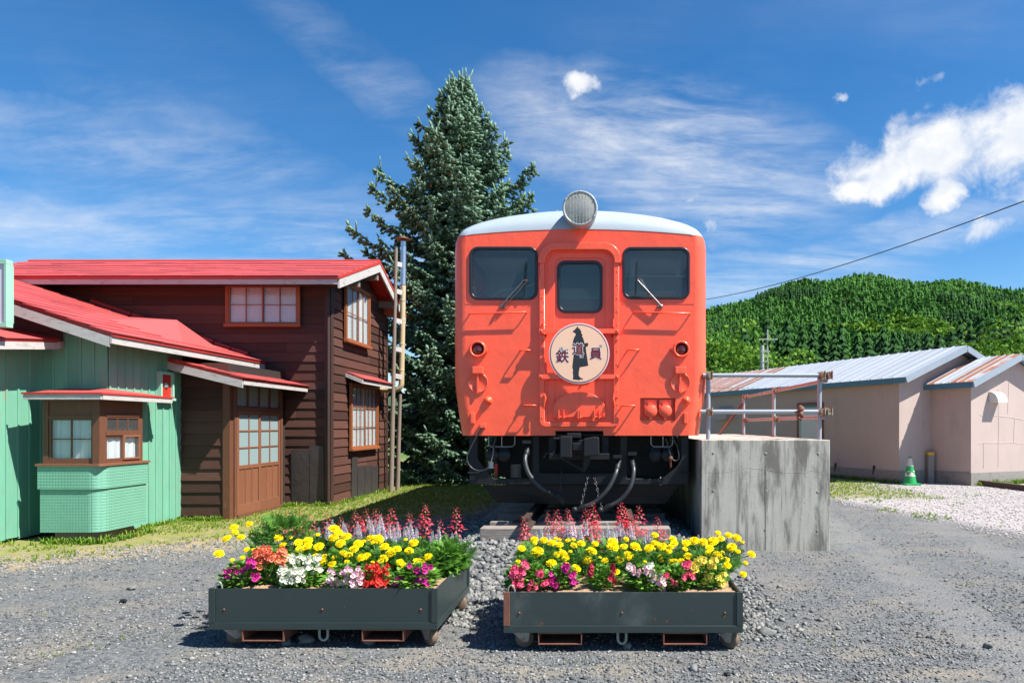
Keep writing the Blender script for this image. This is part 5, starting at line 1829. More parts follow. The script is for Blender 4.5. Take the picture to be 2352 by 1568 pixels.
# coupler
cp = MB()
def c4box(mb, x0, y0, x1, y1, ya, yb):
    a, b = t4(x0, y1), t4(x1, y0)
    mb.box(a[0], ya, a[1], b[0], yb, b[1])
c4box(cp, 838, 832, 918, 982, TYF - .30, TYF - .12)
c4box(cp, 918, 880, 1002, 935, TYF - .22, TYF + .02)
c4box(cp, 878, 812, 978, 850, TYF - .12, TYF + .20)
c4box(cp, 780, 842, 840, 862, TYF - .12, TYF - .04)
cp.prism([t4(1000, 850), t4(1000, 975), t4(1110, 968), t4(1108, 842), t4(1070, 838)], TYF - .26, TYF - .05, 'xz')
c4box(cp, 860, 860, 1060, 960, TYF - .06, TYF + .60)
cpo = cp.build('coupler', BK, car, bevel=.012)
cs = MB()
c4box(cs, 745, 960, 1180, 1005, TYF + .02, TYF + .10)
c4box(cs, 735, 838, 795, 960, TYF + .14, TYF + .30)
c4box(cs, 1125, 838, 1175, 960, TYF + .14, TYF + .30)
cs.build('coupler_carrier', BK, car, bevel=.006, seg=1)
lv_ = MB().prism([t4(1000, 965), t4(990, 1085), t4(1003, 1093), t4(1040, 1030), t4(1045, 965)], TYF - .06, TYF - .03, 'xz')
a, b = t4(790, 960), t4(1000, 1082)
lv_.tube([(a[0], TYF - .08, a[1]), (b[0], TYF - .05, b[1])], .014, 6)
c = t4(750, 955)
lv_.tube([(c[0] - .06, TYF - .06, c[1] - .05), (c[0] - .03, TYF - .06, c[1] + .0), (c[0] + .06, TYF - .06, c[1] + .01)], .012, 6)
lv_.build('uncoupling_lever', BK, car)


def curve(pts, n=10):
    """Catmull-Rom through points"""
    P_ = [Vector(p) for p in pts]
    P_ = [P_[0] * 2 - P_[1]] + P_ + [P_[-1] * 2 - P_[-2]]
    out = []
    for i in range(1, len(P_) - 2):
        for k in range(n):
            t = k / n
            a, b, c, d = P_[i - 1], P_[i], P_[i + 1], P_[i + 2]
            out.append(.5 * ((2 * b) + (c - a) * t + (2 * a - 5 * b + 4 * c - d) * t * t + (3 * b - a - 3 * c + d) * t ** 3))
    out.append(P_[-2])
    return out


def hose(cs_, ys, r=.026):
    pts = [(*t4(*c)[:1], TYF + y, t4(*c)[1]) for c, y in zip(cs_, ys)]
    path = curve(pts)
    h_ = MB().tube(path, r, 10).build('brake_hose', M['hose'], car)
    d = (path[1] - path[0]).normalized()
    MB().lathe([(.020, -.10), (.034, -.09), (.036, -.04), (.030, -.03), (.036, .0), (.034, .04), (.028, .05)], path[0], d, 12).box(path[0].x - .05, path[0].y - .02, path[0].z + .10, path[0].x + .05, path[0].y + .03, path[0].z + .135).build('valve', BK, h_)
    d = (path[-1] - path[-2]).normalized()
    e = path[-1]
    b = MB().lathe([(.034, -.05), (.036, .0), (.030, .03)], e, d, 10)
    b.bar(e, e + d * .13, .05, .045).bar(e + d * .05 + Vector((0, -.02, .02)), e + d * .19 + Vector((0, -.02, -.01)), .02, .05)
    b.lathe([(.001, -.03), (.034, -.028), (.034, .028), (.001, .03)], e + d * .09 + Vector((0, -.02, .015)), (0, 1, 0), 10)
    b.build('hose_head', BK, h_)


hose([(585, 950), (578, 1010), (610, 1105), (690, 1195), (760, 1240)], [.02, -.06, -.10, -.10, -.08])
hose([(1240, 1055), (1222, 1110), (1165, 1215), (1080, 1300), (985, 1342)], [.0, -.08, -.12, -.12, -.12])
hose([(1347, 1035), (1355, 1085), (1330, 1190), (1260, 1285), (1165, 1340)], [.02, -.06, -.12, -.12, -.12])


def chain(a, b, ya, yb):
    p, q_ = t4(*a), t4(*b)
    p, q_ = Vector((p[0], TYF + ya, p[1])), Vector((q_[0], TYF + yb, q_[1]))
    d = (q_ - p)
    n = max(2, int(d.length / .036))
    dd = d.normalized()
    c = MB()
    for i in range(n):
        m = p + d * (i + .5) / n
        s_ = Vector((1, 0, 0)) if i % 2 else Vector((0, 1, 0))
        s_ = (s_ - dd * s_.dot(dd)).normalized()
        c.tube([m + dd * .024 * math.cos(t) + s_ * .011 * math.sin(t) for t in np.linspace(0, 2 * math.pi, 11)[:-1]], .0042, 5, closed=True)
    c.build('chain', M['chain'], car)


chain((832, 1092), (824, 1235), .10, .02)
chain((1032, 1105), (978, 1330), .10, -.10)
chain((1064, 1105), (1128, 1352), .10, -.10)
for cx in (832, 1030, 1060):
    c = t4(cx, 1095)
    MB().tube([(c[0], TYF + .10 + .018 * math.cos(t), c[1] + .02 * math.sin(t)) for t in np.linspace(0, 6.28, 11)[:-1]], .006, 5, closed=True).build('chain_eye', BK, car)
# jumper boxes with round covers under each side, and the loop guards
for cxs, ub in (((325, 415), (305, 400, 495)), ((1515, 1607), (1483, 1570, 1640))):
    for cx in cxs:
        c = t4(cx, 975)
        MB().lathe([(.075, .14), (.078, .0), (.072, -.015), (.001, -.018)], (c[0], TYF + .10, c[1]), (0, 1, 0), 20).box(c[0] - .05, TYF + .10, c[1] + .055, c[0] + .05, TYF + .20, c[1] + .09).tube([(c[0] - .04, TYF + .08, c[1] + .085), (c[0] + .04, TYF + .08, c[1] + .085)], .012, 6).build('jumper_coupling', BK, car)
    a, m_, b = t4(ub[0], 850), t4(ub[1], 912), t4(ub[2], 850)
    zlo = m_[1]
    MB().tube([(a[0], TYF + .06, a[1] + .02), (a[0], TYF + .06, zlo + .03), (a[0] + .03, TYF + .06, zlo), (b[0] - .03, TYF + .06, zlo), (b[0], TYF + .06, zlo + .03), (b[0], TYF + .06, b[1] + .02)], .008, 6).tube([(m_[0], TYF + .06, a[1] + .02), (m_[0], TYF + .06, zlo)], .007, 6).build('loop_guard', M['steel'], car)
c = t4(482, 1100)
sp2 = MB()
sp2.tube([(c[0] + .055 * math.cos(t), TYF + .32 + .055 * math.sin(t), c[1] - .08 + .16 * t / 44) for t in np.linspace(0, 44, 120)], .012, 6)
sp2.build('bellows', M['old_pole'], car)
c = t4(305, 1050)
MB().box(c[0] - .025, TYF + .2, c[1] - .04, c[0] + .03, TYF + .21, c[1] + .05).build('white_tag', M['white'], car)
c = t4(342, 1085)
MB().box(c[0] - .018, TYF + .22, c[1] - .07, c[0] + .018, TYF + .26, c[1] + .07).build('red_part', M['red_box'], car)
# loose electric cables
cab_pts = [(265, 775), (205, 880), (160, 985), (185, 1055), (250, 1084), (312, 1060), (335, 980), (345, 890), (358, 865)]
MB().tube(curve([(t4(*p)[0], TYF - .03 if i < 6 else TYF + .04, t4(*p)[1]) for i, p in enumerate(cab_pts)]), .009, 7).build('cable', M['hose'], car)
MB().tube(curve([(t4(*p)[0], TYF + .05, t4(*p)[1]) for p in ((1590, 850), (1612, 930), (1630, 990), (1660, 1015), (1684, 990), (1672, 910), (1640, 850))]), .008, 7).build('cable', M['hose'], car)
c = t4(1625, 1000)
MB().lathe([(.018, .03), (.026, .02), (.024, -.01), (.014, -.02), (.012, -.09), (.008, -.10)], (c[0], TYF + .05, c[1]), (0, 0, 1), 10).build('cable_plug', M['rust'], car)
for cx, s_ in ((150, -1), (1700, 1)):
    a = t4(cx, 1103)
    MB().tube([(a[0], YB_ - .03, a[1]), (a[0] + .13, YB_ - .03, a[1])], .010, 6).build('step_bar', BK, car)
# wheels behind the plough
for y in (2.3, 4.3):
    for s_ in (-1, 1):
        MB().lathe([(.05, -.07), (.38, -.07), (.43, -.05), (.40, .05), (.05, .06)], (XC + s_ * .56, TYF + y, .85), (s_, 0, 0), 28).build('wheel', BK, car)
MB().box(XC - 1.0, TYF + .95, .62, XC + 1.0, TYF + 5.5, 1.1).build('bogie', BK, car)

# ---- round sign on the front (hangs from the bars)
e_scale = .19130 / 1.70068 / PXM


def te(x, y):
    return (((2100 + x * .19130) / 1.70068 - VPX) / PXM * 1.0, CAMZ - ((1230 + y * .19130) / 1.70068 - VPY) / PXM)


ec = te(857, 810)
sign = empty('headmark_sign', (ec[0], TYF - .13, ec[1]), 'round peach train sign with a black figure and dark red characters', 'sign')
SY = TYF - .125
circ = lambda r, n=72: [(ec[0] + r * math.cos(6.28318 * k / n), ec[1] + r * math.sin(6.28318 * k / n)) for k in range(n)]
r0 = 610 * e_scale
plate_obj('disc', [circ(r0)], SY, SY + .012, M['sign_pink'], sign, .002)
plate_obj('face', [circ(r0 * .955)], SY - .002, SY, M['sign_peach'], sign)
plate_obj('ring', [circ(r0 * .957), circ(r0 * .933)], SY - .0025, SY - .001, M['sign_ink'], sign)
sil = [(822, 268), (838, 280), (848, 312), (878, 310), (872, 330), (892, 350), (905, 380), (895, 405), (912, 412), (930, 448), (910, 450), (945, 520), (965, 605), (1000, 598), (1038, 598), (1040, 640), (1020, 672), (988, 680),
       (1000, 780), (1025, 940), (1040, 1055), (960, 1070), (880, 1082), (862, 1105), (862, 1130), (850, 1180), (850, 1258), (880, 1292), (935, 1312), (932, 1333), (885, 1325), (872, 1345), (728, 1330), (738, 1270), (728, 1165),
       (740, 1160), (725, 1102), (718, 1095), (725, 1030), (748, 830), (728, 640), (728, 580), (760, 480), (790, 430), (780, 400), (728, 378), (735, 360), (790, 310)]
plate_obj('figure', [[te(*p) for p in sil]], SY - .0026, SY - .001, M['sign_ink'], sign)
px_ = e_scale


def glyph(ch, size, spread, n, y, c, mt, nm):
    """a bold character: the glyph repeated round a small circle, each copy a hair behind the last"""
    base_ = text_mesh(ch, size, 0.0, y, y + .0001, c[0], c[1], mt)
    bm = bmesh.new()
    for k in range(n):
        t = 6.28318 * k / n
        tmp = base_.copy()
        tmp.transform(Matrix.Translation((spread * math.cos(t), .00002 * k, spread * math.sin(t))))
        bm.from_mesh(tmp)
        bpy.data.meshes.remove(tmp)
    me = bpy.data.meshes.new(nm)
    bm.to_mesh(me)
    bm.free()
    me.materials.append(mt)
    return link(nm, me, sign)


for ch, cx, cy, hh, mt in (('鉄', 520, 865, 250, 'sign_maroon'), ('道', 832, 715, 225, 'sign_maroon'), ('員', 1190, 812, 235, 'sign_maroon'),
                           ('ほ', 500, 715, 75, 'sign_ink'), ('っ', 615, 735, 62, 'sign_ink'), ('ほ', 905, 862, 75, 'sign_ink'), ('や', 1290, 665, 70, 'sign_ink')):
    c = te(cx, cy)
    big = hh > 100
    size = hh * px_ * 1.08
    glyph(ch, size, (.0095 if big else .0042), 12, SY - .0032, c, M['white'], 'lettering_outline')
    glyph(ch, size, (.0042 if big else .0008), 8, SY - .0037, c, M[mt], 'lettering')


# ================================================================== TRACK
RAILZ = .296
for s_, nm in ((-1, 'rusty left rail of the railcar track'), (1, 'rusty right rail of the railcar track')):
    x = XC + s_ * .565
    prof = [(-.06, 0), (.06, 0), (.06, .012), (.008, .025), (.008, .09), (.032, .098), (.032, .125), (-.032, .125), (-.032, .098), (-.008, .09), (-.008, .025), (-.06, .012)]
    o = MB().prism([(x + a, RAILZ + b) for a, b in prof], 7.28, 30, 'xz').build('rail', M['rail'])
    tag(o, nm, 'rail', 'rails under the railcar')
sl_me = None
for k in range(12):
    y = 7.40 + k * .62
    w = 1.07 if k else 1.06
    b = MB().box(XC - 1.07, y, .14, XC + (1.05 if k else 1.0), y + .21, RAILZ - .003 - (0 if k == 0 else .02 * (k % 2)))
    o = b.build('railway_sleeper', M['sleeper'], bevel=.008, seg=1)
    if k == 0:
        tag(o, 'grey cracked sleeper end-on at the front of the track', 'sleeper', 'railway sleepers')
    else:
        tag(o, ORD[k] + ' sleeper from the front of the track, half buried in ballast', 'sleeper', 'railway sleepers')
for k, (a, b) in enumerate(((P(1178, 1197, 7.9), P(1235, 1197, 7.9)), (P(1168, 1214, 7.55), P(1226, 1214, 7.55)))):
    o = MB().bar(a + Vector((0, .0, .0)), b, .05, .03).build('steel_offcut', M['rail'])
    tag(o, 'rusty bar lying on the ballast left of the track' if k else 'rusty bar lying farther back on the ballast', 'bar')

# ================================================================== CONCRETE PLATFORM and RAILING
PY0_, PY1_, PXa, PXb, PZ = 7.65, 13.2, 1.078, 2.52, 1.244
plat = empty('concrete_platform', ((PXa + PXb) / 2, PY0_, 0), 'tall weathered concrete platform block right of the railcar', 'platform')
MB().box(PXa, PY0_, -.05, PXb, PY1_, PZ).build('block', M['concrete'], plat, bevel=.008)
hole = MB().lathe([(.021, -.0015), (.018, .004), (.001, .010)], (0, 0, 0), (0, 1, 0), 12)
dimple_me = MB().lathe([(.015, .0), (.0148, -.0006), (.001, -.0006)], (0, 0, 0), (0, 1, 0), 14).mesh('dimple_shade_disc', M['plinth'])  # flat darker disc: the shade of a tie-hole dimple as colour
for (cx, cy) in ((170, 1028), (428, 1030), (685, 1030), (170, 1212), (430, 1212), (682, 1218), (425, 1404), (680, 1407)):
    u, v = (2650 + cx * .7974) / 1.70068, (950 + cy * .7974) / 1.70068
    p = P(u, v, PY0_)
    link('dimple_shade_disc', dimple_me, plat, Matrix.Translation((p.x, PY0_ - .001, p.z)))
MB().box(1.795, PY0_ - .003, .02, 1.803, PY0_ + .01, .96).build('joint', M['plinth'], plat)
cp_ = [(150, 1122), (230, 1118), (330, 1098), (420, 1108), (470, 1118), (520, 1126), (590, 1124), (640, 1112), (690, 1116)]
n_ = []
for cx, cy in cp_:
    p = P((2650 + cx * .7974) / 1.70068, (950 + cy * .7974) / 1.70068, PY0_)
    n_ += [(p.x + .0, PY0_ + .002, p.z), (p.x + .045, PY0_ + .002, p.z + random.uniform(-.012, .012))]
MB().tube(n_, .0035, 5).build('pour_line', M['concrete'], plat)
fence = empty('tube_railing', (PXb - .1, PY0_ + .3, PZ), 'grey and faded red scaffold tube railing on the concrete platform', 'railing')
YF = 7.95
ZT, ZM = 1.985, 1.565
XP = [1.20, 2.495]


def tubeo(a, b, r, mt, nm='rail_tube'):
    MB().tube([a, b], r, 10).build(nm, M[mt], fence)


def clampo(p, axis=(0, 1, 0)):
    MB().lathe([(.030, -.03), (.048, -.028), (.050, .0), (.048, .028), (.030, .03)], p, axis, 8, False).box(p[0] - .02, p[1] - .055, p[2] - .035, p[0] + .03, p[1] - .02, p[2] + .03).tube([(p[0] + .03, p[1] - .05, p[2] - .05), (p[0] + .03, p[1] - .05, p[2] + .05)], .010, 6).build('clamp', M['clamp'], fence)


tubeo((1.13, YF - .05, ZT), (2.62, YF - .05, ZT), .026, 'tube_grey')
tubeo((1.10, YF - .05, ZM), (2.62, YF - .05, ZM), .026, 'tube_grey')
tubeo((XP[0], YF, PZ - .01), (XP[0], YF, ZT + .03), .026, 'tube_grey', 'post')
SYs = [7.95, 10.1, 12.3]
for y in SYs:
    tubeo((2.495, y, PZ - .01), (2.495, y, ZT - .02), .026, 'tube_grey', 'post')
    if y > 8:
        tubeo((2.495 - .0, y, PZ - .01), (2.495, y, PZ + .01), .05, 'rust', 'foot')
tubeo((2.555, 7.9, ZT - .06), (2.555, 12.45, ZT - .06), .025, 'tube_red')
tubeo((2.555, 7.9, ZM - .06), (2.555, 12.45, ZM - .06), .025, 'tube_red')
tubeo((2.48, 12.3, 1.80), (2.05, 12.3, PZ), .026, 'rust', 'brace')
for p in ((1.20, YF - .04, ZT), (1.20, YF - .04, ZM), (2.50, YF - .04, ZT), (2.50, YF - .04, ZM), (2.58, YF - .05, ZT), (2.58, YF - .05, ZM)):
    clampo(p)
for y in SYs[1:]:
    for z_ in (ZT - .06, ZM - .06):
        clampo((2.52, y, z_))
MB().tube([(2.24 + .02 * math.sin(k * 1.7), YF - .10 + .02 * math.cos(k * 2.1), ZM + .05 - k * .018) for k in range(9)], [.03, .035, .028, .036, .03, .036, .03, .032, .02], 7).build('rusty_coupler', M['rust'], fence)

# ================================================================== PINK BUILDING
ang = math.atan(723 / FPX)
dL = Vector((-math.sin(ang), math.cos(ang), 0))
dR = Vector((math.cos(ang), math.sin(ang), 0))
A_ = Vector((7.15, 16.6, 0))
BL, GW, EH = 9.9, 4.0, 2.52
pink = empty('stucco_building', A_, 'low pinkish stucco building with pale metal roof, partly rusted', 'building')
FW = frame(A_ + dL * BL, -dL)                 # long wall, x runs towards the corner A
FGb = frame(A_, dR)                           # gable wall
pk = MB()
cor = [A_ + dL * BL, A_, A_ + dR * GW, A_ + dR * GW + dL * BL]
pk.prism([(p.x, p.y) for p in cor], .28, EH, 'xy').build('wall', M['stucco'], pink)
RISE = .80
g3 = [A_ + Vector((0, 0, EH)), A_ + dR * GW + Vector((0, 0, EH)), A_ + dR * GW / 2 + Vector((0, 0, EH + RISE))]
MB().add(g3 + [p + dL * BL for p in g3], [(0, 1, 2), (5, 4, 3), (0, 2, 5, 3), (1, 4, 5, 2)]).build('gable', M['stucco'], pink)
pl2 = [A_ + dL * BL - dR * .03 + dL * .03, A_ - dR * .03 - dL * .03, A_ + dR * GW - dL * .03, A_ + dR * GW + dL * BL]
MB().prism([(p.x, p.y) for p in pl2], -.02, .30, 'xy').build('plinth', M['plinth'], pink)


def gable_roof(parent, corner, w, length, eh, rise, over, ends, mats, nsheet, ridge_at=.5):
    """two pitches of standing-seam sheets; corner is the near left wall corner"""
    sl = rise / (w / 2)
    e0 = corner - dR * over - dL * ends
    zE = eh - sl * over + .10
    half_w = w / 2 + over
    L = length + 2 * ends
    root = MB()
    pr = [e0 + Vector((0, 0, zE - .05)), e0 + dR * half_w + Vector((0, 0, zE + sl * half_w - .05)), e0 + dR * 2 * half_w + Vector((0, 0, zE - .05))]
    pr = pr + [p + Vector((0, 0, .045)) for p in pr[::-1]]
    root.add(pr + [p + dL * L for p in pr], [(0, 1, 4, 5), (1, 2, 3, 4), (11, 10, 7, 6), (10, 9, 8, 7), (0, 6, 7, 1), (1, 7, 8, 2), (2, 8, 9, 3), (3, 9, 10, 4), (4, 10, 11, 5), (5, 11, 6, 0)])
    ro = root.build('roof', M['slate_trim'], parent)
    up_ = (dR * half_w + Vector((0, 0, sl * half_w)))
    Fr = slope_frame(e0 + dL * L + Vector((0, 0, zE)), -dL, up_)
    Fr2 = slope_frame(e0 + dR * 2 * half_w + Vector((0, 0, zE)), dL, -dR * half_w + Vector((0, 0, sl * half_w)))
    sw = L / nsheet
    for i in range(nsheet):
        mt = mats(1 - (i + .5) / nsheet)
        piece('roof_sheet', mt, ro, Fr, i * sw + .004, -.03, .0, (i + 1) * sw - .004, up_.length, .008)
        piece('roof_seam', M['zinc'], ro, Fr, i * sw - .012, -.03, .002, i * sw + .012, up_.length, .030)
        piece('roof_sheet', mt, ro, Fr2, (nsheet - 1 - i) * sw + .004, -.03, .0, (nsheet - i) * sw - .004, up_.length, .008)
    # eave board and barge boards
    MB().bar(e0 + Vector((0, 0, zE - .075)) - dR * .012, e0 + dL * L + Vector((0, 0, zE - .075)) - dR * .012, .024, .13).build('eave_board', M['blue_trim'], ro)
    for a, b in ((e0, e0 + dR * half_w), (e0 + dR * 2 * half_w, e0 + dR * half_w)):
        za, zb = zE - .07, zE + sl * half_w - .07
        MB().bar(a + Vector((0, 0, za)) - dL * .014, b + Vector((0, 0, zb)) - dL * .014, .028, .15).build('barge_board', M['slate_trim'], ro)
    return ro


gable_roof(pink, A_, GW, BL, EH, RISE, .12, .30, lambda t: M['zinc'] if t < .62 else (M['rust_sheet'] if int(t * 30) % 3 else M['zinc_rust']), 30)
# annex in front of the right part
B_ = A_ + dR * 1.07
C_ = B_ - dL * 1.12
AW, AL, AEH, ARISE = 3.0, 2.2, 2.42, .62
cor = [C_ + dL * AL, C_, C_ + dR * AW, C_ + dR * AW + dL * AL]
ax = MB().prism([(p.x, p.y) for p in cor], .28, AEH, 'xy')
g3 = [C_ + Vector((0, 0, AEH)), C_ + dR * AW + Vector((0, 0, AEH)), C_ + dR * AW / 2 + Vector((0, 0, AEH + ARISE))]
ax.add(g3 + [p + dL * AL for p in g3], [(0, 1, 2), (5, 4, 3), (0, 2, 5, 3), (1, 4, 5, 2)])
ax.build('annex_wall', M['stucco'], pink)
pl2 = [C_ + dL * 1.05 - dR * .03, C_ - dR * .03 - dL * .03, C_ + dR * AW - dL * .03, C_ + dR * AW + dL * 1.05]
MB().prism([(p.x, p.y) for p in pl2], -.02, .30, 'xy').build('plinth', M['plinth'], pink)
gable_roof(pink, C_, AW, 1.0, AEH, ARISE, .22, .22, lambda t: M['rust_sheet'] if .2 < t < .45 or .7 < t < .8 else (M['zinc_rust'] if t < .2 else M['zinc']), 7)
# door in the long wall


def wall_x(u):
    """distance along the long wall (from its far end) at sheet column u"""
    k = (u - VPX) / FPX
    t = (k * A_.y - A_.x) / (dL.x - k * dL.y)
    return BL - t


x0, x1 = wall_x((2650 + 592 * .7974) / 1.70068), wall_x((2650 + 704 * .7974) / 1.70068)
pd = MB().box(x0 - .06, -.04, .30, x0, 0, 2.06).box(x1, -.04, .30, x1 + .06, 0, 2.06).box(x0, -.04, 2.0, x1, 0, 2.06).build('door', M['rust'], pink, FW)
piece('door_leaf', M['cab'], pd, FW, x0, -.02, .30, x1, -.004, 1.93)
piece('door_head', M['blue_trim'], pd, FW, x0, -.022, 1.93, x1, -.006, 2.0)
piece('door_panel', M['cab_white'], pd, FW, x0 + .12, -.028, 1.0, x1 - .12, -.021, 1.85)
MB().lathe([(.001, -.05), (.028, -.045), (.028, -.03), (.012, -.02), (.012, 0)], FW @ Vector((x0 + .10, -.02, 1.05)), FW.to_3x3() @ Vector((0, 1, 0)), 10).build('door_knob', M['steel'], pd)


def vent_hood(F, x, z, w, h, d, nm='vent_hood'):
    pts = [(0, -.0), (0, h)] + [(-d * math.sin(R(t)), h * math.cos(R(t)) * 1.0) for t in (15, 30, 45, 60, 75, 90)]
    MB().prism(pts, x, x + w, 'yz').build(nm, M['cab_white'] if w < .4 else M['stucco'], pink, F @ Matrix.Translation((0, 0, z)))


xa = wall_x((2650 + 228 * .7974) / 1.70068)
vent_hood(FW, xa - .28, 1.62, .75, .42, .30)
FC = frame(C_, dR)
vent_hood(FC, .62, 1.96, .34, .26, .24)
# patched cracks
def crack(F, pts):
    n = []
    for i in range(len(pts) - 1):
        a, b = Vector(pts[i]), Vector(pts[i + 1])
        for k in range(6):
            p = a.lerp(b, k / 6)
            n.append((p.x + random.uniform(-.012, .012), -.001, p.y + random.uniform(-.012, .012)))
    n.append((pts[-1][0], -.001, pts[-1][1]))
    MB().tube(n, .007, 5).build('patched_crack', M['filler'], pink, F)


def wpt(cx, cy):
    u, v = (2650 + cx * .7974) / 1.70068, (950 + cy * .7974) / 1.70068
    x = wall_x(u)
    y = (A_ + dL * (BL - x)).y
    return (x, CAMZ - (v - VPY) / FPX * y)


crack(FW, [wpt(770, 888), wpt(915, 893)])
crack(FW, [wpt(862, 895), wpt(845, 940), wpt(838, 972)])
crack(FW, [wpt(940, 928), wpt(1010, 922), wpt(1074, 900)])
crack(FW, [wpt(130, 930), wpt(218, 932)])
crack(FGb, [(.72, 2.2), (.74, 1.3)])
crack(FGb, [(.45, 2.55), (.62, 2.5)])
FCl = frame(C_ + dL * 1.12, -dL)
crack(FCl, [(.45, 2.3), (.44, 1.3), (.42, .6)])
crack(FCl, [(.45, 1.72), (1.1, 1.70)])
for pts in ([(.3, 1.66), (1.3, 1.62), (1.9, 1.55)], [(.25, 1.0), (1.2, 1.0), (1.9, .98)], [(.95, 2.3), (.97, 1.6), (.95, .4)], [(1.35, 2.5), (1.3, 1.7)], [(.42, 1.0), (.44, .4)], [(1.55, 1.62), (1.52, 1.0)]):
    crack(FC, pts)
for cx in (770, 958):
    x = wpt(cx, 1120)[0]
    MB().bar((x, -.02, .18), (x + .03, -.03, .40), .03, .04).build('vent_pipe', M['black'], pink, FW)

# small things on the lot
def G(u, v):
    Y = FPX * CAMZ / (v - VPY)
    return P(u, v, Y)


c = G(2090, 1113)
CS = .86
cone = empty('traffic_cone', c, 'green traffic cone with worn white bands by the pink wall', 'cone')
b = MB().box(c.x - .19, c.y - .19, .0, c.x + .19, c.y + .19, .045)
b.build('base', M['cone_green'], cone, bevel=.012)
MB().lathe([(.150, .045), (.117, .207)], c, (0, 0, 1), 20).lathe([(.091, .345), (.074, .448)], c, (0, 0, 1), 20).lathe([(.037, .636), (.034, .671), (.001, .675)], c, (0, 0, 1), 20).build('body', M['cone_green'], cone)
# chevron bands
def cr(z):
    return np.interp(z, [.045, .671], [.150, .034])
bd = MB()
n = 24
for z0, z1 in ((.24, .40), (.52, .66)):
    pass
vs, fs = [], []
for i in range(n):
    t = 2 * math.pi * i / n
    for z in (.207, .345, .448, .637):
        r_ = cr(z) + .0015
        vs.append((c.x + r_ * math.cos(t), c.y + r_ * math.sin(t), c.z + z))
for i in range(n):
    j = (i + 1) % n
    fs.append((i * 4, j * 4, j * 4 + 1, i * 4 + 1))
    fs.append((i * 4 + 2, j * 4 + 2, j * 4 + 3, i * 4 + 3))
bd.add(vs, fs, True)
bd.build('white_band', M['cone_white'], cone)
ch = MB()
for i in range(n):
    t0, t1 = 2 * math.pi * i / n, 2 * math.pi * (i + 1) / n
    f0 = abs(((i / n * 4) % 1) - .5) * 2
    f1 = abs((((i + 1) / n * 4) % 1) - .5) * 2
    q4 = []
    for t, f in ((t0, f0), (t1, f1)):
        for dz_ in (0, .07):
            z = .232 + f * .09 + dz_ * .86
            r_ = cr(z) + .004
            q4.append((c.x + r_ * math.cos(t), c.y + r_ * math.sin(t), c.z + z))
    ch.add([q4[0], q4[2], q4[3], q4[1]], [(0, 1, 2, 3)])
ch.build('chevron', M['cone_green'], cone)
c = G(2136, 1108)
mp = empty('marker_post', c, 'short weathered post with yellow top beside the green cone', 'post')
MB().box(c.x - .075, c.y - .075, 0, c.x + .075, c.y + .075, .68).build('shaft', M['plinth'], mp, bevel=.01)
MB().box(c.x - .076, c.y - .076, .68, c.x + .076, c.y + .076, .76).build('cap', M['yellow'], mp, bevel=.012)
a, b = G(2186, 1106), G(2380, 1130)
tag(MB().bar(a + Vector((0, 0, .06)), b + Vector((0, 0, .06)), .12, .13).build('timber_edging', M['timber'], bevel=.008), 'dark old timber beam lying along the white gravel lot', 'beam')
a, b = G(1938, 1098), G(2040, 1104)
tag(MB().bar(a + Vector((0, 0, .05)), b + Vector((0, 0, .05)), .12, .11).build('kerb_stone', M['plinth'], bevel=.008), 'pale kerb stone in the grass below the long wall', 'kerb')
for (u, v, h_, lab) in ((2281, 1106, .24, 'stubby yellow-topped peg behind the timber beam'), (2262, 1108, .16, 'low concrete stub behind the timber beam')):
    c = G(u, v)
    o = MB().prism([(c.x - .08, c.y - .08), (c.x + .08, c.y - .08), (c.x + .08, c.y + .08), (c.x - .08, c.y + .08)], 0, h_, 'xy').build('peg', M['plinth'], bevel=.015)
    tag(o, lab, 'peg')
# utility pole and overhead cables
c = Vector(((1750.5 - VPX) / FPX * 45, 45, 0))
up_ = empty('utility_pole', c, 'slim concrete utility pole with crossarm behind the rusty roof', 'utility pole')
MB().tube([c, c + Vector((0, 0, 6.7))], [.17, .13], 12).build('shaft', M['pole_conc'], up_)
MB().tube([c + Vector((.35, 0, 4.6)), c + Vector((.35, 0, 7.75))], .05, 8).build('riser', M['pole_conc'], up_)
MB().bar(c + Vector((-.25, -.1, 7.1)), c + Vector((1.0, -.1, 7.1)), .07, .07).bar(c + Vector((-.1, -.1, 6.3)), c + Vector((.5, -.1, 6.3)), .06, .06).bar(c + Vector((-.1, -.1, 5.6)), c + Vector((.5, -.1, 5.6)), .06, .06).build('crossarm', M['pole_conc'], up_)
MB().tube([c + Vector((.42 + .17 * math.cos(t), -.2, 4.0 + .2 * math.sin(t))) for t in np.linspace(0, 6.28, 17)[:-1]], .03, 5, closed=True).build('cable_coil', M['white'], up_)


def cable(a, b, sag, r, lab):
    a, b = Vector(a), Vector(b)
    pts = []
    for k in range(31):
        t = k / 30
        p = a.lerp(b, t)
        p.z -= sag * 4 * t * (1 - t)
        pts.append(p)
    tag(MB().tube(pts, r, 6).build('overhead_cable', M['wire']), lab, 'cable', 'overhead cables')


cable(P(1540, 698, 34), P(2420, 436, 14), .42, .013, 'black cable rising from behind the railcar to the upper right')
cable(P(1560, 848, 45), P(2420, 735, 22), .25, .014, 'upper of the two low cables crossing the hillside')
cable(P(1560, 858, 44), P(2420, 752, 21), .25, .014, 'lower of the two low cables crossing the hillside')


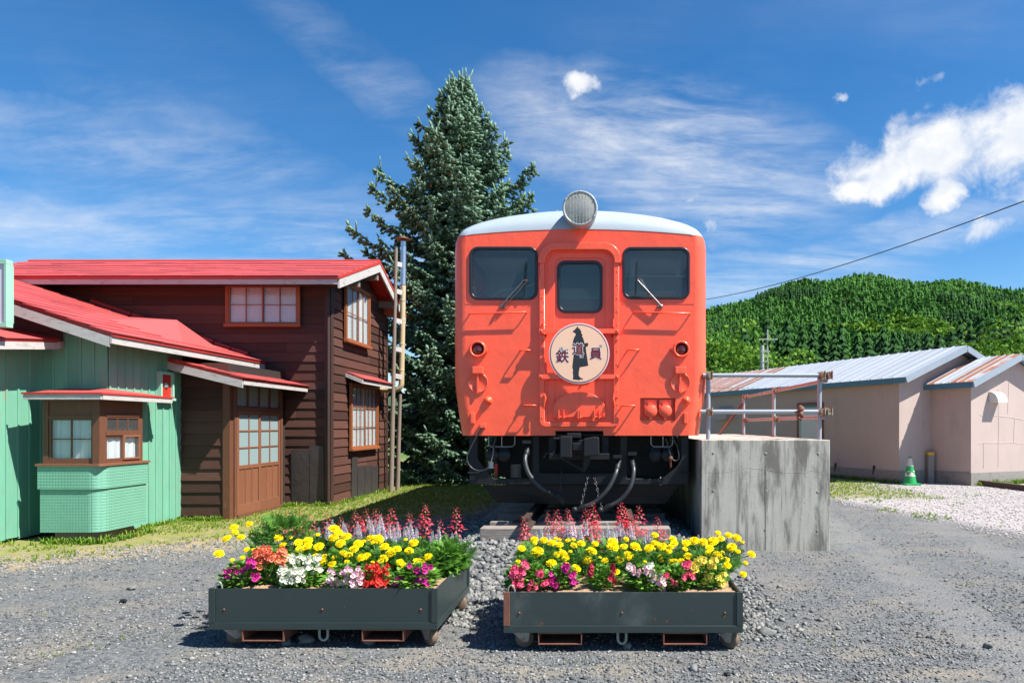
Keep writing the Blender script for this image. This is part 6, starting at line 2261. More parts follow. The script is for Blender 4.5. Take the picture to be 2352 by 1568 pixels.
# ================================================================== PLANTERS
def planter(X0, X1, Y0, D, z0, z1, mt, label, yaw=0.0, worn=False):
    root = empty('planter_cart', ((X0 + X1) / 2, Y0, 0), label, 'planter', 'wheeled flower planters')
    t = .006
    MB().box(X0, Y0, z0, X1, Y0 + t, z1).build('front_panel', mt, root)
    MB().box(X0, Y0 + D - t, z0, X1, Y0 + D, z1).build('rear_panel', mt, root)
    MB().box(X0, Y0 + t, z0, X0 + t, Y0 + D - t, z1).build('side_panel', mt, root)
    MB().box(X1 - t, Y0 + t, z0, X1, Y0 + D - t, z1).build('side_panel', mt, root)
    fr = M['planter']
    h = .040
    for (a, b, c, d) in ((X0 - .004, Y0 - .008, X1 + .004, Y0 - .001), (X0 - .004, Y0 + D + .001, X1 + .004, Y0 + D + .008)):
        MB().box(a, b, z0 - .004, c, d, z0 + h).build('bottom_rail', fr, root, bevel=.0015, seg=1)
    for (a, c) in ((X0 - .008, X0 - .001), (X1 + .001, X1 + .008)):
        MB().box(a, Y0 - .008, z0 - .004, c, Y0 + D + .008, z0 + h).build('bottom_rail', fr, root, bevel=.0015, seg=1)
    for x in (X0, X1):
        for y in (Y0, Y0 + D):
            s_, q_ = (1 if x == X0 else -1), (1 if y == Y0 else -1)
            MB().box(x - .009 * s_, y - .009 * q_, z0 + h, x + .030 * s_, y - .002 * q_, z1 + .002).box(x - .009 * s_, y - .002 * q_, z0 + h, x - .002 * s_, y + .030 * q_, z1 + .002).build('corner_angle', fr if not (worn and x == X0) else M['rust'], root, bevel=.001, seg=1)
    MB().box(X0 + t, Y0 + t, z0 + .01, X1 - t, Y0 + D - t, z0 + .02).build('floor', M['rust'], root)
    # soil with a lumpy surface
    nx, ny = 44, 32
    vs = []
    for j in range(ny + 1):
        for i in range(nx + 1):
            x = X0 + t + (X1 - X0 - 2 * t) * i / nx
            y = Y0 + t + (D - 2 * t) * j / ny
            vs.append((x, y, z1 - .022 + .010 * math.sin(x * 9 + y * 7) * math.sin(y * 11) + random.uniform(-.005, .005)))
    fs = [(j * (nx + 1) + i, j * (nx + 1) + i + 1, (j + 1) * (nx + 1) + i + 1, (j + 1) * (nx + 1) + i) for j in range(ny) for i in range(nx)]
    MB().add(vs, fs, True).build('soil', M['soil'], root)
    # fork pockets
    w = X1 - X0
    for a, b in ((.14, .325), (.67, .855)):
        xa, xb = X0 + w * a, X0 + w * b
        fp_ = MB()
        fp_.box(xa, Y0 - .004, z0 - .078, xb, Y0 + D, z0 - .073).box(xa, Y0 - .004, z0 - .011, xb, Y0 + D, z0 - .0055)
        fp_.box(xa, Y0 - .004, z0 - .073, xa + .006, Y0 + D, z0 - .011).box(xb - .006, Y0 - .004, z0 - .073, xb, Y0 + D, z0 - .011)
        fp_.build('fork_pocket', M['rust'], root)
    # tie hooks
    for (cx, cy, ax) in ((X0 + w * .495, Y0 + .02, 'x'), (X1 - .02, Y0 + D * .55, 'y'), (X0 + .02, Y0 + D * .55, 'y')):
        pts = [(-.026, .0), (-.026, -.05)] + [(-.026 * math.cos(R(k)), -.05 - .028 * math.sin(R(k))) for k in (30, 60, 90, 120, 150)] + [(.026, -.05), (.026, 0)]
        MB().tube([(cx + p[0], cy, z0 + p[1]) if ax == 'x' else (cx, cy + p[0], z0 + p[1]) for p in pts], .009, 8).build('tie_hook', M['lifting'], root)
    pts = [(X0 + .012 + .022 * (1 - math.cos(R(k))), Y0 + .03, z1 - .01 + .045 * math.sin(R(k))) for k in range(0, 181, 20)]
    MB().tube(pts, .006, 7).build('lifting_loop', M['lifting'], root)
    # rusty bolts
    for f in (.06, .495, .93):
        MB().lathe([(.001, -.006), (.006, -.005), (.007, .001)], (X0 + w * f, Y0 - .0005, z0 + .48 * (z1 - z0)), (0, 1, 0), 8).build('bolt', M['rust'], root)
    # casters
    for x in (X0 + .085, X1 - .075):
        for y in (Y0 + .10, Y0 + D - .10):
            ywr = random.uniform(-.5, .5) + (.5 if x < (X0 + X1) / 2 else -.4)
            dirw = Vector((math.cos(ywr), math.sin(ywr), 0))
            sd_ = Vector((-dirw.y, dirw.x, 0))
            cc = Vector((x, y, .058)) + dirw * .024
            cs_ = MB().box(x - .05, y - .045, z0 - .018, x + .05, y + .045, z0 - .006)
            for s_ in (-1, 1):
                o_ = sd_ * s_ * .030
                top = Vector((x, y, z0 - .019)) + o_
                q4 = [top - dirw * .055, top + dirw * .055, cc + o_ + dirw * .020 - Vector((0, 0, .014)), cc + o_ - dirw * .012 - Vector((0, 0, .016))]
                n_ = sd_ * .004
                cs_.add([p - n_ for p in q4] + [p + n_ for p in q4], [(0, 1, 2, 3), (7, 6, 5, 4), (0, 4, 5, 1), (1, 5, 6, 2), (2, 6, 7, 3), (3, 7, 4, 0)])
            co_ = cs_.build('caster', M['caster'], root)
            MB().lathe([(.016, -.023), (.050, -.023), (.058, -.016), (.058, .016), (.050, .023), (.016, .023)], cc, sd_, 22).build('wheel', M['wheel'], co_)
            MB().lathe([(.001, -.034), (.012, -.033), (.012, .033), (.001, .034)], cc, sd_, 8).build('axle', M['rust'], co_)
    return root


LP = (-2.480, -1.060, 4.29, 1.0, .128, .380)
RP = (-.620, .844, 4.23, 1.0, .126, .372)
planter(*LP, M['planter'], 'left dark green steel planter cart with mixed flowers')
planter(*RP, M['planter_worn'], 'right dark green steel planter cart with chalky rusted left corner', worn=True)


# ================================================================== FLOWERS
def c6(cx, cy):
    return (750 + cx * .48915) / 1.70068, (1900 + cy * .48915) / 1.70068


def c7(cx, cy):
    return (1850 + cx * .48915) / 1.70068, (1900 + cy * .48915) / 1.70068


def marigold_head(seed):
    q_ = np.random.default_rng(seed)
    v, f = [], []
    for ring in range(6):
        ph = ring / 5
        n = [18, 16, 14, 11, 8, 4][ring]
        for k in range(n):
            a = 2 * math.pi * (k + q_.uniform(-.3, .3)) / n + ring
            el_ = R(-6 + 86 * ph + q_.uniform(-8, 8))
            r0_, L = .006 + .010 * (1 - ph), (.028 - .010 * ph) * q_.uniform(.85, 1.12)
            d = np.array([math.cos(a) * math.cos(el_), math.sin(a) * math.cos(el_), math.sin(el_)])
            s_ = np.array([-math.sin(a), math.cos(a), 0])
            n2 = np.cross(d, s_)
            base_ = np.array([math.cos(a) * r0_, math.sin(a) * r0_, .004 + .010 * ph])
            w = .0072 * q_.uniform(.8, 1.2)
            o = len(v)
            tip = base_ + d * L
            v += [base_ - s_ * w * .4, base_ + s_ * w * .4, tip + s_ * w + n2 * q_.uniform(-.003, .003), tip - s_ * w + n2 * q_.uniform(-.003, .003), tip + d * .003 - n2 * .003]
            f += [(o, o + 1, o + 2), (o, o + 2, o + 3), (o + 3, o + 2, o + 4)]
    o = len(v)
    for k in range(8):
        a = 2 * math.pi * k / 8
        v.append((.019 * math.cos(a), .019 * math.sin(a), .002))
    v.append((0, 0, .026))
    f += [(o + k, o + (k + 1) % 8, o + 8) for k in range(8)]
    me = inst_mesh('marigold_head', np.array([np.asarray(x, float) for x in v]), np.array(f), np.eye(3)[None], np.zeros((1, 3)), M['marigold'])
    me.attributes['rnd'].data.foreach_set('value', q_.random(len(me.vertices)))
    return me


MH = [marigold_head(s_) for s_ in range(4)]


def leaf_strip(n=3, w=.25):
    """lance-shaped leaf along x, unit length"""
    v = [(0, 0, 0), (.25, -w * .75, .03), (.25, w * .75, .03), (.6, -w * .8, .05), (.6, w * .8, .05), (1, 0, -.04)]
    f = [(0, 1, 2), (1, 3, 4), (1, 4, 2), (3, 5, 4)]
    return np.array(v), np.array(f)


def feather_leaf():
    v, f = [], []
    for k in range(5):
        x = .25 + .15 * k
        for s_ in (-1, 1):
            o = len(v)
            L = .42 - .05 * k
            v += [(x - .03, 0, 0), (x + .12, s_ * L * .55 + s_ * -.05, .02), (x + .22, s_ * L, -.03), (x + .05, s_ * L * .60 + s_ * .03, .0)]
            f += [(o, o + 1, o + 2), (o, o + 2, o + 3)]
    o = len(v)
    v += [(.85, -.06, 0), (.85, .06, 0), (1.15, 0, -.03)]
    f += [(o, o + 1, o + 2)]
    return np.array(v), np.array(f)


LEAF, FEATH = leaf_strip(), feather_leaf()
BROAD = leaf_strip(w=.42)


def bush_mesh(name, shape, n, rx, ry, h, lmin, lmax, mt, seed, up=.5, inner=.35):
    q_ = np.random.default_rng(seed)
    a = q_.random(n) * 6.283
    t = q_.random(n) ** .5
    hh = q_.random(n)
    prof = np.sin(np.clip(hh * .88 + .12, 0, 1) * math.pi) ** .55
    rr = (inner + (1 - inner) * t) * prof
    T = np.stack([rx * rr * np.cos(a), ry * rr * np.sin(a), h * (.04 + .93 * hh)], 1)
    D = np.stack([np.cos(a) + q_.normal(0, .5, n), np.sin(a) + q_.normal(0, .5, n), up * (hh * 1.6 - .2) + q_.normal(0, .3, n)], 1)
    L = q_.uniform(lmin, lmax, n)
    Rm = aim(D, q_.normal(0, .6, n)) * np.stack([L, L, L], 1)[:, None, :]
    return inst_mesh(name, shape[0], shape[1], Rm, T, mt, q_.random(n))


MG = [bush_mesh('marigold_foliage', FEATH, 330, .160, .145, .19, .045, .078, M['marigold_leaf'], s_) for s_ in (41, 42, 43)]
SOIL = .352


def marigold_row(plants, heads, cv, X0, X1, side):
    roots = []
    for i, (x, y, sc, lab) in enumerate(plants):
        r_ = empty('marigold_plant', (x, y, SOIL), lab, 'marigold', 'yellow marigolds in the ' + side + ' planter', rz=i * 1.7)
        link('foliage', MG[i % 3], r_, Matrix.Diagonal((sc, sc, sc * .92 if sc < 1.3 else sc * 1.42, 1)), True)
        roots.append((r_, MB()))
    for j, h in enumerate(heads):
        cx, cy = h[:2]
        u, v = cv(cx, cy)
        Y = 4.46 + (690 - cy) / 380 * .52
        p = P(u, v, Y)
        k = min(range(len(plants)), key=lambda i: (plants[i][0] - p.x) ** 2 + 1.6 * (plants[i][1] - p.y) ** 2)
        r_, stems = roots[k]
        tilt = Vector((random.uniform(-.35, .35), -.55 + random.uniform(-.3, .2), 1.0)).normalized()
        rot = tilt.to_track_quat('Z', 'Y').to_matrix().to_4x4() @ Matrix.Rotation(random.random() * 6, 4, 'Z')
        s_ = random.uniform(.60, .90) * (h[2] if len(h) > 2 else 1)
        link('flower_head', MH[j % 4], r_, Matrix.Translation(p) @ rot @ Matrix.Diagonal((s_, s_, s_ * random.uniform(.72, 1.0), 1)))
        b0 = Vector((plants[k][0] + (p.x - plants[k][0]) * .4, plants[k][1] + (p.y - plants[k][1]) * .4, SOIL + .05))
        stems.tube([b0, b0.lerp(p, .6) + Vector((0, 0, .02)), p - tilt * .004], [.0035, .003, .0028], 5)
        stems.lathe([(.003, -.022), (.009, -.014), (.011, -.002), (.008, .004)], p, tilt, 7)
    for r_, stems in roots:
        if stems.v:
            stems.build('stems', M['stem'], r_)


L6 = [(335, 327), (457, 300), (345, 367, .7), (278, 415), (390, 405), (215, 537, 1.1), (437, 503, .6), (490, 505, .6), (690, 410), (725, 467, .8), (760, 570), (850, 447), (865, 500), (920, 480), (925, 433), (1010, 483), (985, 560, .8), (1038, 600), (1133, 337), (1170, 368, .8), (1133, 410), (1230, 400),
      (1187, 453), (1205, 530), (1248, 545, .8), (1290, 500), (1328, 457), (1118, 620, .8), (1425, 410), (1485, 420), (1355, 568), (1395, 555), (1500, 607), (1527, 572, .9), (1535, 480), (1585, 535), (1635, 503, 1.1), (1770, 450), (1735, 513, 1.2), (1660, 603), (1692, 630, .8), (1810, 612), (1885, 560), (1005, 383, .6), (485, 370, .6)]
L7 = [(383, 493), (485, 422), (560, 430), (508, 523, 1.15), (625, 450, 1.1), (712, 533), (735, 572), (620, 613), (752, 430, .7), (800, 470), (858, 455), (665, 543, .8), (685, 465, .7), (742, 622, .7), (813, 657), (905, 585), (970, 457, .8), (940, 517), (1110, 440), (1110, 488, 1.2), (1198, 480), (1050, 590), (1165, 583),
      (1235, 553), (1290, 480), (1138, 683, .8), (1445, 388), (1442, 453), (1400, 492), (1505, 480), (1557, 520, .8), (1590, 420, .8), (1600, 455, .8), (1575, 480, .8), (1585, 603), (1497, 592, .5), (1660, 595, .6), (1690, 497, .6), (1712, 555), (1695, 450), (1758, 433), (1832, 443), (1908, 440, 1.1), (1885, 490, .8),
      (1875, 537), (1943, 555, 1.1), (1975, 415), (2035, 388), (2060, 485, 1.1), (2100, 410), (1950, 370, .8), (2020, 632), (2110, 517, .6), (2218, 540, .8), (2152, 700, .8), (2170, 610, .5), (353, 600, .5)]
WHO = ['first', 'second', 'third', 'fourth', 'fifth', 'sixth']
def rowlab(i, n, row, side):
    return f'{WHO[i]} yellow marigold from the left in the {row} row of the {side} planter'
pl_L = [(-2.33 + i * .235, 5.00, 1.1 if i else 1.31, rowlab(i, 6, 'rear', 'left')) for i in range(6)] + [(-2.34 + i * .27, 4.72, 1.0, rowlab(i, 5, 'middle', 'left')) for i in range(5)]
pl_R = [(-.47 + i * .255, 4.97, 1.05, rowlab(i, 6, 'rear', 'right')) for i in range(6)] + [(-.44 + i * .285, 4.68, 1.0, rowlab(i, 5, 'middle', 'right')) for i in range(5)]
def extra(lst, n, x0, x1, seed):
    """buds and half-open heads between the listed ones"""
    qq_ = random.Random(seed)
    return lst + [(qq_.uniform(x0, x1), qq_.uniform(400, 620), qq_.uniform(.32, .6)) for _ in range(n)]


L6, L7 = extra(L6, 22, 300, 1900, 3), extra(L7, 26, 380, 2150, 4)
marigold_row(pl_L, L6, c6, LP[0], LP[1], 'left')
marigold_row(pl_R, L7, c7, RP[0], RP[1], 'right')


def blossom(seed):
    """two-lipped snapdragon bloom: round lobes above and below a puffed throat"""
    q_ = np.random.default_rng(seed)
    v, f = [], []
    for (a, tilt_, L, w) in ((70, .5, .014, .009), (110, .5, .014, .009), (-90, -.2, .013, .010), (-40, -.1, .013, .008), (-140, -.1, .013, .008), (90, 0.1, .008, .008)):
        t = R(a + q_.uniform(-12, 12))
        d = np.array([.55 + tilt_ * .3, math.cos(t) * .9, math.sin(t) * .9])
        d /= np.linalg.norm(d)
        s_ = np.cross(d, (1, 0, 0))
        s_ /= np.linalg.norm(s_)
        o = len(v)
        v += [(0, 0, 0), tuple(d * L * .55 - s_ * w * .8), tuple(d * L * .6 + s_ * w * .8 + np.array([.002, 0, 0])), tuple(d * L * 1.05 - s_ * w * .6), tuple(d * L * 1.1 + s_ * w * .6), tuple(d * L * 1.25 + np.array([.003, 0, 0]))]
        f += [(o, o + 1, o + 2), (o + 1, o + 3, o + 4), (o + 1, o + 4, o + 2), (o + 3, o + 5, o + 4)]
    o = len(v)
    ring = [(0.004, .006 * math.cos(t), .007 * math.sin(t)) for t in np.linspace(0, 6.283, 7)[:-1]]
    v += ring + [(-.012, 0, -.001), (.012, 0, 0)]
    f += [(o + k, o + (k + 1) % 6, o + 6) for k in range(6)] + [(o + (k + 1) % 6, o + k, o + 7) for k in range(6)]
    return np.array(v), np.array(f)


BLO = [blossom(s_) for s_ in (1, 2, 3)]
BLM = {}
for k in FL:
    BLM[k] = []
    for b in BLO:
        me = inst_mesh(k + '_blossom', b[0], b[1], np.eye(3)[None], np.zeros((1, 3)), M['fl_' + k])
        me.attributes['rnd'].data.foreach_set('value', rng.random(len(me.vertices)))
        BLM[k].append(me)
SB = [bush_mesh('snap_foliage', LEAF, 460, .110, .10, .21, .035, .06, M['snap_leaf'], s_, up=.9, inner=.25) for s_ in (51, 52, 53)]


def snapdragon(cv, boxes, colour, n, label, side, Yb, dense=1.0, sc=1.0, top=None, mixcol=None):
    us = [cv(b[0], b[1]) for b in boxes] + [cv(b[2], b[3]) for b in boxes]
    um = (min(u for u, v in us) + max(u for u, v in us)) / 2
    x = (um - VPX) / FPX * Yb
    vt = min(v for u, v in us)
    ht = P(um, vt, Yb).z - SOIL
    root = empty('snapdragon_plant', (x, Yb, SOIL), label, 'snapdragon', 'snapdragons along the front of the ' + side + ' planter', rz=random.random() * 6)
    wpx = (max(u for u, v in us) - min(u for u, v in us)) / FPX * Yb / 2
    sx = max(.8, min(1.25, wpx / .105))
    link('foliage', random.choice(SB), root, Matrix.Diagonal((sx, sx, max(.65, ht * .84 / .21), 1)), True)
    st = MB()
    for b in boxes:
        m = max(1, round(n * 1.7 / len(boxes)))
        nspike = max(1, min(m // 3, int((b[2] - b[0]) / 34)))
        spikes = []
        for s_ in range(nspike):
            spikes.append(b[0] + (b[2] - b[0]) * (s_ + random.uniform(.25, .75)) / nspike)
        for k in range(m):
            cx = min(max(random.choice(spikes) + random.gauss(0, 16), b[0]), b[2])
            cy = random.uniform(b[1], b[3])
            u, v = cv(cx, cy)
            p = P(u, v, Yb - random.uniform(.045, .105))
            d = Vector((random.gauss(0, .7), -1.0, random.uniform(-.1, .6))).normalized()
            rot = d.to_track_quat('X', 'Z').to_matrix().to_4x4()
            cc = colour if mixcol is None or random.random() < .72 else mixcol
            q_ = random.uniform(1.15, 1.6)
            link('blossom', random.choice(BLM[cc]), root, Matrix.Translation(p) @ rot @ Matrix.Diagonal((q_, q_, q_, 1)))
        for sx_ in spikes:
            u, v = cv(sx_, b[1])
            p = P(u, v, Yb)
            st.tube([(x + (p.x - x) * .45, Yb, SOIL), (p.x, Yb, p.z * .6 + SOIL * .4), (p.x, Yb - .01, p.z)], [.004, .0035, .002], 5)
    if st.v:
        st.build('stems', M['stem'], root)


snapdragon(c6, [(262, 665, 310, 720), (335, 590, 410, 715), (430, 580, 520, 660), (495, 690, 530, 740)], 'magenta', 20, 'magenta snapdragon at the far left of the left planter', 'left', 4.46)
snapdragon(c6, [(500, 480, 745, 640), (510, 510, 740, 600)], 'orange', 40, 'orange snapdragon, the only orange flowers in the left planter', 'left', 4.52)
snapdragon(c6, [(695, 645, 925, 775), (720, 670, 850, 770)], 'white', 34, 'white snapdragon low at the front of the left planter', 'left', 4.42)
snapdragon(c6, [(765, 560, 850, 625), (870, 540, 1045, 685)], 'white', 26, 'taller white snapdragon just behind the low white one', 'left', 4.52)
snapdragon(c6, [(1100, 650, 1365, 760), (1120, 730, 1340, 800)], 'palepink', 34, 'pale pink snapdragon in the middle of the left planter', 'left', 4.44, mixcol='white')
snapdragon(c6, [(1375, 620, 1580, 710), (1375, 740, 1580, 780)], 'red', 26, 'red snapdragon right of the pale pink one in the left planter', 'left', 4.46)
snapdragon(c6, [(1625, 735, 1680, 770), (1735, 630, 1945, 690), (1785, 720, 1885, 795)], 'magenta', 22, 'magenta snapdragon at the right end of the left planter', 'left', 4.45)
snapdragon(c7, [(310, 640, 405, 800)], 'pink', 18, 'rose pink snapdragon spilling over the left end of the right planter', 'right', 4.42)
snapdragon(c7, [(440, 765, 500, 815), (490, 670, 545, 705), (540, 755, 585, 785), (395, 600, 425, 640)], 'pink', 13, 'leafy snapdragon with scattered rose flowers in the right planter', 'right', 4.43)
snapdragon(c7, [(615, 690, 690, 800), (720, 625, 755, 680), (755, 690, 820, 790)], 'magenta', 16, 'magenta snapdragon in the left half of the right planter', 'right', 4.45)
snapdragon(c7, [(930, 625, 965, 695), (1085, 630, 1140, 760)], 'darkred', 9, 'sparse dark red snapdragon in the middle of the right planter', 'right', 4.42)
snapdragon(c7, [(1285, 605, 1440, 700), (1410, 700, 1500, 750), (1480, 740, 1545, 835), (1240, 630, 1265, 660)], 'palepink', 34, 'pale pink and white snapdragon in the right planter', 'right', 4.42, mixcol='white')
snapdragon(c7, [(1650, 605, 1715, 640), (1675, 690, 1745, 730), (1590, 750, 1625, 780), (1510, 700, 1550, 725)], 'pink', 14, 'leafy snapdragon with few salmon flowers beside the yellow one', 'right', 4.42)
snapdragon(c7, [(1740, 600, 1780, 680), (1795, 570, 1930, 640), (1810, 690, 2005, 780)], 'lemon', 34, 'pale yellow snapdragon at the right end of the right planter', 'right', 4.45)
# leafy plant without flowers at the right rear of the left planter
u, v = c6(2010, 600)
x = (u - VPX) / FPX * 4.86
lp = empty('leafy_plant', (x, 4.86, SOIL), 'bushy green plant without flowers at the right end of the left planter', 'plant')
link('foliage', bush_mesh('lance_foliage', LEAF, 380, .12, .11, .19, .055, .09, M['snap_leaf'], 66, up=.7), lp, None, True)


def spike_mesh(name, n, L, r, mt, seed, lobes=False, colour_mix=.35):
    q_ = np.random.default_rng(seed)
    v, f = [], []
    T, D, S = [], [], []
    for k in range(n):
        t = k / n
        a = k * 2.4
        rr = r * (1 - .75 * t)
        T.append((rr * .4 * math.cos(a), rr * .4 * math.sin(a), -L * (1 - t)))
        D.append((math.cos(a), math.sin(a), .35 if not lobes else q_.uniform(-.6, .5)))
        S.append(rr * q_.uniform(.8, 1.25))
    sh_v = np.array([(0, 0, 0), (.5, -.32, .1), (.5, .32, .1), (.55, 0, -.28), (1.1, 0, .05)]) if not lobes else np.array([(0, 0, 0), (.5, -.13, .05), (.5, .13, .05), (1.15, -.22, -.22), (1.15, .22, -.22), (1.05, 0, .18), (.8, 0, -.1)])
    sh_f = np.array([(0, 1, 2), (1, 4, 2), (0, 3, 1), (0, 2, 3), (3, 4, 1), (3, 2, 4)]) if not lobes else np.array([(0, 1, 2), (1, 3, 6), (6, 4, 2), (1, 6, 2), (1, 5, 2), (0, 2, 1)])
    S = np.array(S)
    Rm = aim(np.array(D)) * np.stack([S, S, S], 1)[:, None, :]
    rn = (q_.random(n) < colour_mix) * q_.uniform(.6, 1, n)
    return inst_mesh(name, sh_v, sh_f, Rm, np.array(T), mt, rn)


BS = [spike_mesh('pale_spike', 80, .12, .0175, M['salvia_white'], s_, False, .24) for s_ in (71, 72, 73)]
RS = [spike_mesh('red_spike', 44, .20, .050, M['salvia_red'], s_, True, .5) for s_ in (74, 75, 76)]
SLF = [bush_mesh('salvia_foliage', BROAD, 110, .09, .08, .19, .03, .05, M['snap_leaf'], s_, up=.6) for s_ in (81, 82)]


def salvia(cv, tips, meshes, side, Yb, kind, step, lab, sc, leaf_sc, cat, x_lo, x_hi):
    """tips grouped into plants about `step` metres apart"""
    pts = sorted([P(*cv(x, y), Yb + random.uniform(-.05, .05)) for x, y in tips], key=lambda p: p.x)
    groups = []
    for p in pts:
        if groups and p.x - groups[-1][0].x < step:
            groups[-1].append(p)
        else:
            groups.append([p])
    for i, g in enumerate(groups):
        x = min(max(sum(p.x for p in g) / len(g), x_lo), x_hi)
        root = empty(kind, (x, Yb, SOIL), lab(i, len(groups)), cat, cat + ' spikes at the back of the ' + side + ' planter', rz=i)
        link('foliage', SLF[i % 2], root, Matrix.Diagonal((leaf_sc, leaf_sc, leaf_sc, 1)), True)
        st = MB()
        for j, p in enumerate(g):
            s_ = sc * random.uniform(.85, 1.15)
            lean = Vector((random.uniform(-.10, .10), random.uniform(-.12, .05), 1)).normalized().to_track_quat('Z', 'Y').to_matrix().to_4x4()
            link('flower_spike', meshes[j % 3], root, Matrix.Translation(p) @ lean @ Matrix.Diagonal((s_, s_, s_, 1)))
            st.tube([(x + (p.x - x) * .5, Yb, SOIL), (p.x, p.y, p.z * .5 + SOIL * .5), p - Vector((0, 0, .012))], [.003, .0025, .0015], 5)
        st.build('stems', M['stem'], root)


B6 = [(1010, 320), (1080, 285), (1120, 260), (1205, 270), (1225, 300), (1300, 330), (1322, 275), (1375, 355), (1410, 240), (1432, 260), (1462, 255), (1505, 220), (1580, 300), (1610, 305), (1640, 290), (1695, 325), (1745, 275), (1790, 320), (1920, 350), (1970, 315), (2030, 375), (2075, 365), (2110, 360), (770, 345), (855, 370), (640, 365), (870, 365),
      (1100, 300), (1140, 290), (1445, 300), (1490, 270), (1525, 290), (1660, 340), (1720, 310), (1800, 340), (1945, 380), (1340, 310)]
B7 = [(500, 355), (540, 325), (597, 335), (650, 345), (640, 360), (740, 285), (800, 290), (765, 260), (850, 305), (905, 265), (940, 355), (1065, 280), (1110, 325), (1135, 330), (1168, 275), (1250, 280), (1280, 310), (1225, 330), (1365, 370), (1400, 335), (1420, 340), (1715, 400), (1795, 380), (1885, 380), (440, 430), (620, 380), (690, 360), (835, 340), (1030, 350), (1100, 360), (1190, 300)]
R6 = [(750, 195), (862, 165), (955, 225), (1080, 210), (1185, 235), (1300, 180), (1395, 170), (1465, 170), (1595, 165), (1740, 205), (1865, 130), (1980, 265), (2110, 160), (1560, 230), (1500, 205), (890, 240), (1330, 230), (1850, 215), (1240, 280)]
R7 = [(395, 230), (410, 300), (590, 195), (665, 175), (750, 175), (895, 170), (955, 120), (985, 200), (1175, 120), (1200, 140), (1240, 200), (1320, 150), (1470, 238), (1520, 315), (700, 240), (930, 230), (960, 290), (1160, 220), (1290, 220), (770, 240), (1220, 270), (900, 280), (640, 260), (1380, 330)]
for side, cv, bl, rd, lim in (('left', c6, B6, R6, (LP[0] + .08, LP[1] - .08)), ('right', c7, B7, R7, (RP[0] + .08, RP[1] - .08))):
    salvia(cv, bl, BS, side, 5.06, 'blue_salvia_plant', .15, lambda i, n: f'{ORD[i]} blue and white salvia from the left in the {side} planter', 1.0, .85, 'blue salvia', *lim)
    salvia(cv, rd, RS, side, 5.21, 'red_salvia_plant', .20, lambda i, n: f'{ORD[i]} coral red salvia from the left at the back of the {side} planter', 1.0, 1.0, 'red salvia', *lim)


# ================================================================== LOOSE STONES, GRAVEL, GRASS
ICO = []
def rock_shape(seed, sub=1, flat=.62):
    b = bmesh.new()
    bmesh.ops.create_icosphere(b, subdivisions=sub, radius=1.0)
    q_ = np.random.default_rng(seed)
    for v in b.verts:
        k = q_.uniform(.50, 1.15)
        v.co = Vector((v.co.x * k * 1.15, v.co.y * k * .85, v.co.z * k * flat))
    b.verts.ensure_lookup_table()
    vs = np.array([v.co[:] for v in b.verts])
    fs = np.array([[x.index for x in f.verts] for f in b.faces])
    b.free()
    return vs, fs


def grit_shape(seed):
    q_ = np.random.default_rng(seed)
    v = np.array([(1.2, 0, 0), (-1.1, .1, 0), (.1, .9, .05), (0, -.9, 0), (.1, 0, .62), (0, 0, -.6)]) * q_.uniform(.75, 1.15, (6, 1))
    return v, np.array([(0, 2, 4), (2, 1, 4), (1, 3, 4), (3, 0, 4), (2, 0, 5), (1, 2, 5), (3, 1, 5), (0, 3, 5)])


def scatter_stones(name, N, xf, size, mt, label, cat, seeds, zf=None, sink=.25, tilt=.5, light=.4, size_big=True):
    T = xf(N)
    N = len(T)
    S = size(N)
    if zf is not None:
        T[:, 2] = np.array([zf(a, b) for a, b in T[:, :2]])
    T[:, 2] += S * .62 * (1 - 2 * sink) * .6
    shapes = [rock_shape(s_) for s_ in seeds] if size_big else [grit_shape(s_) for s_ in seeds]
    q_ = rng.integers(0, len(shapes), N)
    ms = []
    for k, (bv, bf) in enumerate(shapes):
        ii = np.nonzero(q_ == k)[0]
        Rm = rand_rot(len(ii), tilt) * S[ii][:, None, None]
        ms.append((bv, bf, Rm, T[ii]))
    V = np.concatenate([(np.einsum('nij,vj->nvi', r_, bv) + t_[:, None]).reshape(-1, 3) for bv, bf, r_, t_ in ms])
    offs, F, o = 0, [], 0
    RN = []
    for bv, bf, r_, t_ in ms:
        F.append((bf[None] + (np.arange(len(t_)) * len(bv))[:, None, None]).reshape(-1, 3) + o)
        o += len(t_) * len(bv)
        RN.append(np.repeat(rng.random(len(t_)) ** (1 / light - 1), len(bv)))
    F, RN = np.concatenate(F), np.concatenate(RN)
    me = bpy.data.meshes.new(name)
    me.vertices.add(len(V))
    me.vertices.foreach_set('co', V.ravel())
    me.loops.add(F.size)
    me.loops.foreach_set('vertex_index', F.ravel())
    me.polygons.add(len(F))
    me.polygons.foreach_set('loop_start', np.arange(len(F)) * 3)
    me.update(calc_edges=True)
    at = me.attributes.new('rnd', 'FLOAT', 'POINT')
    at.data.foreach_set('value', RN)
    me.materials.append(mt)
    tag(link(name, me), label, cat, kind='stuff')


def bedz(x, y):
    return max(0.0, bed_h(x, y)) if (-2.4 < x < 1.6 and y > 5.6) else 0.0


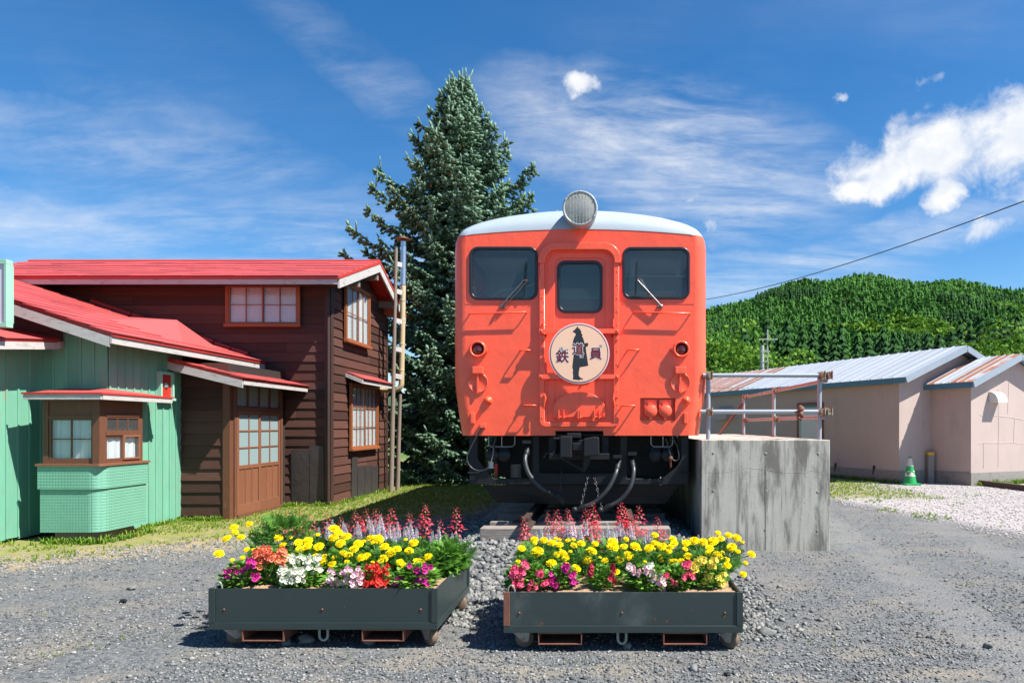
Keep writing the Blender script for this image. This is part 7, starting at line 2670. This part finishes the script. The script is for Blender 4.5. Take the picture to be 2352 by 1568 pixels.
def near_gravel(N):
    Y = 1 / rng.uniform(1 / 11.5, 1 / 3.55, N)
    X = rng.uniform(-.98, .70, N) * Y
    k = ~((X < -4.1 + .9 * (Y - 7.6)) & (Y > 6.7 + .85 * (X + 5.86)) & (X < -1.9)) | (rng.random(N) < .10)
    k &= ~((X > 1.05) & (X < 2.55) & (Y > 7.62)) & ~((X < -6.0) & (Y > 8.0))
    k &= ~((X > 4.35 + .235 * (12.8 - Y)))
    bare = np.sin(X * 1.9 + .7) * np.sin(Y * 2.6 + X * .8) + .5 * np.sin(X * 4.7 - Y * 3.9)
    for off in (0.0, 1.45):
        bare = np.maximum(bare, 1.2 - np.abs(X - (2.75 + off + .12 * (Y - 6.0))) * 2.6)
    k &= (bare < .55) | (rng.random(N) < .22)
    return np.stack([X[k], Y[k], np.zeros(k.sum())], 1)


scatter_stones('loose_gravel', 56000, near_gravel, lambda n: .0040 + .0105 * rng.random(n) ** 2.2 + (rng.random(n) < .012) * .012, M['pebble'], 'fine grey gravel covering the yard', 'gravel', (1, 2, 3), zf=None, light=.36, size_big=False)


def ballast_area(N):
    Y = rng.uniform(5.3, 9.8, N)
    X = rng.uniform(-2.2, 1.06, N)
    k = (X > -1.35 - .25 * (Y - 5.3) + rng.normal(0, .10, N)) & (Y > 5.35 + .0 * X)
    return np.stack([X[k], Y[k], np.zeros(k.sum())], 1)


scatter_stones('track_ballast', 7800, ballast_area, lambda n: .016 + .030 * rng.random(n) ** 1.4, M['ballast'], 'grey crushed stone ballast round the end of the track', 'ballast', (11, 12, 13, 14), zf=bedz, light=.45, tilt=3.0)


def spill(N):
    """coarse stones spilled between and beside the planters"""
    a = np.stack([rng.normal(-.84, .16, N // 2), rng.uniform(4.75, 5.6, N // 2), np.zeros(N // 2)], 1)
    b = np.stack([.86 + np.abs(rng.normal(0, .24, N // 2)), rng.uniform(4.45, 6.3, N // 2), np.zeros(N // 2)], 1)
    return np.concatenate([a, b])


scatter_stones('spilled_ballast', 1700, spill, lambda n: .012 + .022 * rng.random(n) ** 1.6, M['ballast'], 'coarse stones spilled between and beside the planters', 'stones', (15, 16, 17), light=.5, tilt=1.0)


def verge_stones(N):
    X = rng.uniform(-6.6, -1.9, N)
    Y = 6.75 + .85 * (X + 5.86) + rng.normal(.15, .45, N)
    k = ~((X < -6.0) & (Y > 8.0))
    return np.stack([X[k], Y[k], np.zeros(k.sum())], 1)


scatter_stones('verge_stones', 3200, verge_stones, lambda n: .008 + .016 * rng.random(n) ** 1.5, M['ballast'], 'pale stones along the edge of the grass verge', 'stones', (18, 19), light=.65, tilt=.9, size_big=False)


def lot_stones(N):
    Y = rng.uniform(8.5, 16.5, N)
    X = 4.35 + .235 * (12.8 - Y) + rng.uniform(-.3, 6, N)
    k = (X / Y < .66)
    return np.stack([X[k], Y[k], np.zeros(k.sum())], 1)


M['lot_pebble'] = mat('white_gravel_stone', (0.28, 0.26, 0.255), 0.85, 0.15, 30, attr=(0.50, 0.47, 0.46))
scatter_stones('white_gravel', 9000, lot_stones, lambda n: .008 + .016 * rng.random(n), M['lot_pebble'], 'white gravel on the lot before the pink building', 'gravel', (20, 21), light=.5, size_big=False)

# single larger stones one can pick out
for i, (u, v, s_, lab) in enumerate(((c6(757, 1258) + (.038, 'pointed pale stone under the left planter')), (c6(915, 1245) + (.055, 'largest grey stone under the left planter')), (c6(1418, 1256) + (.040, 'flat pale stone under the right fork pocket')),
                                      (c7(1228, 1290) + (.040, 'grey stone below the hook of the right planter')), (c7(2025, 1505) + (.022, 'black stone in the gravel at the bottom of the picture')), (c7(1757, 1465) + (.032, 'flat pale stone in front of the right planter')),
                                      ((985 / 2.0444) / 1.70068 * 1.0, (1900 + 928 / 2.0444) / 1.70068, .035, 'flat black stone on the gravel at the left'), ((1055 / 2.0444) / 1.70068, (1900 + 822 / 2.0444) / 1.70068, .04, 'brown stone on the gravel at the left'),
                                      ((2700 + 2098 * .5527) / 1.70068, (1900 + 1135 * .5527) / 1.70068, .035, 'round grey stone on the gravel at the lower right'), ((2700 + 530 * .5527) / 1.70068, (1900 + 1050 * .5527) / 1.70068, .06, 'large grey stone beside the right planter wheel'))):
    g = G(u, v)
    bv, bf = rock_shape(100 + i, 2, .7)
    me = inst_mesh('stone', bv, bf, rand_rot(1, .4) * s_, np.array([[0, 0, s_ * .35]]), M['ballast'] if 'black' not in lab else M['black'], np.array([.55]), smooth=False)
    tag(link('stone', me, None, Matrix.Translation((g.x, g.y, 0))), lab, 'stone', 'larger stones on the gravel')

# grass: tufts of bent blades
tv, tf = [], []
qq = np.random.default_rng(3)
for k in range(5):
    a = k * 1.26 + qq.uniform(-.3, .3)
    r_, L, w = qq.uniform(0, .35), qq.uniform(.6, 1.1), .085
    d, s_ = np.array([math.cos(a), math.sin(a), 0]), np.array([-math.sin(a), math.cos(a), 0])
    b0 = d * r_
    m1 = b0 + d * .22 * L + np.array([0, 0, .62 * L])
    t1 = b0 + d * .62 * L + np.array([0, 0, .95 * L])
    o = len(tv)
    tv += [b0 - s_ * w, b0 + s_ * w, m1 - s_ * w * .8, m1 + s_ * w * .8, t1]
    tf += [(o, o + 1, o + 3), (o, o + 3, o + 2), (o + 2, o + 3, o + 4)]
tv, tf = np.array(tv), np.array(tf)


def clump(X, Y, s_, ph):
    return np.sin(X * 3.1 * s_ + ph) * np.sin(Y * 2.7 * s_ + 1.7 * ph) + .6 * np.sin(X * 7.3 * s_ - Y * 5.1 * s_ + ph)


def grass_patch(name, X, Y, hmin, hmax, label, dry=.5):
    N = len(X)
    h = rng.uniform(hmin, hmax, N)
    a = rng.random(N) * 6.28
    Rm = np.zeros((N, 3, 3))
    Rm[:, 0, 0] = np.cos(a) * h
    Rm[:, 0, 1] = -np.sin(a) * h
    Rm[:, 1, 0] = np.sin(a) * h
    Rm[:, 1, 1] = np.cos(a) * h
    Rm[:, 2, 2] = h * rng.uniform(.6, 1.2, N)
    T = np.stack([X, Y, np.zeros(N)], 1)
    T[:, 2] = [max(0, bedz(x, y) - .005) for x, y in T[:, :2]]
    me = inst_mesh(name, tv, tf, Rm, T, M['grass'], np.clip(rng.normal(dry, .3, N), 0, 1))
    tag(link(name, me), label, 'grass', kind='stuff')


X = rng.uniform(-7.2, -1.5, 60000)
Y = 5.9 + 16 * rng.random(60000) ** 1.5
g = Y - (6.75 + .85 * (X + 5.86))
c_ = clump(X, Y, 1, .4)
k = (g + .5 * c_ + rng.normal(0, .25, len(X)) > .35) & (X < -2.0 + .25 * c_) & ~((X < -6.0) & (Y > 8.1) & (Y < 9.4)) & ~((X < -6.33) & (Y > 8.0)) & ~((X < -5.6) & (Y > 10.2)) & ~((X < -4.85) & (Y > 12) & (Y < 15.2)) & (X > -7.15)
k &= ((c_ + .2 * (g > 2) > -.15) | (g > 2.2)) & (rng.random(len(X)) < np.clip(.06 + .14 * g, 0, .6))
grass_patch('verge_grass', X[k], Y[k], .018, .055, 'short patchy grass on the verge between the houses and the gravel', .55)
# taller weeds against the walls
n = 560
t = np.round(rng.random(n) * 14) / 14 + rng.normal(0, .02, n)
seg = [((-7.12, 6.3), (-7.12, 8.2)), ((-6.75, 8.15), (-6.02, 8.15)), ((-6.0, 8.2), (-6.0, 9.1)), ((-6.28, 9.1), (-6.28, 10.1)), ((-6.3, 10.12), (-5.66, 10.12)), ((-5.5, 11.75), (-5.5, 12.0)), ((-5.5, 11.95), (-4.85, 11.95)), ((-4.78, 12.0), (-4.78, 15.1))]
sg_ = rng.integers(0, len(seg), n)
X = np.array([seg[i][0][0] + (seg[i][1][0] - seg[i][0][0]) * u_ for i, u_ in zip(sg_, t)]) + rng.normal(.03, .05, n)
Y = np.array([seg[i][0][1] + (seg[i][1][1] - seg[i][0][1]) * u_ for i, u_ in zip(sg_, t)]) - np.abs(rng.normal(0, .05, n))
grass_patch('wall_weeds', X, Y, .03, .10, 'taller weeds growing against the foot of the walls', .35)
# weeds on the right
n = 7000
X = rng.uniform(2.7, 8.2, n)
Y = rng.uniform(9.0, 17.5, n)
c_ = clump(X, Y, .8, 2.0)
wl = X - (4.35 + .235 * (12.8 - Y))
k = ((Y > 13.2 + .6 * c_) & (X < 6.6)) | ((np.abs(wl - .1) < .30) & (c_ > .4)) | ((c_ > 1.15) & (wl > 0) & (rng.random(n) < .5))
k &= ~((X > A_.x - .3 - (Y - A_.y) * .46) & (Y > A_.y - .1))
grass_patch('lot_grass', X[k], Y[k], .02, .06, 'grass and weeds at the edge of the white gravel lot', .5)
n = 420
t_ = np.round(rng.random(n) * 22) / 22 + rng.normal(0, .012, n)
pw_ = np.array([(A_ + dL * (BL * a) - dR * (.06 + abs(random.gauss(0, .05))))[:2] for a in t_])
pw2 = np.array([(C_ + dR * (2.4 * a) - dL * (.08 + abs(random.gauss(0, .05))))[:2] for a in t_[:120]])
pw_ = np.concatenate([pw_, pw2])
grass_patch('shed_weeds', pw_[:, 0], pw_[:, 1], .05, .16, 'weeds growing along the foot of the pink walls', .35)
n = 2600
Y = 1 / rng.uniform(1 / 8.5, 1 / 3.7, n)
X = rng.uniform(-.95, .68, n) * Y
c_ = clump(X, Y, 1.3, 5.0)
k = (c_ > 1.05) & ~((X > -2.6) & (X < 1.0) & (Y > 4.1) & (Y < 5.4))
grass_patch('gravel_weeds', X[k], Y[k], .012, .030, 'tiny weeds sprouting through the gravel', .6)
print('objects', len(bpy.data.objects), 'tris', sum(len(m.polygons) for m in bpy.data.meshes))
